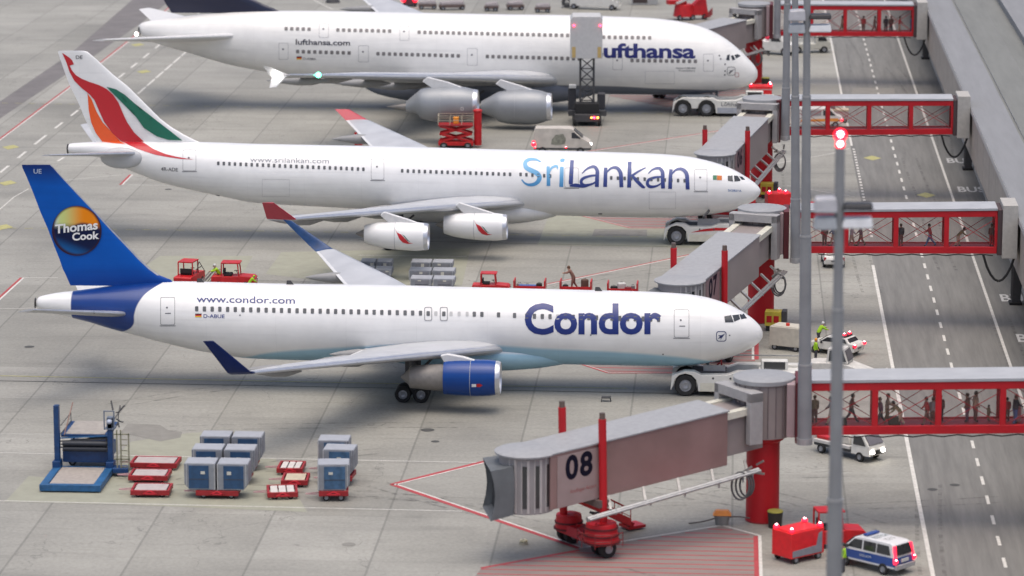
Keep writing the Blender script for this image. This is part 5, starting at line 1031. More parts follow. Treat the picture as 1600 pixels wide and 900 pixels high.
# --- towbarless tractors cradling the nose wheels
def nose_tractor(label, loc, L, axles, r, stripe=False, text=None, low=False):
    t = thing('aircraft_tractor', label, 'aircraft tug', loc, D2R(-.6), group='low white tractors under the aircraft noses'); hw = 1.8
    xs = [.0+.15]+[.15+2.35*r/.8*k for k in range(1, axles)]
    for s in (-1, 1):
        y0, y1 = (s*hw, s*(hw-.85)) if s > 0 else (s*hw, s*(hw-.85)); ya, yb = min(y0, y1), max(y0, y1)
        xw = xs[-1]+r+.15
        prof = [(-r-.15, .55), (-r-.05, 1.55), (.1, 2*r+.28), (xw-.3, 2*r+.25), (xw+.2, 2*r-.02), (xw+2.2, 2*r+.02), (xw+2.9, 2*r+.28), (L, 2*r+.30), (L, .38), (xw, .38)]
        arch = []
        for xc in reversed(xs): arch += [(xc+(r+.1)*math.cos(a), r+(r+.1)*math.sin(a)) for a in [0, .5, 1.05, 1.57, 2.1, 2.64, math.pi]]
        prof = prof+[(x, max(z, .4)) for x, z in arch]+[(-r-.1, .45)]
        q = MB(); q.prism(prof, ya, yb); o = q.build('side_body', white_paint, t, bevel=.04)
        if s < 0:
            m_ = MB(); m_.prism([(xw+.15, .42), (L-.3, .42), (L-.3, 1.05), (xw+.15, 1.05)], ya-.012, ya-.002); m_.build('skirt_panel', M('skirt_grey', (.36, .38, .42), .5) if text else cream_paint, o)
            if stripe:
                m_ = MB(); pts = [(xw+.25, 1.22), (xw+1.4, 1.55), (xw+2.6, 1.70), (L-.1, 1.72), (L-.1, 1.50), (xw+2.6, 1.44), (xw+1.4, 1.34)]; m_.add([(x, ya-.014, z) for x, z in pts], [tuple(range(len(pts)))]); m_.build('red_stripe', red_paint, o)
            if text:
                vs, fs = text_geo(text, off=.01); xa, xb_ = min(v[0] for v in vs), max(v[0] for v in vs); m_ = MB(); m_.add([(xw+.6+(x-xa)*4.6/(xb_-xa), ya-.014, 1.22+y*.62) for x, y in vs], fs); m_.build('lettering', mark_m, o)
            m_ = MB()
            for k in range(3): m_.cyl((xw+1.1+k*1.3, ya-.02, 2*r-.22), (xw+1.1+k*1.3, ya+.01, 2*r-.22), .07, n=10)
            for k in range(3): 
                mm = MB(); mm.cyl((xw+1.1+k*1.3, ya-.02, 2*r-.22), (xw+1.1+k*1.3, ya+.01, 2*r-.22), .08, n=10); mm.build('side_marker', dark_grey, o)
        ys = s*(hw-.38)
        wheels(t, [(x, ys-s*-.12) for x in xs], r, .55)
    q = MB(); q.box(L-3.4, L, -hw+.86, hw-.86, .4, 2*r+.1); q.build('rear_deck', white_paint, t, bevel=.06)
    q = MB(); q.box(L-3.2, L-1.2, -hw+.9, -.1, 2*r+.1, 2*r+1.0); cb = q.build('cab', white_paint, t, bevel=.08); q = MB(); q.box(L-3.23, L-3.19, -hw+1.0, -.2, 2*r+.35, 2*r+.9); q.box(L-3.0, L-1.4, -hw+.87, -hw+.91, 2*r+.35, 2*r+.9); q.build('cab_window', glass_dark, cb)
    q = MB(); q.box(1.6, L-3.4, -hw+.86, hw-.86, .45, .7); q.box(.6, 3.2, -hw+.86, hw-.86, 1.35, 1.75); q.build('cradle', dark_grey, t, bevel=.04)
    q = MB(); q.bar((xw+.2, hw-.3, 2*r+.3), (xw+.2, hw-.3, 2*r+.9), .08); q.bar((xw+.2, hw-.3, 2*r+.88), (L-.2, hw-.3, 2*r+.88), .08); q.bar((L-.2, hw-.3, 2*r+.3), (L-.2, hw-.3, 2*r+.9), .08); q.build('handrail', steel, t)
    return t
p = G(1068, 618); nose_tractor('low white aircraft tractor cradling the Condor nose wheel', (p.x, 264.2, 0), 9.0, 1, .82)
p = G(1055, 379); nose_tractor('low white aircraft tractor with a red stripe at the SriLankan nose', (p.x, 326.4, 0), 8.5, 1, .88, stripe=True)
p = G(1065, 182); nose_tractor('grey and white four-wheeled aircraft tractor at the Lufthansa nose', (p.x, p.y+1.9, 0), 10.5, 2, .92, text='Lufthansa LEOS')
# --- baggage dollies and containers
deck_m = M('dolly_deck', (.46, .40, .38), .6, var=.15, scale=2)
def dolly(L, W, label, loc, rz=0.0, bars=1, h=.52, group='red container dollies', deck=None):
    t = thing('dolly', label, 'dolly', loc, rz, group); q = MB()
    q.box(-L/2, L/2, -W/2, -W/2+.16, h-.34, h); q.box(-L/2, L/2, W/2-.16, W/2, h-.34, h); q.box(-L/2, -L/2+.16, -W/2+.16, W/2-.16, h-.3, h); q.box(L/2-.16, L/2, -W/2+.16, W/2-.16, h-.3, h)
    q.build('frame', dark_red, t, bevel=.02)
    n = bars
    for k in range(n):
        a, b = -L/2+.2+(L-.4)*k/n, -L/2+.2+(L-.4)*(k+1)/n; q = MB(); q.box(a+.04, b-.04, -W/2+.18, W/2-.18, h-.1, h-.02); q.build('deck_panel', deck or deck_m, t, bevel=.02)
    q = MB(); q.bar((-.45, -W/2-.02, h-.25), (0, -W/2-.02, h-.02), .07); q.bar((0, -W/2-.02, h-.02), (.45, -W/2-.02, h-.25), .07); q.bar((-.45, -W/2-.02, h-.22), (.45, -W/2-.02, h-.22), .07); q.build('brake_lever', M('bright_red', (.7, .03, .05), .4), t)
    wheels(t, [(sx*(L/2-.5), sy*(W/2-.22)) for sx in (-1, 1) for sy in (-1, 1)], .24, .16)
    q = MB(); q.bar((-L/2, -.25, .35), (-L/2-.9, -.05, .32), .06); q.bar((-L/2, .25, .35), (-L/2-.9, .05, .32), .06); q.build('drawbar', M('drawbar_pink', (.55, .33, .33), .5), t)
    return t
def container(label, loc, rz=0.0, group=None, curtain=None, L=2.05, W=1.55, h=1.62, panels=1):
    t = thing('cargo_container', label, 'container', loc, rz, group); q = MB()
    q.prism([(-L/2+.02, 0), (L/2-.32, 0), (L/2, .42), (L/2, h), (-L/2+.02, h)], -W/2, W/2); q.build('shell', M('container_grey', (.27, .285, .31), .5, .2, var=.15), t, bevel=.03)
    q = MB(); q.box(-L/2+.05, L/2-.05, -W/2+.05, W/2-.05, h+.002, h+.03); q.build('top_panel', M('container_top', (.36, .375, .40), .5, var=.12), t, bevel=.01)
    for k in range(panels): q = MB(); q.box(-L/2+.45, L/2-.30, -W/2-.03, -W/2-.004, .10, h-.12); q.build('curtain', curtain or M('curtain_blue', (.022, .07, .155), .55, var=.25), t, bevel=.01)
    q = MB(); q.box(-L/2+.02, -L/2+.10, -W/2-.035, -W/2-.002, 0.02, h-.02); q.build('edge_frame', alu, t); q = MB(); q.box(L/2-.18, L/2-.12, -W/2-.035, -W/2-.002, .3, h-.02); q.build('edge_frame', alu, t)
    q = MB(); q.box(L/2+.002, L/2+.02, -W/2+.3, W/2-.3, .6, h-.3); q.build('side_plate', M('container_dark', (.20, .21, .24), .5), t)
    r_ = random.random; q = MB(); a0 = -L/2+.5+r_()*.5; q.box(a0, a0+.28, -W/2-.036, -W/2-.031, h*.55+r_()*.2, h*.55+.3); q.build('paper_label', M('paper', (.6, .58, .5), .7), t)
    q = MB(); q.box(-L/2+.47, L/2-.32, -W/2-.042, -W/2-.032, h*.4, h*.4+.05); q.build('strap', M('strap_dark', (.05, .06, .08), .7), t); return t
for i, (x0, x1, yb, nm, bars) in enumerate(((203, 277, 735, 'farthest', 1), (200, 262, 755, 'middle', 1), (203, 264, 778, 'nearest', 1))):
    a, b = G(x0, yb), G(x1, yb); L = (b-a).length
    dolly(L, 2.1, 'empty red dolly beside the blue loader, %s of its three' % nm, ((a.x+b.x)/2, a.y+1.1, 0), D2R(-1+i*1.2), bars, group='empty red dollies beside the blue loader')
for i, (x0, x1, yb, nm, bars, rz) in enumerate(((432, 473, 743, 'farthest', 3, 0), (438, 480, 762, 'middle', 1, 2), (414, 462, 781, 'nearest', 3, 9))):
    a, b = G(x0, yb), G(x1, yb); L = (b-a).length
    dolly(L, 2.2, 'empty red dolly in the middle stack of three, %s one' % nm, ((a.x+b.x)/2, a.y+1.1, 0), D2R(rz), bars, group='empty red dollies between the containers', deck=M('deck_white', (.62, .58, .54), .6) if bars == 3 else M('deck_tan', (.52, .45, .33), .6))
for i, (x0, x1, yb, nm) in enumerate(((318, 402, 736, 'farthest'), (304, 392, 757, 'middle'), (300, 374, 780, 'nearest'))):
    a, b = G(x0, yb), G(x1, yb); cx, cy = (a.x+b.x)/2+.1, a.y+1.0
    dolly((b-a).length-.3, 1.9, 'red dolly carrying two blue-fronted containers, %s of three' % nm, (cx, cy, 0), 0, 1, .58, 'red dollies under paired containers')
    for s, sd_ in ((-1, 'left'), (1, 'right')):
        cc = container('grey container with a blue front, %s one on the %s paired dolly' % (sd_, nm), (cx+s*1.09-.05, cy, .62), 0 if s > 0 else 0, 'containers with blue fronts standing in pairs', h=1.78, L=2.1, W=1.75)
        if s < 0: cc.scale.x = -1
for i, (x0, x1, yb, nm) in enumerate(((500, 541, 745, 'farthest'), (508, 551, 760, 'middle'), (490, 548, 784, 'nearest'))):
    a, b = G(x0, yb), G(x1, yb); cx, cy = (a.x+b.x)/2, a.y+1.05; rz = (0, D2R(-3), D2R(6))[i]
    dolly((b-a).length-(.5 if i == 2 else 0), 2.0, 'red dolly under a single grey-blue container, %s of three' % nm, (cx, cy, 0), rz, 1, .72, 'red dollies under single containers')
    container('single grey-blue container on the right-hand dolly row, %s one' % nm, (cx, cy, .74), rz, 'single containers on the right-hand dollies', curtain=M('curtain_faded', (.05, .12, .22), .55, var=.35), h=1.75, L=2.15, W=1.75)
# flat container stacks behind the near wing (seen over the fuselage)
for i, (x0, x1, yb) in enumerate(((562, 613, 424), (557, 613, 436), (641, 708, 425), (638, 711, 438), (640, 711, 451))):
    a, b = G(x0, yb), G(x1, yb)
    nm = ('rear one by the winglet', 'front one by the winglet', 'rear one of the right stack', 'middle one of the right stack', 'front one of the right stack')[i]
    for s, sd_ in ((-1, 'left'), (1, 'right')):
        container('pale grey container behind the Condor fuselage, %s, %s half' % (nm, sd_), ((a.x+b.x)/2+s*(b-a).length/4, a.y+.8, .02), 0, 'pale containers behind the Condor fuselage', curtain=M('curtain_dull', (.22, .22, .24), .6), h=.85, L=(b-a).length/2-.05, W=1.7)
# --- blue container loader
a = G(56, 769); t = thing('container_loader', 'blue container loader with raised rear deck and tall masts', 'container loader', (a.x+2.45, a.y, 0)); 
q = MB(); q.box(-2.45, 2.15, -.05, .35, .12, .72); q.box(-2.45, -1.85, .35, 5.6, .12, .70); q.box(1.55, 2.15, .35, 5.6, .12, .70); q.box(-1.85, 1.55, 5.2, 5.6, .1, .6)
q.build('chassis', lblue_paint, t, bevel=.05)
q = MB(); q.box(-1.82, 1.52, .37, 5.18, .45, .62); q.build('front_platform', M('platform_tan', (.38, .34, .30), .6, var=.2), t, bevel=.03)
q = MB(); q.box(-1.85, 1.65, 5.65, 8.9, .9, 2.1); q.build('body', blue_paint, t, bevel=.05)
q = MB(); q.box(-1.95, 1.75, 5.62, 9.6, 3.25, 3.5); dk = q.build('rear_platform', blue_paint, t, bevel=.04)
q = MB(); q.box(-1.6, 1.4, 5.7, 9.5, 3.51, 3.55); q.build('platform_deck', M('platform_tan2', (.36, .33, .29), .6, var=.2), dk)
for k in range(4): q = MB(); q.bar((-1.95, 5.45-.02*k, 3.2-.28*k), (1.75, 5.5, 3.45-.28*k), .10); q.build('roller_rail', lblue_paint if k == 0 else dark_grey, t)
for z in (2.25, 2.75): q = MB(); q.cyl((-1.75, 5.4, z), (1.65, 5.4, z), .24, n=14); q.build('roller', M('roller_black', (.02, .025, .035), .5), t, smooth=40)
for s in (-1, 1):
    q = MB(); q.bar((-1.6, 7+s*1.2, 2.1), (1.4, 7-s*1.2, 3.2), .16); q.build('scissor_arm', dark_grey, t)
for x, top_ in ((-2.15, 6.3), (1.95, 5.2)):
    q = MB(); q.box(x-.2, x+.2, 5.0, 5.5, .5, top_); q.box(x-.32, x+.28, 4.7, 5.7, .4, 1.25); q.build('mast', blue_paint, t, bevel=.04)
q = MB(); q.bar((-1.65, 5.5, 3.5), (-1.35, 7.5, 5.9), .07); q.build('guard_strut', M('strut_rust', (.25, .15, .12), .6), t)
q = MB(); q.box(1.55, 2.3, 4.9, 5.9, 4.2, 4.3); q.box(1.5, 1.6, 4.9, 4.98, 4.2, 5.9); q.box(2.25, 2.35, 4.9, 4.98, 4.2, 5.9); q.box(1.5, 2.35, 4.9, 4.98, 5.85, 5.95); q.box(1.72, 2.15, 5.0, 5.5, 4.3, 5.3); q.build('control_stand', M('stand_grey', (.16, .19, .24), .5), t, bevel=.02)
q = MB(); q.ball((1.95, 4.9, 4.95), .22); q.build('control_dial', M('dial_light', (.45, .5, .6), .4), t)
q = MB()
for x in (2.45, 2.75, 3.35): q.bar((x+.1, 4.6, .5), (x+.1, 4.6, 4.3 if x < 3.3 else 4.0), .1)
for z in (1.6, 3.9): q.bar((2.3, 4.6, z), (3.5, 4.6, z), .1)
for k in range(6): q.bar((2.75, 4.62, .9+.5*k), (3.35, 4.62, .9+.5*k), .07)
q.build('side_ladder', M('ladder_khaki', (.26, .25, .17), .6), t); q = MB(); q.box(2.2, 3.4, 4.4, 5.4, .35, .8); q.build('ladder_foot', blue_paint, t, bevel=.05)
q = MB()
for k in range(8): b0 = Vector((2.2+random.random()*.8, 5.0, 4.4+random.random()*2)); q.bar(b0, b0+Vector((random.uniform(-.4, .5), .3, random.uniform(-.2, .9))), .09)
q.build('hose_bundle', dark_grey, t)
wheels(t, [(-1.5, 7.6), (1.3, 7.6), (-1.5, 1.2), (1.3, 1.2)], .3, .3); t.scale = (.9, 1, .76)
ld = t
for k in range(10):
    q = MB(); b0 = Vector((-1.8+random.random()*3.4, 5.6+random.random()*.5, 1.9+random.random()*1.3)); q.bar(b0, b0+Vector((random.uniform(-.6, .9), random.uniform(-.2, .2), random.uniform(-.25, .25))), random.uniform(.06, .13)); q.build('hydraulic_part', (dark_grey, blue_paint, steel)[k % 3], ld)
for s in (-1, 1):
    q = MB(); q.bar((-1.95 if s < 0 else 1.75, 5.7, 3.5), (-1.95 if s < 0 else 1.75, 9.5, 3.5), .08); q.bar((-1.95 if s < 0 else 1.75, 5.7, 4.3), (-1.95 if s < 0 else 1.75, 9.5, 4.3), .05); q.bar((-1.95 if s < 0 else 1.75, 9.5, 3.5), (-1.95 if s < 0 else 1.75, 9.5, 4.3), .05); q.build('guard_rail', dark_grey, ld)
# --- small red tractors with open cabs
def small_tractor(label, loc, rz, body=None, s=1.0, group='small baggage tractors', cat='tractor', lights=False, hoodl=1.5):
    bm_ = body or red_paint; t = thing('baggage_tractor', label, cat, loc, rz, group)
    q = shell([(-2.0, .3), (-2.05, 1.05), (-1.95, 1.15), (.55, 1.15), (.6, 1.22), (hoodl+.3, 1.12), (hoodl+.5, .95), (hoodl+.5, .3)], 1.7, .04, .8); bd = q.build('body', bm_, t, bevel=.06)
    q = MB(); q.box(-1.15, .6, -.72, .72, 2.3, 2.42); 
    for x, y in ((-1.1, -.68), (-1.1, .68), (.5, -.68), (.5, .68)): q.bar((x, y, 1.14), (x-(.12 if x > 0 else 0), y, 2.32), .11)
    q.build('cab_frame', bm_, t, bevel=.03)
    q = MB(); q.box(-.9, -.2, -.55, .55, 1.15, 1.35); q.box(-1.0, -.85, -.55, .55, 1.3, 1.75); q.build('seat', black, t, bevel=.05)
    q = MB(); q.lathe([(.17, -.02), (.2, 0), (.17, .02)], (.2, -.25, 1.62), 'z', 14); q.cyl((.2, -.25, 1.62), (.45, -.25, 1.15), .03, n=6); q.build('steering_wheel', black, t)
    wheels(t, [(x*1, y) for x in (-1.35, hoodl-.35) for y in (-.76, .76)], .36, .24)
    for y in (-.55, .55): lamp(t, (hoodl+.5, y, .8), .1, lamp_white if lights else M('lamp_lens', (.5, .5, .48), .2), 'headlight')
    for c in t.children: pass
    t.scale = (s, s, s); return t
def crouch_z(p): return p
p = G(362, 452); small_tractor('red baggage tractor with a square cab, right of the loading worker', (p.x+.15, p.y+.8, 0), 0, s=.95)
p = G(294, 449); q = small_tractor('red tractor cab seen end-on, left of the folded steps', (p.x, p.y+.8, 0), D2R(80), s=.95)
p = G(768, 460); small_tractor('red baggage tractor at the head of the open cart train', (p.x, p.y, 0), 0, s=.8)
p = G(1302, 860); small_tractor('red baggage tractor between the red power unit and the police van', (p.x, p.y+1.2, 0), D2R(12), s=1.0)
# folded steps by the left tractor
p = G(325, 448); t = thing('folding_steps', 'grey folded steps lying between the two red tractors', 'steps', (p.x, p.y+.5, 0), D2R(10)); q = MB()
for k in range(4): q.bar((-.9+.28*k, 0, .1), (.2+.28*k, .1, 1.35+.1*(k % 2)), .07); q.bar((-.5+.25*k, .5, .1), (.5+.2*k, .5, 1.2), .07)
for k in range(5): q.bar((-.6+.22*k, 0, .35+.2*k), (-.4+.22*k, .5, .35+.2*k), .06)
q.build('frame', steel, t); q = MB(); q.bar((-1.1, .2, 1.0), (-.8, .2, 2.1), .06); q.bar((-.8, .2, 2.1), (-.3, .3, 1.2), .06); q.bar((-1.1, .2, 1.4), (-.6, .2, 1.7), .06); q.build('rail', dark_grey, t)
# open carts
def cart(label, loc, L, rz=0.0):
    t = thing('baggage_cart', label, 'cart', loc, rz, 'open red baggage carts'); q = MB(); q.box(-L/2, L/2, -.8, .8, .45, .62); q.box(-L/2, -L/2+.12, -.8, .8, .62, 1.45); q.box(L/2-.12, L/2, -.8, .8, .62, 1.45); q.build('bed', red_paint, t, bevel=.03)
    q = MB(); q.box(-L/2+.12, L/2-.12, -.8, -.74, .62, 1.0); q.build('side_board', red_paint, t); wheels(t, [(x*(L/2-.4), y*.7) for x in (-1, 1) for y in (-1, 1)], .24, .16); return t
def bag(label, loc, mat, s=(.5, .3, .3), rz=0.0, nm='suitcase', cat='luggage', group='luggage on the open carts'):
    t = thing(nm, label, cat, loc, rz, group); q = MB(); q.box(-s[0]/2, s[0]/2, -s[1]/2, s[1]/2, 0, s[2]); q.build('case', mat, t, bevel=min(s)*.25); q = MB(); q.tube([(-.1, 0, s[2]), (-.08, 0, s[2]+.07), (.08, 0, s[2]+.07), (.1, 0, s[2])], .015, 6); q.build('handle', black, t); return t
carts = []
for i, (x0, x1, yb, nm) in enumerate(((803, 853, 462, 'first'), (875, 925, 463, 'second'), (949, 997, 466, 'third'))):
    a, b = G(x0, yb), G(x1, yb); L = (b-a).length; carts.append(((a.x+b.x)/2, a.y, L)); cart('open red cart behind the tractor, %s in the train' % nm, ((a.x+b.x)/2, a.y, 0), L, D2R(-1))
cx, cy, L = carts[0]; bag('long blue roll of luggage on the first open cart', (cx-.2, cy, .63), M('bag_blue', (.05, .12, .35), .6), (1.5, .4, .35)); bag('black bag at the end of the first open cart', (cx+.8, cy, .63), black, (.5, .4, .5)); bag('grey bag on the first open cart', (cx-.9, cy+.3, .63), M('bag_grey', (.22, .22, .22), .6), (.5, .4, .42))
cx, cy, L = carts[2]; bag('white sack heaped on the third open cart', (cx-.1, cy, .63), M('bag_white', (.55, .55, .52), .7), (.7, .5, .75), .3); bag('dark red suitcase on the third open cart', (cx+.45, cy-.1, .63), M('bag_red', (.2, .02, .03), .6), (.6, .3, .4)); bag('black holdall on the third open cart', (cx-.75, cy, .63), black, (.6, .4, .45)); bag('grey case at the right end of the third cart', (cx+.85, cy+.1, .63), M('bag_grey', (.22, .22, .22), .6), (.35, .3, .5))
cx, cy, L = carts[1]; bag('brown sack at the right of the second open cart', (cx+.75, cy, .63), M('bag_brown', (.12, .07, .05), .8), (.6, .5, .9), .4); bag('dark bag on the left of the second cart', (cx-.9, cy, .63), black, (.5, .4, .4))
# --- red ground power unit with warning lamps
def power_unit(label, loc, rz, L=3.0, W=1.7, h=2.0, mat=None, lamps=((-1, -1), (1, -1), (-1, 1), (1, 1)), panel=True):
    t = thing('power_unit', label, 'power unit', loc, rz, 'boxy ground power units'); q = MB(); q.box(-L/2, L/2, -W/2, W/2, .35, h); b_ = q.build('housing', mat or red_paint, t, bevel=.05)
    if panel: q = MB(); q.prism([(-L/2+.1, .45), (L/2-.2, .45), (L/2-.2, h-.2), (L/2-.5, h-.3), (L/2-.7, .95), (-L/2+.1, .85)], -W/2-.03, -W/2-.005); q.build('side_tray', M('tray_grey', (.25, .25, .28), .5), b_, bevel=.02)
    q = MB(); q.box(-L/2+.15, L/2-.15, -W/2+.1, W/2-.1, h+.002, h+.05); q.build('lid', mat or red_paint, b_, bevel=.02)
    for sx, sy in lamps: lamp(t, (sx*(L/2-.2), sy*(W/2-.2), h+.12), .13, lamp_redhot, 'warning_lamp')
    wheels(t, [(x*(L/2-.45), y*(W/2-.1)) for x in (-1, 1) for y in (-1, 1)], .26, .18); q = MB(); q.bar((L/2, 0, .4), (L/2+.7, 0, .35), .09); q.build('drawbar', dark_grey, t); return t
p = G(1242, 882); power_unit('bright red power unit with four glowing lamps beside the red column', (p.x+.2, p.y+1.4, 0), D2R(42), 2.8, 1.8, 2.0, M('power_red', (.75, .02, .025), .4))
p = G(1192, 157); power_unit('red power unit with glowing lamps behind the farthest rotunda column', (p.x-.3, p.y+.6, 0), D2R(4), 2.7, 1.8, 1.7, M('power_red', (.75, .02, .025), .4), panel=False)
p = G(1216, 326); power_unit('red power unit with glowing lamps beside the second light mast', (p.x, p.y+.6, 0), D2R(10), 2.4, 1.6, 1.5, M('power_red', (.75, .02, .025), .4), lamps=((-1, -1), (.6, -1), (.2, 1)), panel=False)
p = G(1233, 549); power_unit('cream power unit with a yellow end beside the Condor nose', (p.x, p.y+.9, 0), D2R(-24), 2.7, 1.7, 1.9, M('unit_cream', (.55, .52, .44), .5), lamps=(), panel=False)
lst = [o for o in bpy.data.objects if o.get('label') == 'cream power unit with a yellow end beside the Condor nose'][0]
q = MB(); q.box(1.36, 1.39, -.83, .83, .4, 1.88); pnl = q.build('yellow_end', yellow, lst, bevel=.01); q = MB(); q.cyl((0, -.3, 1.95), (0, -.3, 2.15), .15); q.build('beacon', M('beacon_red', (.7, .05, .03), .4), lst)
q = MB(); q.box(1.395, 1.41, -.45, .35, 1.0, 1.6); q.build('warning_sign', M('sign_brown', (.25, .18, .05), .6), pnl)
# yellow boxes with a black side (electric cabinets) next to the columns
for x, y, lab, sc_ in ((1210, 518, 'yellow cabinet with two red panels beside the column behind the Condor nose', 1.0), (1200, 311, 'yellow cabinet with red figures beside the SriLankan nose', .95)):
    p = G(x, y); t = thing('cabinet', lab, 'cabinet', (p.x, p.y+.5, 0), D2R(-6), 'yellow cabinets by the columns'); q = MB(); q.box(-.75, .6, -.55, .55, .45, 1.65); b_ = q.build('box', yellow, t, bevel=.04); q = MB(); q.box(.605, 1.0, -.57, .57, .5, 1.7); q.build('dark_side', dark_grey, b_, bevel=.03)
    for u in (-.38, .2): q = MB(); q.box(u-.22, u+.2, -.575, -.555, .75, 1.3); q.build('red_panel', red_paint, b_)
    q = MB(); q.box(-.65, .8, -.5, .5, .06, .45); q.build('plinth', black, t, bevel=.03); t.scale = (sc_,)*3
for x, y, lab in ((1211, 826, 'black bin with a yellow-green lid at the foot of the nearest column'), (1196, 136, 'black bin beside the farthest red column')):
    p = G(x, y); t = thing('bin', lab, 'bin', (p.x, p.y+.3, 0), 0, 'black bins at the columns'); q = MB(); q.cyl((0, 0, 0), (0, 0, 1.05), .42, .5, 20); q.build('body', M('bin_black', (.03, .025, .02), .6), t, smooth=40); q = MB(); q.cyl((0, 0, 1.05), (0, 0, 1.14), .53, .5, 20); q.build('lid', M('lid_olive', (.30, .28, .05), .6), t, bevel=.02)
p = G(1128, 821); t = thing('hydrant', 'grey bucket-shaped hydrant with an orange top near the red column', 'hydrant', (p.x, p.y+.3, 0)); q = MB(); q.cyl((0, 0, 0), (0, 0, .62), .42, .52, 20); q.build('body', M('hydrant_grey', (.25, .25, .23), .7), t, smooth=40)
q = MB(); q.hexa([(-.62, -.4, .63), (.62, -.4, .63), (.62, .4, .63), (-.62, .4, .63)], [(-.4, -.25, .95), (.4, -.25, .95), (.4, .25, .95), (-.4, .25, .95)]); q.build('top', M('hydrant_orange', (.85, .30, .05), .45), t, bevel=.05)
q = MB(); pts = [(-.4-.35*k, -.05-.2*math.sin(k*.7), .42-.08*k) for k in range(6)]; q.tube([tuple(x) for x in pts], .05, 6); q.build('hose', M('hose_grey', (.12, .11, .10), .7), t); q = MB(); q.tube([(.4+.35*k, .1, .45+.05*math.sin(k)) for k in range(5)], .05, 6); q.build('hose', M('hose_grey', (.12, .11, .10), .7), t)
p = G(818, 850); t = thing('ground_lamp', 'tiny pale cluster lamp lying on the ground beside the red line', 'ground lamp', (p.x, p.y, 0)); q = MB(); q.cyl((0, 0, 0), (0, 0, .14), .32, .25, 14); q.build('base', M('lamp_base', (.28, .26, .2), .6), t); q = MB()
for k in range(5): q = MB(); q.ball((.17*math.cos(k*1.26), .17*math.sin(k*1.26), .2), .11, n=8); q.build('lens', M('lens_cream', (.55, .5, .33), .3), t)
p = G(947, 627); t = thing('hatch_stand', 'small dark folding hatch on thin legs near the Condor guide slot', 'hatch', (p.x, p.y, 0)); q = MB(); q.box(-.35, .35, -.25, .25, .26, .36); q.build('lid', dark_grey, t, bevel=.02); q = MB()
for x in (-.3, .3):
    for y in (-.2, .2): q = MB(); q.bar((x*1.2, y*1.2, 0), (x, y, .3), .05); q.build('leg', dark_grey, t)
# --- vans and cars
def van(name, label, cat, loc, rz, prof, w_, tum, zb, glass, paint, wh, r, group=None, extra=None):
    t = thing(name, label, cat, loc, rz, group); b_ = shell(prof, w_, tum, zb).build('body', paint, t, bevel=.09)
    for poly in glass:
        for s_ in (-1, 1): side_glass(poly, w_, tum, zb, .015, (s_,)).build('side_window', glass_dark, b_)
    wheels(t, [(x, y*(w_/2-.06)) for x in wh for y in (-1, 1)], r, .24)
    zc = max(z for x, z in prof)*.62; xm = max(max(p[0] for p in g) for g in glass)-.15
    for s_ in (-1, 1): q = MB(); q.bar((xm, s_*(w_/2-.05), zc), (xm, s_*(w_/2+.2), zc+.05), .05); q.box(xm-.08, xm+.05, s_*(w_/2+.2)-.08, s_*(w_/2+.2)+.08, zc-.02, zc+.22); q.build('mirror', dark_grey, b_, bevel=.02)
    return t, b_
vp = [(-2.35, .45), (-2.4, 1.0), (-2.35, 1.3), (-2.15, 1.95), (-1.9, 2.05), (.5, 2.05), (.85, 1.95), (1.65, 1.25), (2.3, 1.05), (2.45, .85), (2.45, .45)]
p = G(1375, 893)
polm = livery_mat('police_paint', (.74, .74, .73), [(2, 0, [(-3, 1.17), (3, 1.14)], 'lt', (.01, .06, .26), .01), (2, 0, [(-3, .62), (3, .60)], 'lt', (.60, .61, .62), .01)], coat=.5)
t, b_ = van('police_van', 'white and blue police van with glowing tail lamps behind the nearest mast', 'police van', (p.x-.35, p.y+1.0, 0), D2R(139), vp, 1.95, .16, 1.15,
    [[(-2.05, 1.3), (-.95, 1.3), (-.95, 1.86), (-1.85, 1.86)], [(-.87, 1.3), (.1, 1.3), (.1, 1.86), (-.87, 1.86)], [(.22, 1.3), (1.42, 1.3), (.85, 1.84), (.22, 1.86)]], polm, (-1.5, 1.55), .36)
q = MB(); q.hexa([(-2.44, -.72, 1.32), (-2.38, -.72, 1.32), (-2.38, .72, 1.32), (-2.44, .72, 1.32)], [(-2.26, -.62, 1.9), (-2.18, -.62, 1.9), (-2.18, .62, 1.9), (-2.26, .62, 1.9)]); q.build('rear_window', glass_dark, b_, bevel=.01)
q = MB(); q.hexa([(1.0, -.7, 1.86), (1.55, -.8, 1.38), (1.55, .8, 1.38), (1.0, .7, 1.86)], [(1.06, -.7, 1.9), (1.61, -.8, 1.42), (1.61, .8, 1.42), (1.06, .7, 1.9)]); q.build('windscreen', glass_dark, b_)
for s in (-1, 1): q = MB(); q.hexa([(-2.47, s*.9-.09, .8), (-2.3, s*.9-.09, .8), (-2.3, s*.9+.09, .8), (-2.47, s*.9+.09, .8)], [(-2.3, s*.78-.08, 1.9), (-2.15, s*.78-.08, 1.9), (-2.15, s*.78+.08, 1.9), (-2.3, s*.78+.08, 1.9)]); q.build('tail_lamp', lamp_tail, b_, bevel=.02); lamp(b_, (-2.47, s*.9, .98), .09, lamp_redhot, 'brake_lamp')
q = MB(); q.box(-2.46, -2.4, -.35, .35, .85, 1.05); q.build('number_plate', M('plate', (.6, .6, .58), .5), b_); q = MB(); q.box(-2.52, -2.38, -.95, .95, .42, .72); q.build('bumper', M('bumper_grey', (.36, .36, .37), .5), b_, bevel=.04)
q = MB(); q.box(.05, .4, -.6, .6, 2.06, 2.2); lb = q.build('light_bar', M('blue_bar', (.01, .05, .25), .2, coat=.5), b_, bevel=.04); 
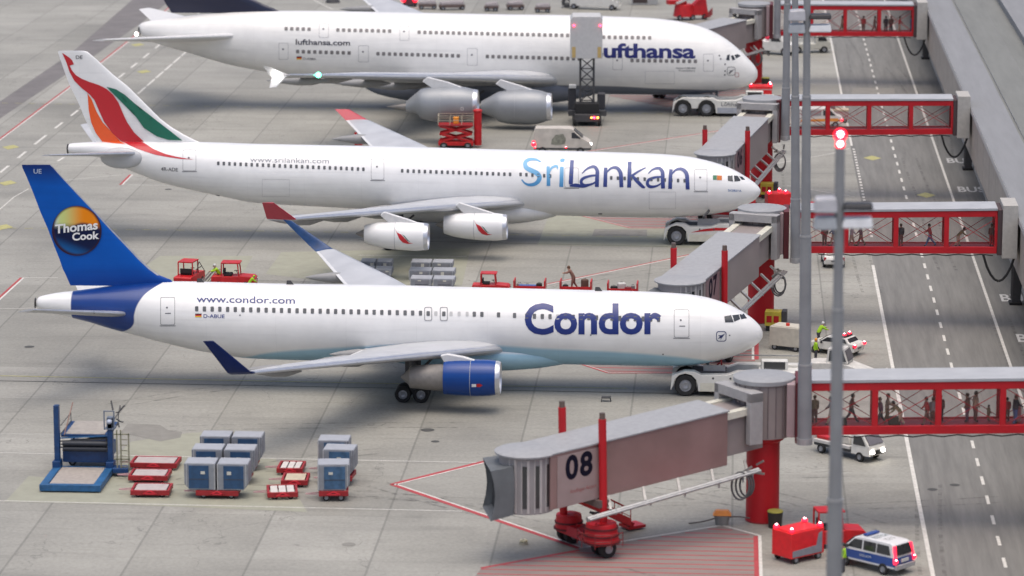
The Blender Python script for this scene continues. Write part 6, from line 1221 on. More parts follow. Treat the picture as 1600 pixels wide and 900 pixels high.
def roof_text(s, cx, cy, w_, h_, z, mat, par):
    vs, fs = text_geo(s, off=.01); xa, xb_ = min(v[0] for v in vs), max(v[0] for v in vs); k = w_/(xb_-xa); q = MB(); q.add([(cx-(y*h_/.7-h_/2), cy+(x-xa)*k-w_/2, z) for x, y in vs], fs); q.build('roof_lettering', mat, par, smooth=0)
roof_text('POLIZEI', -.45, 0, 1.25, .42, 2.056, M('roof_green', (.12, .16, .14), .5), b_); roof_text('112', -1.2, 0, .7, .42, 2.056, M('roof_green', (.12, .16, .14), .5), b_)
vs, fs = text_geo('POLIZEI', off=.01); xa, xb_ = min(v[0] for v in vs), max(v[0] for v in vs)
for s in (-1, 1): q = MB(); q.add([(s*-((x-xa)*.9/(xb_-xa)-.45)*-1-.1, s*.99, .86+y*.2) for x, y in vs], fs); q.build('side_lettering', M('pol_white', (.6, .65, .7), .5), b_)
lamp(b_, (1.2, -.96, 1.55), .1, lamp_redhot, 'side_lamp')
sp_ = [(-3.0, .55), (-3.05, 1.0), (-3.0, 2.65), (-2.85, 2.8), (.75, 2.8), (1.05, 2.72), (2.15, 1.75), (2.95, 1.35), (3.05, 1.1), (3.05, .55)]
a, b2 = G(846, 241), G(908, 241); vx = (a.x+b2.x)/2+.1
t, b_ = van('delivery_van', 'dusty beige high-roof van with headlight on beside the catering truck', 'van', (vx, a.y+1.05, 0), 0, sp_, 2.15, .10, 1.5, [[(1.0, 1.75), (2.0, 1.72), (1.3, 2.35), (1.0, 2.35)]], M('dusty_beige', (.52, .48, .42), .6, var=.2, scale=1.2), (-2.1, 1.95), .40)
q = MB(); q.hexa([(1.2, -.85, 2.6), (2.12, -.95, 1.8), (2.12, .95, 1.8), (1.2, .85, 2.6)], [(1.25, -.85, 2.64), (2.17, -.95, 1.84), (2.17, .95, 1.84), (1.25, .85, 2.64)]); q.build('windscreen', glass_dark, b_)
q = MB(); q.box(-3.02, 3.06, -1.1, 1.1, .5, .72); q.build('dark_sill', dark_grey, b_, bevel=.03); q = MB(); v_ = [(-1.2, 1.1), (-.6, 1.0), (.3, 1.1), (.4, 1.7), (.1, 2.2), (-.7, 2.1), (-1.1, 1.6)]
q.add([(x, -1.075-.012+.1*max(0, z-1.5), z) for x, z in v_], [tuple(range(len(v_)))]); q.build('side_artwork', M('artwork_grey', (.24, .24, .19), .6, var=.5, scale=3), b_, smooth=0)
lamp(t, (3.02, -.85, 1.15), .16, lamp_white, 'headlight'); lamp(t, (-3.05, -1.0, 1.05), .18, lamp_redhot, 'tail_lamp'); lamp(t, (-3.05, -1.0, 1.35), .16, lamp_tail, 'tail_lamp'); lamp(t, (.4, -1.09, .75), .07, lamp_redhot, 'side_marker'); lamp(t, (-2.9, -1.09, .7), .07, lamp_redhot, 'side_marker')
cp = [(-2.1, .35), (-2.15, .8), (-2.0, 1.05), (-1.6, 1.1), (-1.35, 1.42), (.35, 1.45), (1.05, 1.0), (1.95, .85), (2.1, .65), (2.1, .35)]
def car(label, loc, rz, paint, group='small white cars', hatch=True):
    t, b_ = van('car', label, 'car', loc, rz, cp, 1.8, .22, .95, [[(-1.45, 1.05), (-.45, 1.05), (-.45, 1.36), (-1.25, 1.36)], [(-.38, 1.05), (.85, 1.02), (.3, 1.36), (-.38, 1.37)]], paint, (-1.35, 1.3), .33, group)
    q = MB(); q.hexa([(.42, -.66, 1.42), (1.02, -.8, 1.03), (1.02, .8, 1.03), (.42, .66, 1.42)], [(.45, -.66, 1.45), (1.05, -.8, 1.06), (1.05, .8, 1.06), (.45, .66, 1.45)]); q.build('windscreen', glass_dark, b_)
    q = MB(); q.hexa([(-1.66, -.72, 1.12), (-1.6, -.72, 1.08), (-1.6, .72, 1.08), (-1.66, .72, 1.12)], [(-1.42, -.62, 1.40), (-1.36, -.62, 1.38), (-1.36, .62, 1.38), (-1.42, .62, 1.40)]); q.build('rear_window', glass_dark, b_)
    for s in (-1, 1): q = MB(); q.box(-2.14, -2.0, s*.82-.1, s*.82+.1, .72, 1.0); q.build('tail_lamp', M('lens_red', (.45, .02, .03), .3), b_, bevel=.02)
    q = MB(); q.box(-2.17, -2.12, -.28, .28, .6, .72); q.build('number_plate', M('plate_dark', (.12, .12, .12), .5), b_); return t, b_
p = G(1302, 419); car('small white car with a dark bumper under the second walkway', (p.x, p.y+1.9, 0), D2R(92), white_paint)
p = G(1298, 556); t, b_ = car('white car with glowing red lamps, watched by two workers in green', (p.x+.4, p.y+1.2, 0), D2R(150), white_paint)
for c in ((-1.0, .45, 1.62), (-1.0, -.45, 1.62), (-2.14, -.8, .9), (-2.14, .8, .9)): lamp(t, c, .11, lamp_redhot, 'warning_lamp')
q = MB(); q.box(-1.2, -.8, -.6, .6, 1.46, 1.6); q.build('light_bar', M('bar_dark', (.1, .02, .03), .4), b_, bevel=.03)
# white pushback tractor
p = G(1319, 601); t = thing('pushback_tractor', 'white pushback tractor with a glazed cab and red striped nose beside the car', 'pushback tractor', (p.x-.2, p.y+1.0, 0), D2R(-16))
shell([(-2.6, .45), (-2.65, 1.4), (-2.4, 1.5), (-.9, 1.62), (.7, 1.55), (2.1, 1.1), (2.5, .95), (2.55, .45)], 2.0, .08, 1.0).build('body', M('pushback_white', (.62, .60, .55), .5, var=.15), t, bevel=.08)
cb = shell([(-1.0, 1.6), (-.9, 2.7), (.35, 2.7), (.75, 1.6)], 1.75, .12, 1.6).build('cab', M('pushback_white', (.62, .60, .55), .5), t, bevel=.06); glass2([(-.8, 1.75), (-.1, 1.75), (-.1, 2.55), (-.75, 2.55)], 1.75, .12, 1.6, .02, 'cab_window', glass_dark, cb); glass2([(0, 1.75), (.58, 1.75), (.28, 2.55), (0, 2.55)], 1.75, .12, 1.6, .02, 'cab_window', glass_dark, cb)
q = MB(); q.hexa([(.42, -.68, 2.58), (.72, -.75, 1.78), (.72, .75, 1.78), (.42, .68, 2.58)], [(.46, -.68, 2.6), (.77, -.75, 1.8), (.77, .75, 1.8), (.46, .68, 2.6)]); q.build('windscreen', M('glass_tint', (.16, .15, .16), .15), cb)
q = MB(); q.box(2.56, 3.4, -.9, .9, .6, .72); q.box(3.3, 3.4, -.9, .9, .5, 1.15); q.bar((2.5, -.8, .9), (3.35, -.8, 1.1), .07); q.bar((2.5, .8, .9), (3.35, .8, 1.1), .07); br = q.build('bumper', white_paint, t, bevel=.03); q = MB(); q.box(3.405, 3.42, -.6, .1, .55, 1.1); q.build('red_board', red_paint, br); lamp(t, (2.55, -.6, .8), .13, lamp_white, 'headlight'); lamp(t, (-2.1, -1.0, .9), .12, M('reflector_red', (.7, .04, .02), .4), 'reflector')
wheels(t, [(-1.6, -.95), (-1.6, .95), (1.5, -.95), (1.5, .95)], .5, .35)
# tow truck with headlights under the nearest walkway
p = G(1371, 703, .85); t = thing('tow_truck', 'white flatbed truck with bright headlights under the nearest walkway', 'truck', (p.x-1.52, p.y+1.37, 0), D2R(-42)); t.scale = (.9,)*3
q = MB(); q.box(-3.4, 1.2, -.9, .9, .55, .8); q.build('chassis', dark_grey, t, bevel=.03); q = MB(); q.box(-3.6, .3, -1.0, 1.0, .8, 1.05); q.box(-3.6, -3.4, -1.0, 1.0, 1.05, 1.5); q.build('flatbed', M('bed_pale', (.55, .53, .50), .6), t, bevel=.03)
q = MB(); q.box(-3.3, -1.9, -.7, .7, 1.06, 1.3); q.build('load', red_paint, t, bevel=.05); q = MB(); q.hexa([(-1.7, -.7, 1.06), (.1, -.7, 1.06), (.1, .7, 1.06), (-1.7, .7, 1.06)], [(-1.5, -.6, 1.75), (-.1, -.6, 1.6), (-.1, .6, 1.6), (-1.5, .6, 1.75)]); q.build('winch_cover', M('winch_pale', (.45, .43, .38), .6), t, bevel=.1)
cb = shell([(.4, .5), (.4, 2.0), (.6, 2.1), (1.5, 2.1), (2.15, 1.35), (2.25, 1.2), (2.25, .5)], 1.95, .1, 1.2).build('cab', white_paint, t, bevel=.07); glass2([(.65, 1.3), (1.9, 1.3), (1.45, 1.95), (.65, 1.95)], 1.95, .1, 1.2, .02, 'side_window', glass_dark, cb)
q = MB(); q.hexa([(1.6, -.75, 2.02), (2.15, -.82, 1.4), (2.15, .82, 1.4), (1.6, .75, 2.02)], [(1.65, -.75, 2.06), (2.2, -.82, 1.43), (2.2, .82, 1.43), (1.65, .75, 2.06)]); q.build('windscreen', M('glass_tint', (.16, .15, .16), .15), cb); q = MB(); q.box(2.255, 2.28, -.8, .8, .6, .95); q.build('grille', black, cb)
for s in (-1, 1): lamp(t, (2.28, s*.62, .85), .2, lamp_white, 'headlight')
wheels(t, [(-2.6, -.9), (-2.6, .9), (1.3, -.9), (1.3, .9)], .38, .26)
# white trucks at the far walkway
p = G(1213, 86); t = thing('service_truck', 'white service truck with a red beacon left of the masts', 'truck', (p.x, p.y+1, 0), D2R(-25), 'white vehicles under the farthest walkway'); shell([(-2.6, .5), (-2.6, 1.7), (-.6, 1.7), (-.5, 2.5), (.9, 2.5), (1.5, 1.6), (2.4, 1.4), (2.5, .5)], 2.1, .06, 1.4).build('body', white_paint, t, bevel=.07); wheels(t, [(-1.7, -1), (-1.7, 1), (1.6, -1), (1.6, 1)], .5, .3); glass2([(-.3, 1.75), (1.1, 1.75), (.75, 2.3), (-.3, 2.3)], 2.1, .06, 1.4, .02, 'side_window', glass_dark, t); lamp(t, (-1.2, 0, 2.1), .4, M('beacon_pink', (.8, .03, .08), .4), 'red_load')
p = G(1262, 83); t = thing('service_truck', 'white flat truck with ladder rails, right of the masts', 'truck', (p.x+.3, p.y+1, 0), D2R(8), 'white vehicles under the farthest walkway'); shell([(-2.6, .5), (-2.6, 1.2), (.6, 1.2), (.7, 2.2), (1.9, 2.2), (2.3, 1.5), (2.6, 1.3), (2.6, .5)], 2.1, .06, 1.4).build('body', M('truck_cream', (.52, .51, .44), .5), t, bevel=.07); wheels(t, [(-1.7, -1), (-1.7, 1), (1.7, -1), (1.7, 1)], .45, .3)
glass2([(.9, 1.55), (2.1, 1.55), (1.85, 2.05), (.9, 2.05)], 2.1, .06, 1.4, .02, 'side_window', glass_dark, t); q = MB()
for y in (-.9, .9): q.bar((-2.5, y, 1.9), (.5, y, 1.9), .07)
for x in (-2.5, -1.5, -.5, .5):
    for y in (-.9, .9): q.bar((x, y, 1.2), (x, y, 1.9), .06)
q.build('ladder_rail', steel, t)
p = G(1286, 200); t = thing('catering_car', 'white van with an orange stripe seen through the third walkway', 'van', (p.x-.3, p.y+.9, 0), D2R(5), 'white vehicles behind the walkways'); b_ = shell([(-2.4, .45), (-2.4, 2.1), (-2.2, 2.2), (1.0, 2.2), (1.8, 1.4), (2.4, 1.2), (2.45, .45)], 1.95, .08, 1.2).build('body', white_paint, t, bevel=.07); q = MB(); q.prism([(-2.3, .75), (2.2, .75), (1.8, 1.1), (-2.3, .95)], -.995, -.98); q.build('orange_stripe', orange, b_); glass2([(.2, 1.4), (1.6, 1.4), (1.0, 2.0), (.2, 2.0)], 1.95, .08, 1.2, .02, 'side_window', glass_dark, b_); glass2([(-2.2, 1.4), (0, 1.4), (0, 2.0), (-2.2, 2.0)], 1.95, .08, 1.2, .02, 'side_window', M('pale_window', (.3, .28, .28), .4), b_); wheels(t, [(-1.6, -.9), (-1.6, .9), (1.6, -.9), (1.6, .9)], .36, .24); lamp(t, (2.3, -.95, .9), .12, lamp_redhot, 'lamp')
p = G(1308, 193); t = thing('power_unit', 'small pink and cream cart on the road behind the third walkway', 'cart', (p.x, p.y+1.2, 0), 0); q = MB(); q.box(-1.3, 1.3, -.7, .7, .4, 1.3); q.build('housing', M('cart_pink', (.5, .35, .33), .5), t, bevel=.05); q = MB(); q.box(-1.3, 1.3, -.72, .72, 1.31, 1.5); q.build('lid', M('cart_cream', (.6, .5, .35), .5), t, bevel=.03); q = MB(); q.box(-.9, -.2, -.4, .4, 1.5, 2.3); q.build('box', M('cart_dark', (.25, .2, .2), .6), t, bevel=.03); wheels(t, [(-.9, -.6), (-.9, .6), (.9, -.6), (.9, .6)], .25, .16)
# --- red scissor lift
a, b2 = G(684, 232), G(739, 232); t = thing('scissor_lift', 'red scissor lift with a railed platform behind the SriLankan fuselage', 'scissor lift', ((a.x+b2.x)/2, a.y+1.2, 0), D2R(2)); L = (b2-a).length
q = MB(); q.box(-L/2, L/2, -.9, .9, .35, .9); q.build('base', red_paint, t, bevel=.05); q = MB(); q.box(-L/2, L/2, -.95, .95, 3.15, 3.35); q.build('platform', dark_red, t, bevel=.03)
for s in (-1, 1):
    for (z0, z1) in ((.95, 2.0), (2.0, 3.1)):
        for (xa, xb_) in ((-1, 1), (1, -1)): q = MB(); q.bar((xa*(L/2-.15), s*.75, z0), (xb_*(L/2-.15), s*.75, z1), .16, .26); q.build('scissor_arm', red_paint, t)
q = MB()
for z in (3.95, 4.6):
    for s in (-1, 1): q.bar((-L/2, s*.9, z), (L/2, s*.9, z+.05), .07)
    q.bar((-L/2, -.9, z), (-L/2, .9, z), .07)
for x in (-L/2, -L/6, L/6, L/2):
    for s in (-1, 1): q.bar((x, s*.9, 3.35), (x, s*.9, 4.65), .07)
q.build('railing', M('rail_beige', (.42, .38, .28), .6), t); q = MB(); q.box(-.3, .3, -.3, .3, 3.36, 4.3); q.build('control_box', orange, t, bevel=.05)
q = MB(); q.cyl((L/2+.45, 0, .3), (L/2+.45, 0, 5.2), .42, .42, 20); q.ball((L/2+.45, 0, 5.2), .5, .5, .3, 16); q.build('hydraulic_post', red_paint, t, smooth=40); t.scale = (1, 1, .76); wheels(t, [(-L/2+.6, -.85), (-L/2+.6, .85), (L/2-.6, -.85), (L/2-.6, .85)], .4, .3)
q = G(556, 228); t = thing('marker_post', 'small red post behind the SriLankan far wing', 'post', (q.x, q.y, 0)); q = MB(); q.box(-.14, .14, -.14, .14, .1, 1.5); q.build('post', red_paint, t, bevel=.03); q = MB(); q.bar((0, 0, .2), (.7, 0, .2), .2); q.bar((0, 0, 1.2), (.4, 0, 1.1), .12); q.build('foot', red_paint, t)
# --- catering high-loader at the third aircraft
p = G(916, 198); t = thing('catering_truck', 'black high-lift catering truck with its grey box raised against the Lufthansa fuselage', 'catering truck', (p.x, p.y+1.6, 0), D2R(3))
q = MB(); q.box(-1.4, 1.4, -1.4, 5.0, .5, 1.35); q.build('chassis', dark_grey, t, bevel=.06); cb = shell([(-1.3, 1.36), (-1.3, 2.5), (1.3, 2.5), (1.4, 1.36)], 1.6, 0, 1).build('cab', black, t, bevel=.08)
for x in (-2.1, 1.2): q = MB(); q.box(x, x+.9, 2.0, 3.6, 1.4, 3.8 if x < 0 else 3.2); q.build('side_tank', M('tank_dark', (.05, .05, .055), .6), t, bevel=.1)
q = MB(); q.box(-2.0, -1.2, 1.8, 2.9, 3.85, 4.2); q.build('tank_cap', white_paint, t, bevel=.05)
H = 7.5
for s in (-1, 1): q = MB(); q.box(s*.75-.12, s*.75+.12, .2, .5, 1.3, H); q.build('lift_mast', dark_grey, t, bevel=.03)
for k in range(5):
    z0 = 1.5+k*1.2; q = MB(); q.bar((-.68, .35, z0), (.68, .35, z0+1.15), .11); q.bar((.68, .35, z0), (-.68, .35, z0+1.15), .11); q.bar((-.68, .35, z0), (.68, .35, z0), .11); q.build('lattice', dark_grey, t)
q = MB(); q.prism([(-1.9, 7.6), (1.7, 7.6), (1.7, 11.9), (1.45, 12.3), (-1.6, 12.3), (-1.9, 11.9)], -.9, 2.9); bx_ = q.build('lift_box', M('box_grey', (.50, .50, .49), .6, var=.08), t, bevel=.06)
for x in (-1.5, 1.35): q = MB(); q.box(x-.2, x+.2, -.94, -.905, 7.7, 8.9); q.build('warning_stripe', M('stripe_tan', (.50, .36, .14), .6), bx_); lamp(bx_, (x+(.0 if x < 0 else .1), -.95, 11.3), .13, lamp_red, 'corner_lamp')
q = MB(); q.box(-2.1, 2.2, -.2, .3, 1.0, 1.6); q.build('outrigger', dark_grey, t, bevel=.05); wheels(t, [(-1.4, -.9), (1.4, -.9), (-1.4, 3.8), (1.4, 3.8)], .55, .4, 'x'); lamp(t, (.8, -1.45, 1.0), .16, lamp_red, 'tail_lamp'); lamp(t, (1.2, -1.45, 1.0), .14, lamp_orange, 'tail_lamp'); lamp(t, (.5, -1.45, 1.0), .12, lamp_orange, 'tail_lamp')
q = MB()
for k in range(7): b0 = Vector((-1.6+k*.5, -.2, 1.4+random.random()*.8)); q.bar(b0, b0+Vector((random.uniform(-.4, .4), 0, random.uniform(.3, 1.1))), .14)
q.build('hydraulic_lines', dark_grey, t)
# --- equipment beyond the third aircraft
rust = M('cart_rust', (.14, .10, .09), .7); tarp = M('cart_tarp', (.32, .29, .29), .7, var=.2)
for i, (x, y, lab) in enumerate(((668, 14, 'left covered cart beyond the Lufthansa wing root'), (706, 15, 'long covered cart with a green bale beyond the Lufthansa wing root'), (768, 17, 'lone covered cart beyond the middle of the Lufthansa fuselage'), (805, 15, 'angled covered cart beyond the Lufthansa fuselage'), (848, 19, 'covered cart just left of the white stairs'))):
    p = G(x, y); L = (2.6, 3.6, 2.0, 2.4, 2.2)[i]; t = thing('covered_cart', lab, 'cart', (p.x, p.y, 0), D2R((8, 14, 0, 12, 0)[i]), 'covered carts beyond the farthest aircraft'); q = MB(); q.box(-L/2, L/2, -.8, .8, .35, .75); q.build('bed', rust, t, bevel=.05); q = MB(); q.hexa([(-L/2+.1, -.75, .76), (L/2-.1, -.75, .76), (L/2-.1, .75, .76), (-L/2+.1, .75, .76)], [(-L/2+.2, -.6, 1.15), (L/2-.2, -.6, 1.3), (L/2-.2, .6, 1.3), (-L/2+.2, .6, 1.15)]); q.build('cover', tarp, t, bevel=.12); wheels(t, [(-L/2+.4, -.75), (L/2-.4, -.75), (-L/2+.4, .75), (L/2-.4, .75)], .3, .2)
p = G(641, 9); t = thing('baggage_tractor', 'dark tractor with two glowing tail lamps beyond the Lufthansa wing', 'tractor', (p.x, p.y, 0), D2R(90)); shell([(-1.5, .35), (-1.5, 1.3), (.4, 1.35), (1.5, 1.1), (1.5, .35)], 1.8).build('body', M('tractor_maroon', (.12, .03, .04), .5), t, bevel=.08); wheels(t, [(-1, -.8), (-1, .8), (1, -.8), (1, .8)], .35, .25)
for s in (-1, 1): lamp(t, (-1.55, s*.85, .95), .22, lamp_redhot, 'tail_lamp')
p = G(520, 4); t = thing('fuel_hatch', 'dark round pit cover left of the Lufthansa far wing', 'pit cover', (p.x, p.y, 0)); q = MB(); q.cyl((0, 0, 0), (0, 0, .5), 1.1, .9, 20); q.build('drum', dark_grey, t, smooth=40); q = MB(); q.cyl((0, 0, .5), (0, 0, .62), .5, .4, 16); q.build('lid', black, t)
p = G(920, 14); t = thing('mobile_stairs', 'white mobile stairs and clutter beyond the Lufthansa fuselage', 'mobile stairs', (p.x, p.y, 0), D2R(-12)); q = MB(); q.prism([(-2.6, .5), (4.6, .5), (4.6, 1.0), (-1.5, 3.6), (-2.6, 3.6)], -.8, -.7); q.prism([(-2.6, .5), (4.6, .5), (4.6, 1.0), (-1.5, 3.6), (-2.6, 3.6)], .7, .8)
for k in range(10): q.box(-1.5+k*.6, -1.1+k*.6, -.7, .7, 3.3-k*.25, 3.36-k*.25)
q.box(-2.6, 4.6, -.7, .7, .5, .62); q.build('stair_body', white_paint, t); q = MB()
for s in (-.75, .75): q.bar((-2.6, s, 4.5), (-1.5, s, 4.5), .07); q.bar((-1.5, s, 4.5), (4.5, s, 2.0), .07); q.bar((-2.6, s, 3.6), (-2.6, s, 4.5), .07); q.bar((4.5, s, 1.0), (4.5, s, 2.0), .07); q.bar((1.5, s, 2.2), (1.5, s, 3.3), .07)
q.build('handrail', steel, t); wheels(t, [(-2.0, -.8), (-2.0, .8), (3.6, -.8), (3.6, .8)], .4, .25)
p = G(886, 12); t = thing('cable_reel', 'dark bundle of hoses left of the white stairs', 'hose bundle', (p.x, p.y, 0)); q = MB(); q.lathe([(.3, -.3), (.8, -.35), (.8, .35), (.3, .3)], (0, 0, .8), 'y', 16); q.build('reel', dark_grey, t); q = MB(); q.bar((-.8, -.5, 0), (0, 0, .8), .12); q.bar((.8, -.5, 0), (0, 0, .8), .12); q.build('stand', steel, t)
p = G(1003, 8); t = thing('shelter', 'grey box shelter with a dark doorway beyond the Lufthansa nose', 'shelter', (p.x, p.y+1, 0)); q = MB(); q.box(-1.5, 2.2, -1, 1.5, .02, 3.2); b_ = q.build('wall', M('shelter_grey', (.38, .38, .37), .6), t, bevel=.05); q = MB(); q.box(-1.3, .8, -1.03, -1.005, .3, 2.9); q.build('doorway', M('door_brown', (.06, .045, .04), .7), b_)
p = G(1068, 32); t = thing('loader', 'red belt loader with a pale boom beyond the Lufthansa cockpit', 'belt loader', (p.x, p.y+1.0, 0), D2R(20)); q = MB(); q.cyl((0, 0, .5), (0, 0, 2.2), 1.5, 1.2, 20); q.box(-2.4, .3, -.5, .7, 2.2, 2.8); q.hexa([(.9, -.8, .6), (3.4, -.8, .6), (3.4, .8, .6), (.9, .8, .6)], [(1.4, -.6, 2.2), (3.0, -.5, 3.6), (3.0, .5, 3.6), (1.4, .6, 2.2)]); q.build('body', red_paint, t, bevel=.08); q = MB(); q.bar((-1.4, -.9, 2.4), (4.4, -.9, 4.4), .3); q.build('boom', M('boom_pale', (.55, .53, .5), .5), t); q = MB()
for k in range(5): q.bar((2.6+.2*k, -1.0, .3), (3.9, -1.0, 1.6-.2*k), .1)
q.build('cage', dark_red, t); wheels(t, [(-.9, -1.1), (.9, -1.1), (2.8, -.8)], .4, .3)
p = G(1010, 38); t = thing('traffic_cone', 'tiny dark cone beyond the Lufthansa roof', 'traffic cone', (p.x, p.y, 0)); q = MB(); q.cyl((0, 0, .05), (0, 0, .9), .35, .08, 12); q.build('body', dark_grey, t); q = MB(); q.box(-.4, .4, -.4, .4, 0, .06); q.build('base', black, t)
p = G(1307, 328); 
t = thing('fire_hose_cart', 'low red cart behind the second walkway roof near the masts', 'cart', (G(1272, 327).x, G(1272, 327).y, 0)); q = MB(); q.box(-.9, .9, -.5, .5, .25, .7); q.build('body', red_paint, t, bevel=.06); wheels(t, [(-.6, -.5), (.6, -.5), (-.6, .5), (.6, .5)], .2, .12)
# --- people
HAIR = [M('hair_dark', (.03, .02, .015), .7), M('hair_brown', (.12, .06, .03), .7), M('hair_grey', (.3, .3, .3), .7)]
def body_mesh(pose, key):
    """one continuous skin grown along a skeleton; pose gives the joints"""
    me = bpy.data.meshes.new('b'); J = pose; names = list(J); idx = {n: i for i, n in enumerate(names)}
    E_ = [('pelvis', 'belly'), ('belly', 'chest'), ('chest', 'neck'), ('neck', 'head'), ('head', 'crown'), ('head', 'nose')]
    for s in 'lr': E_ += [('chest', 'sh'+s), ('sh'+s, 'el'+s), ('el'+s, 'wr'+s), ('wr'+s, 'ha'+s), ('pelvis', 'hp'+s), ('hp'+s, 'kn'+s), ('kn'+s, 'an'+s), ('an'+s, 'to'+s)]
    me.from_pydata([J[n][:3] for n in names], [(idx[a], idx[b]) for a, b in E_], []); o = bpy.data.objects.new('b', me); COL.objects.link(o)
    o.modifiers.new('s', 'SKIN'); o.modifiers.new('u', 'SUBSURF').levels = 1
    R = {'pelvis': (.15, .11), 'belly': (.15, .11), 'chest': (.17, .12), 'neck': (.06, .06), 'head': (.10, .10), 'crown': (.085, .09), 'nose': (.022, .022), 'sh': (.075, .075), 'el': (.052, .052), 'wr': (.035, .035), 'ha': (.045, .03), 'hp': (.10, .10), 'kn': (.068, .068), 'an': (.048, .048), 'to': (.05, .038)}
    for n in names: r_ = R.get(n, R.get(n[:2])); k_ = 1.0 if n in ('head', 'crown', 'nose') else 1.4; me.skin_vertices[0].data[idx[n]].radius = (r_[0]*k_, r_[1]*k_)
    me.skin_vertices[0].data[idx['pelvis']].use_root = True
    dg = bpy.context.evaluated_depsgraph_get(); ev = o.evaluated_get(dg); m2 = bpy.data.meshes.new_from_object(ev); bpy.data.objects.remove(o); bpy.data.meshes.remove(me); return m2
def std(lean=0.0, step=0.0, arm=(0, 0), bend=0.0, crouch=0.0):
    hz = .93-crouch; ch = Vector((lean*.55+bend*.45, 0, hz+.50-bend*.22)); hd_ = ch+Vector((.05+bend*.22, 0, .27-bend*.12)); d = dict(pelvis=(0, 0, hz), belly=((ch.x)*.4, 0, hz+.2), chest=tuple(ch), neck=(ch.x+.03+bend*.1, 0, ch.z+.13-bend*.05), head=tuple(hd_), crown=(hd_.x, 0, hd_.z+.12), nose=(hd_.x+.13, 0, hd_.z-.01))
    for s, k in (('l', 1), ('r', -1)):
        a = arm[0 if k > 0 else 1]; sh = Vector((ch.x, .19*k, ch.z+.03)); el = sh+Vector((.26*math.sin(a), .04*k, -.27*math.cos(a))); wr = el+Vector((.25*math.sin(a+.45), 0, -.25*math.cos(a+.45)))
        ha = wr+(wr-el).normalized()*.1; st = step*k; kn = Vector((.22*math.sin(st*1.1)+.10*crouch*2+.04, .10*k, hz-.44+crouch*.1)); an = Vector((.5*math.sin(st) - (.12 if st < 0 else 0), .11*k, .09+(.06 if st < -.2 else 0))); d.update({'sh'+s: tuple(sh), 'el'+s: tuple(el), 'wr'+s: tuple(wr), 'ha'+s: tuple(ha), 'hp'+s: (0, .09*k, hz-.03), 'kn'+s: tuple(kn), 'an'+s: tuple(an), 'to'+s: (an.x+.17, an.y+.01*k, .05)})
    return d
POSES = {'stand': std(arm=(.05, .1)), 'walk': std(lean=.08, step=.55, arm=(-.35, .4)), 'stride': std(lean=.12, step=.8, arm=(-.5, .6)), 'hold': std(lean=.05, step=.15, arm=(.5, .6)), 'reach': std(lean=.25, step=.3, arm=(1.1, .9), bend=.3), 'bend': std(lean=.25, step=.25, arm=(.5, .7), bend=.5, crouch=.1)}
PM = {k: body_mesh(v, k) for k, v in POSES.items()}
def person(label, loc, rz, pose, top, bottom, hair=0, s=1.0, group=None, hat=None):
    me = PM[pose].copy(); me.materials.clear()
    for m_ in (top, bottom, skin, black): me.materials.append(m_)
    J = POSES[pose]; wr = [Vector(J[k]) for k in ('wrl', 'wrr')]; ha = [Vector(J[k]) for k in ('hal', 'har')]; hd_ = Vector(J['head']); pv = J['pelvis'][2]
    for p_ in me.polygons:
        c = p_.center; i = 0
        if c.z < pv+.02: i = 1
        if c.z < .11: i = 3
        if (c-hd_).length < .19 and c.z > J['neck'][2]-.02: i = 2
        for w2_, h2 in zip(wr, ha):
            if min((c-h2).length, (c-(w2_+h2)/2).length) < .09: i = 2
        if i == 1 and min((c-Vector(J['el'+k])).length for k in 'lr') < .12: i = 0
        p_.material_index = i; p_.use_smooth = True
    o = bpy.data.objects.new('person', me); COL.objects.link(o); o.location = loc; o.rotation_euler = (0, 0, rz); o.scale = (s, s, s); o['label'] = label; o['category'] = 'person'
    if group: o['group'] = group
    q = MB(); q.ball((hd_.x-.015, 0, hd_.z+.06), .125, .12, .135, 12); q.v = [(x-(.03 if z < hd_.z+.03 else 0), y, max(z, hd_.z-.05+(x-hd_.x)*.6)) for x, y, z in q.v]; q.build('hair' if hat is None else 'helmet', HAIR[hair] if hat is None else hat, o, smooth=60)
    for k in (-1, 1): q = MB(); q.ball((hd_.x+.10, .035*k, hd_.z+.03), .014, n=6); q.build('eye', black, o)
    return o
cl = lambda n, c: M('cloth_'+n, tuple(min(.6, x*1.9) for x in c), .8, var=.2, scale=6)
brown, tan, plum, olive, greyc, redc, denim, darkc, pale = cl('brown', (.12, .06, .045)), cl('tan', (.30, .25, .17)), cl('plum', (.10, .045, .07)), cl('olive', (.16, .14, .07)), cl('grey', (.2, .19, .18)), cl('red', (.28, .03, .03)), cl('denim', (.06, .10, .2)), cl('dark', (.03, .03, .035)), cl('pale', (.4, .38, .34))
gw = 'passengers in the walkways'
def on_walk(Bz, Yf, x, dy=1.6): return (x, Yf+dy, Bz(x)+.32)
Z1_ = B1[3]; Xp = lambda px, Y=226.6: YP(px, 660, Y).x
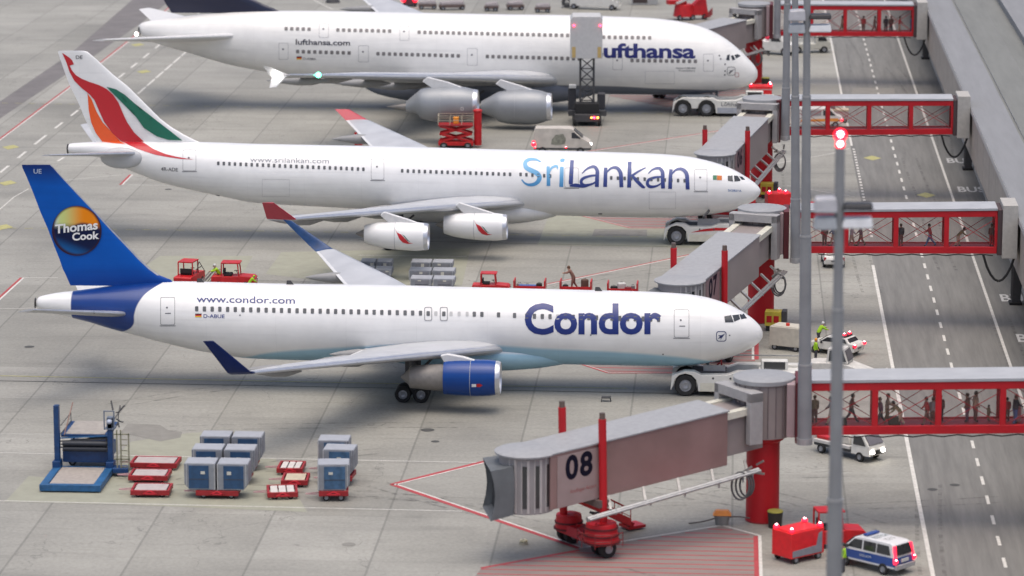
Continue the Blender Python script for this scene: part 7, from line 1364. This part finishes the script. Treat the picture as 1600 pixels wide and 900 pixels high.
for px, pose, top_, bot_, rz, s, lab in ((1273, 'stand', olive, brown, 90, .98, 'passenger in olive standing right beside the mast'), (1299, 'walk', pale, tan, 180, 1.0, 'passenger in a pale coat half hidden by the front mast'),
    (1330, 'stride', brown, darkc, 0, 1.02, 'passenger in brown striding with a black case in the first walkway bay'), (1376, 'walk', plum, darkc, 190, .97, 'passenger in plum at the left post of the second walkway bay'), (1386, 'hold', tan, olive, 0, 1.02, 'passenger in tan with an arm out, beside the one in plum'),
    (1407, 'bend', olive, tan, 180, 1.0, 'passenger in olive bending over a black case'), (1448, 'walk', redc, brown, 190, 1.0, 'passenger in dark red near the right post of the second bay'), (1457, 'stand', greyc, brown, 90, .97, 'passenger in grey behind the one in dark red'), (1470, 'stand', brown, darkc, 270, .95, 'passenger half hidden behind the third walkway post'),
    (1512, 'stand', brown, plum, 160, 1.02, 'passenger in brown, left one of the pair in the third bay'), (1524, 'stand', tan, brown, 20, 1.08, 'tall passenger in tan, right one of the pair in the third bay'), (1545, 'stand', olive, olive, 30, .58, 'small child in olive standing alone in the third bay'),
    (1585, 'hold', darkc, denim, 30, 1.05, 'passenger in a black shirt and jeans at the right edge'), (1574, 'stand', redc, brown, 90, .85, 'passenger in red behind the one in the black shirt')):
    x = Xp(px); person(lab, on_walk(Z1_, 225, x, 1.2+random.random()), D2R(rz), pose, top_, bot_, random.randrange(2), s, gw)
x = Xp(1320); bag('black wheeled case beside the striding passenger', (x-.15, 226.3, Z1_(x)+.32), black, (.55, .35, .5), nm='suitcase', group='cases in the nearest walkway'); x = Xp(1397); bag('large black case in front of the bending passenger', (x, 226.2, Z1_(x)+.32), M('case_olive', (.03, .03, .015), .6), (.8, .35, .6), nm='suitcase', group='cases in the nearest walkway')
x = Xp(1590); bag('pink bundle at the right end of the nearest walkway', (x, 227.0, Z1_(x)+.32), M('bundle_pink', (.55, .3, .28), .7), (.5, .4, 1.0), nm='bundle', group='cases in the nearest walkway')
Z2_ = B2[3]
for px, pose, top_, bot_, rz, lab in ((1288, 'stand', brown, brown, 90, 'passenger in brown behind the mast in the second walkway'), (1302, 'walk', denim, tan, 180, 'passenger in blue beside the one in brown in the second walkway'), (1330, 'walk', pale, tan, 0, 'passenger in a pale jacket at the first post of the second walkway'), (1345, 'walk', plum, brown, 180, 'passenger in plum pulling a bag in the second walkway'),
    (1407, 'stand', darkc, brown, 90, 'passenger tucked beside the middle post of the second walkway'), (1453, 'stride', redc, denim, 180, 'passenger in a red top and jeans striding in the second walkway'), (1496, 'bend', olive, tan, 0, 'passenger in olive bending in the last bay of the second walkway'), (1549, 'stand', brown, redc, 90, 'passenger in brown at the far right post of the second walkway')):
    x = YP(px, 400, 290.5).x; person(lab, on_walk(Z2_, 289, x), D2R(rz), pose, top_, bot_, random.randrange(2), 1.0, gw)
Z4_ = B4[3]
for px, pose, top_, bot_, rz, lab in ((1315, 'walk', tan, olive, 0, 'passenger in tan in the first open bay of the farthest walkway'), (1349, 'stand', redc, brown, 90, 'passenger in red in the middle bay of the farthest walkway'), (1366, 'walk', brown, brown, 0, 'passenger in brown in the middle bay of the farthest walkway'), (1384, 'stand', darkc, darkc, 90, 'first passenger of the dark pair in the farthest walkway'), (1392, 'stand', brown, darkc, 90, 'second passenger of the dark pair in the farthest walkway'), (1405, 'hold', redc, tan, 0, 'passenger in red near the end of the farthest walkway'), (1424, 'stand', denim, denim, 180, 'passenger in blue at the end of the farthest walkway')):
    x = YP(px, 50, 434.5).x; person(lab, on_walk(Z4_, 433, x), D2R(rz), pose, top_, bot_, random.randrange(2), 1.05, gw)
gg = 'ground workers in green vests'
p = G(342, 450); person('ground worker in a green vest leaning beside the red tractor', (p.x, p.y+.6, 0), D2R(200), 'reach', hivis, darkc, 2, 1.15, gg, hat=M('helmet_pale', (.6, .6, .58), .5))
p = G(391, 452); person('ground worker in a green vest crouching in front of the red tractor', (p.x, p.y-.6, 0), D2R(10), 'bend', hivis, hivis, 0, .85, gg, hat=hivis)
p = G(1277, 545); person('ground worker in a green vest behind the white car', (p.x+.1, p.y+1.6, 0), D2R(20), 'reach', hivis, darkc, 2, 1.05, gg, hat=M('helmet_pale', (.6, .6, .58), .5))
p = G(1274, 566); person('ground worker in green with orange helmet in front of the white car', (p.x, p.y+.3, 0), D2R(15), 'stand', hivis, darkc, 0, 1.0, gg, hat=orange)
p = G(1318, 896); person('ground worker in a green vest beside the police van', (p.x, p.y+.3, 0), D2R(200), 'stand', hivis, darkc, 0, 1.0, gg)
cx, cy, L = carts[1]; person('worker in brown bending over the second open cart', (cx-.2, cy, .63), D2R(180), 'reach', brown, brown, 0, 1.15, hat=HAIR[1])
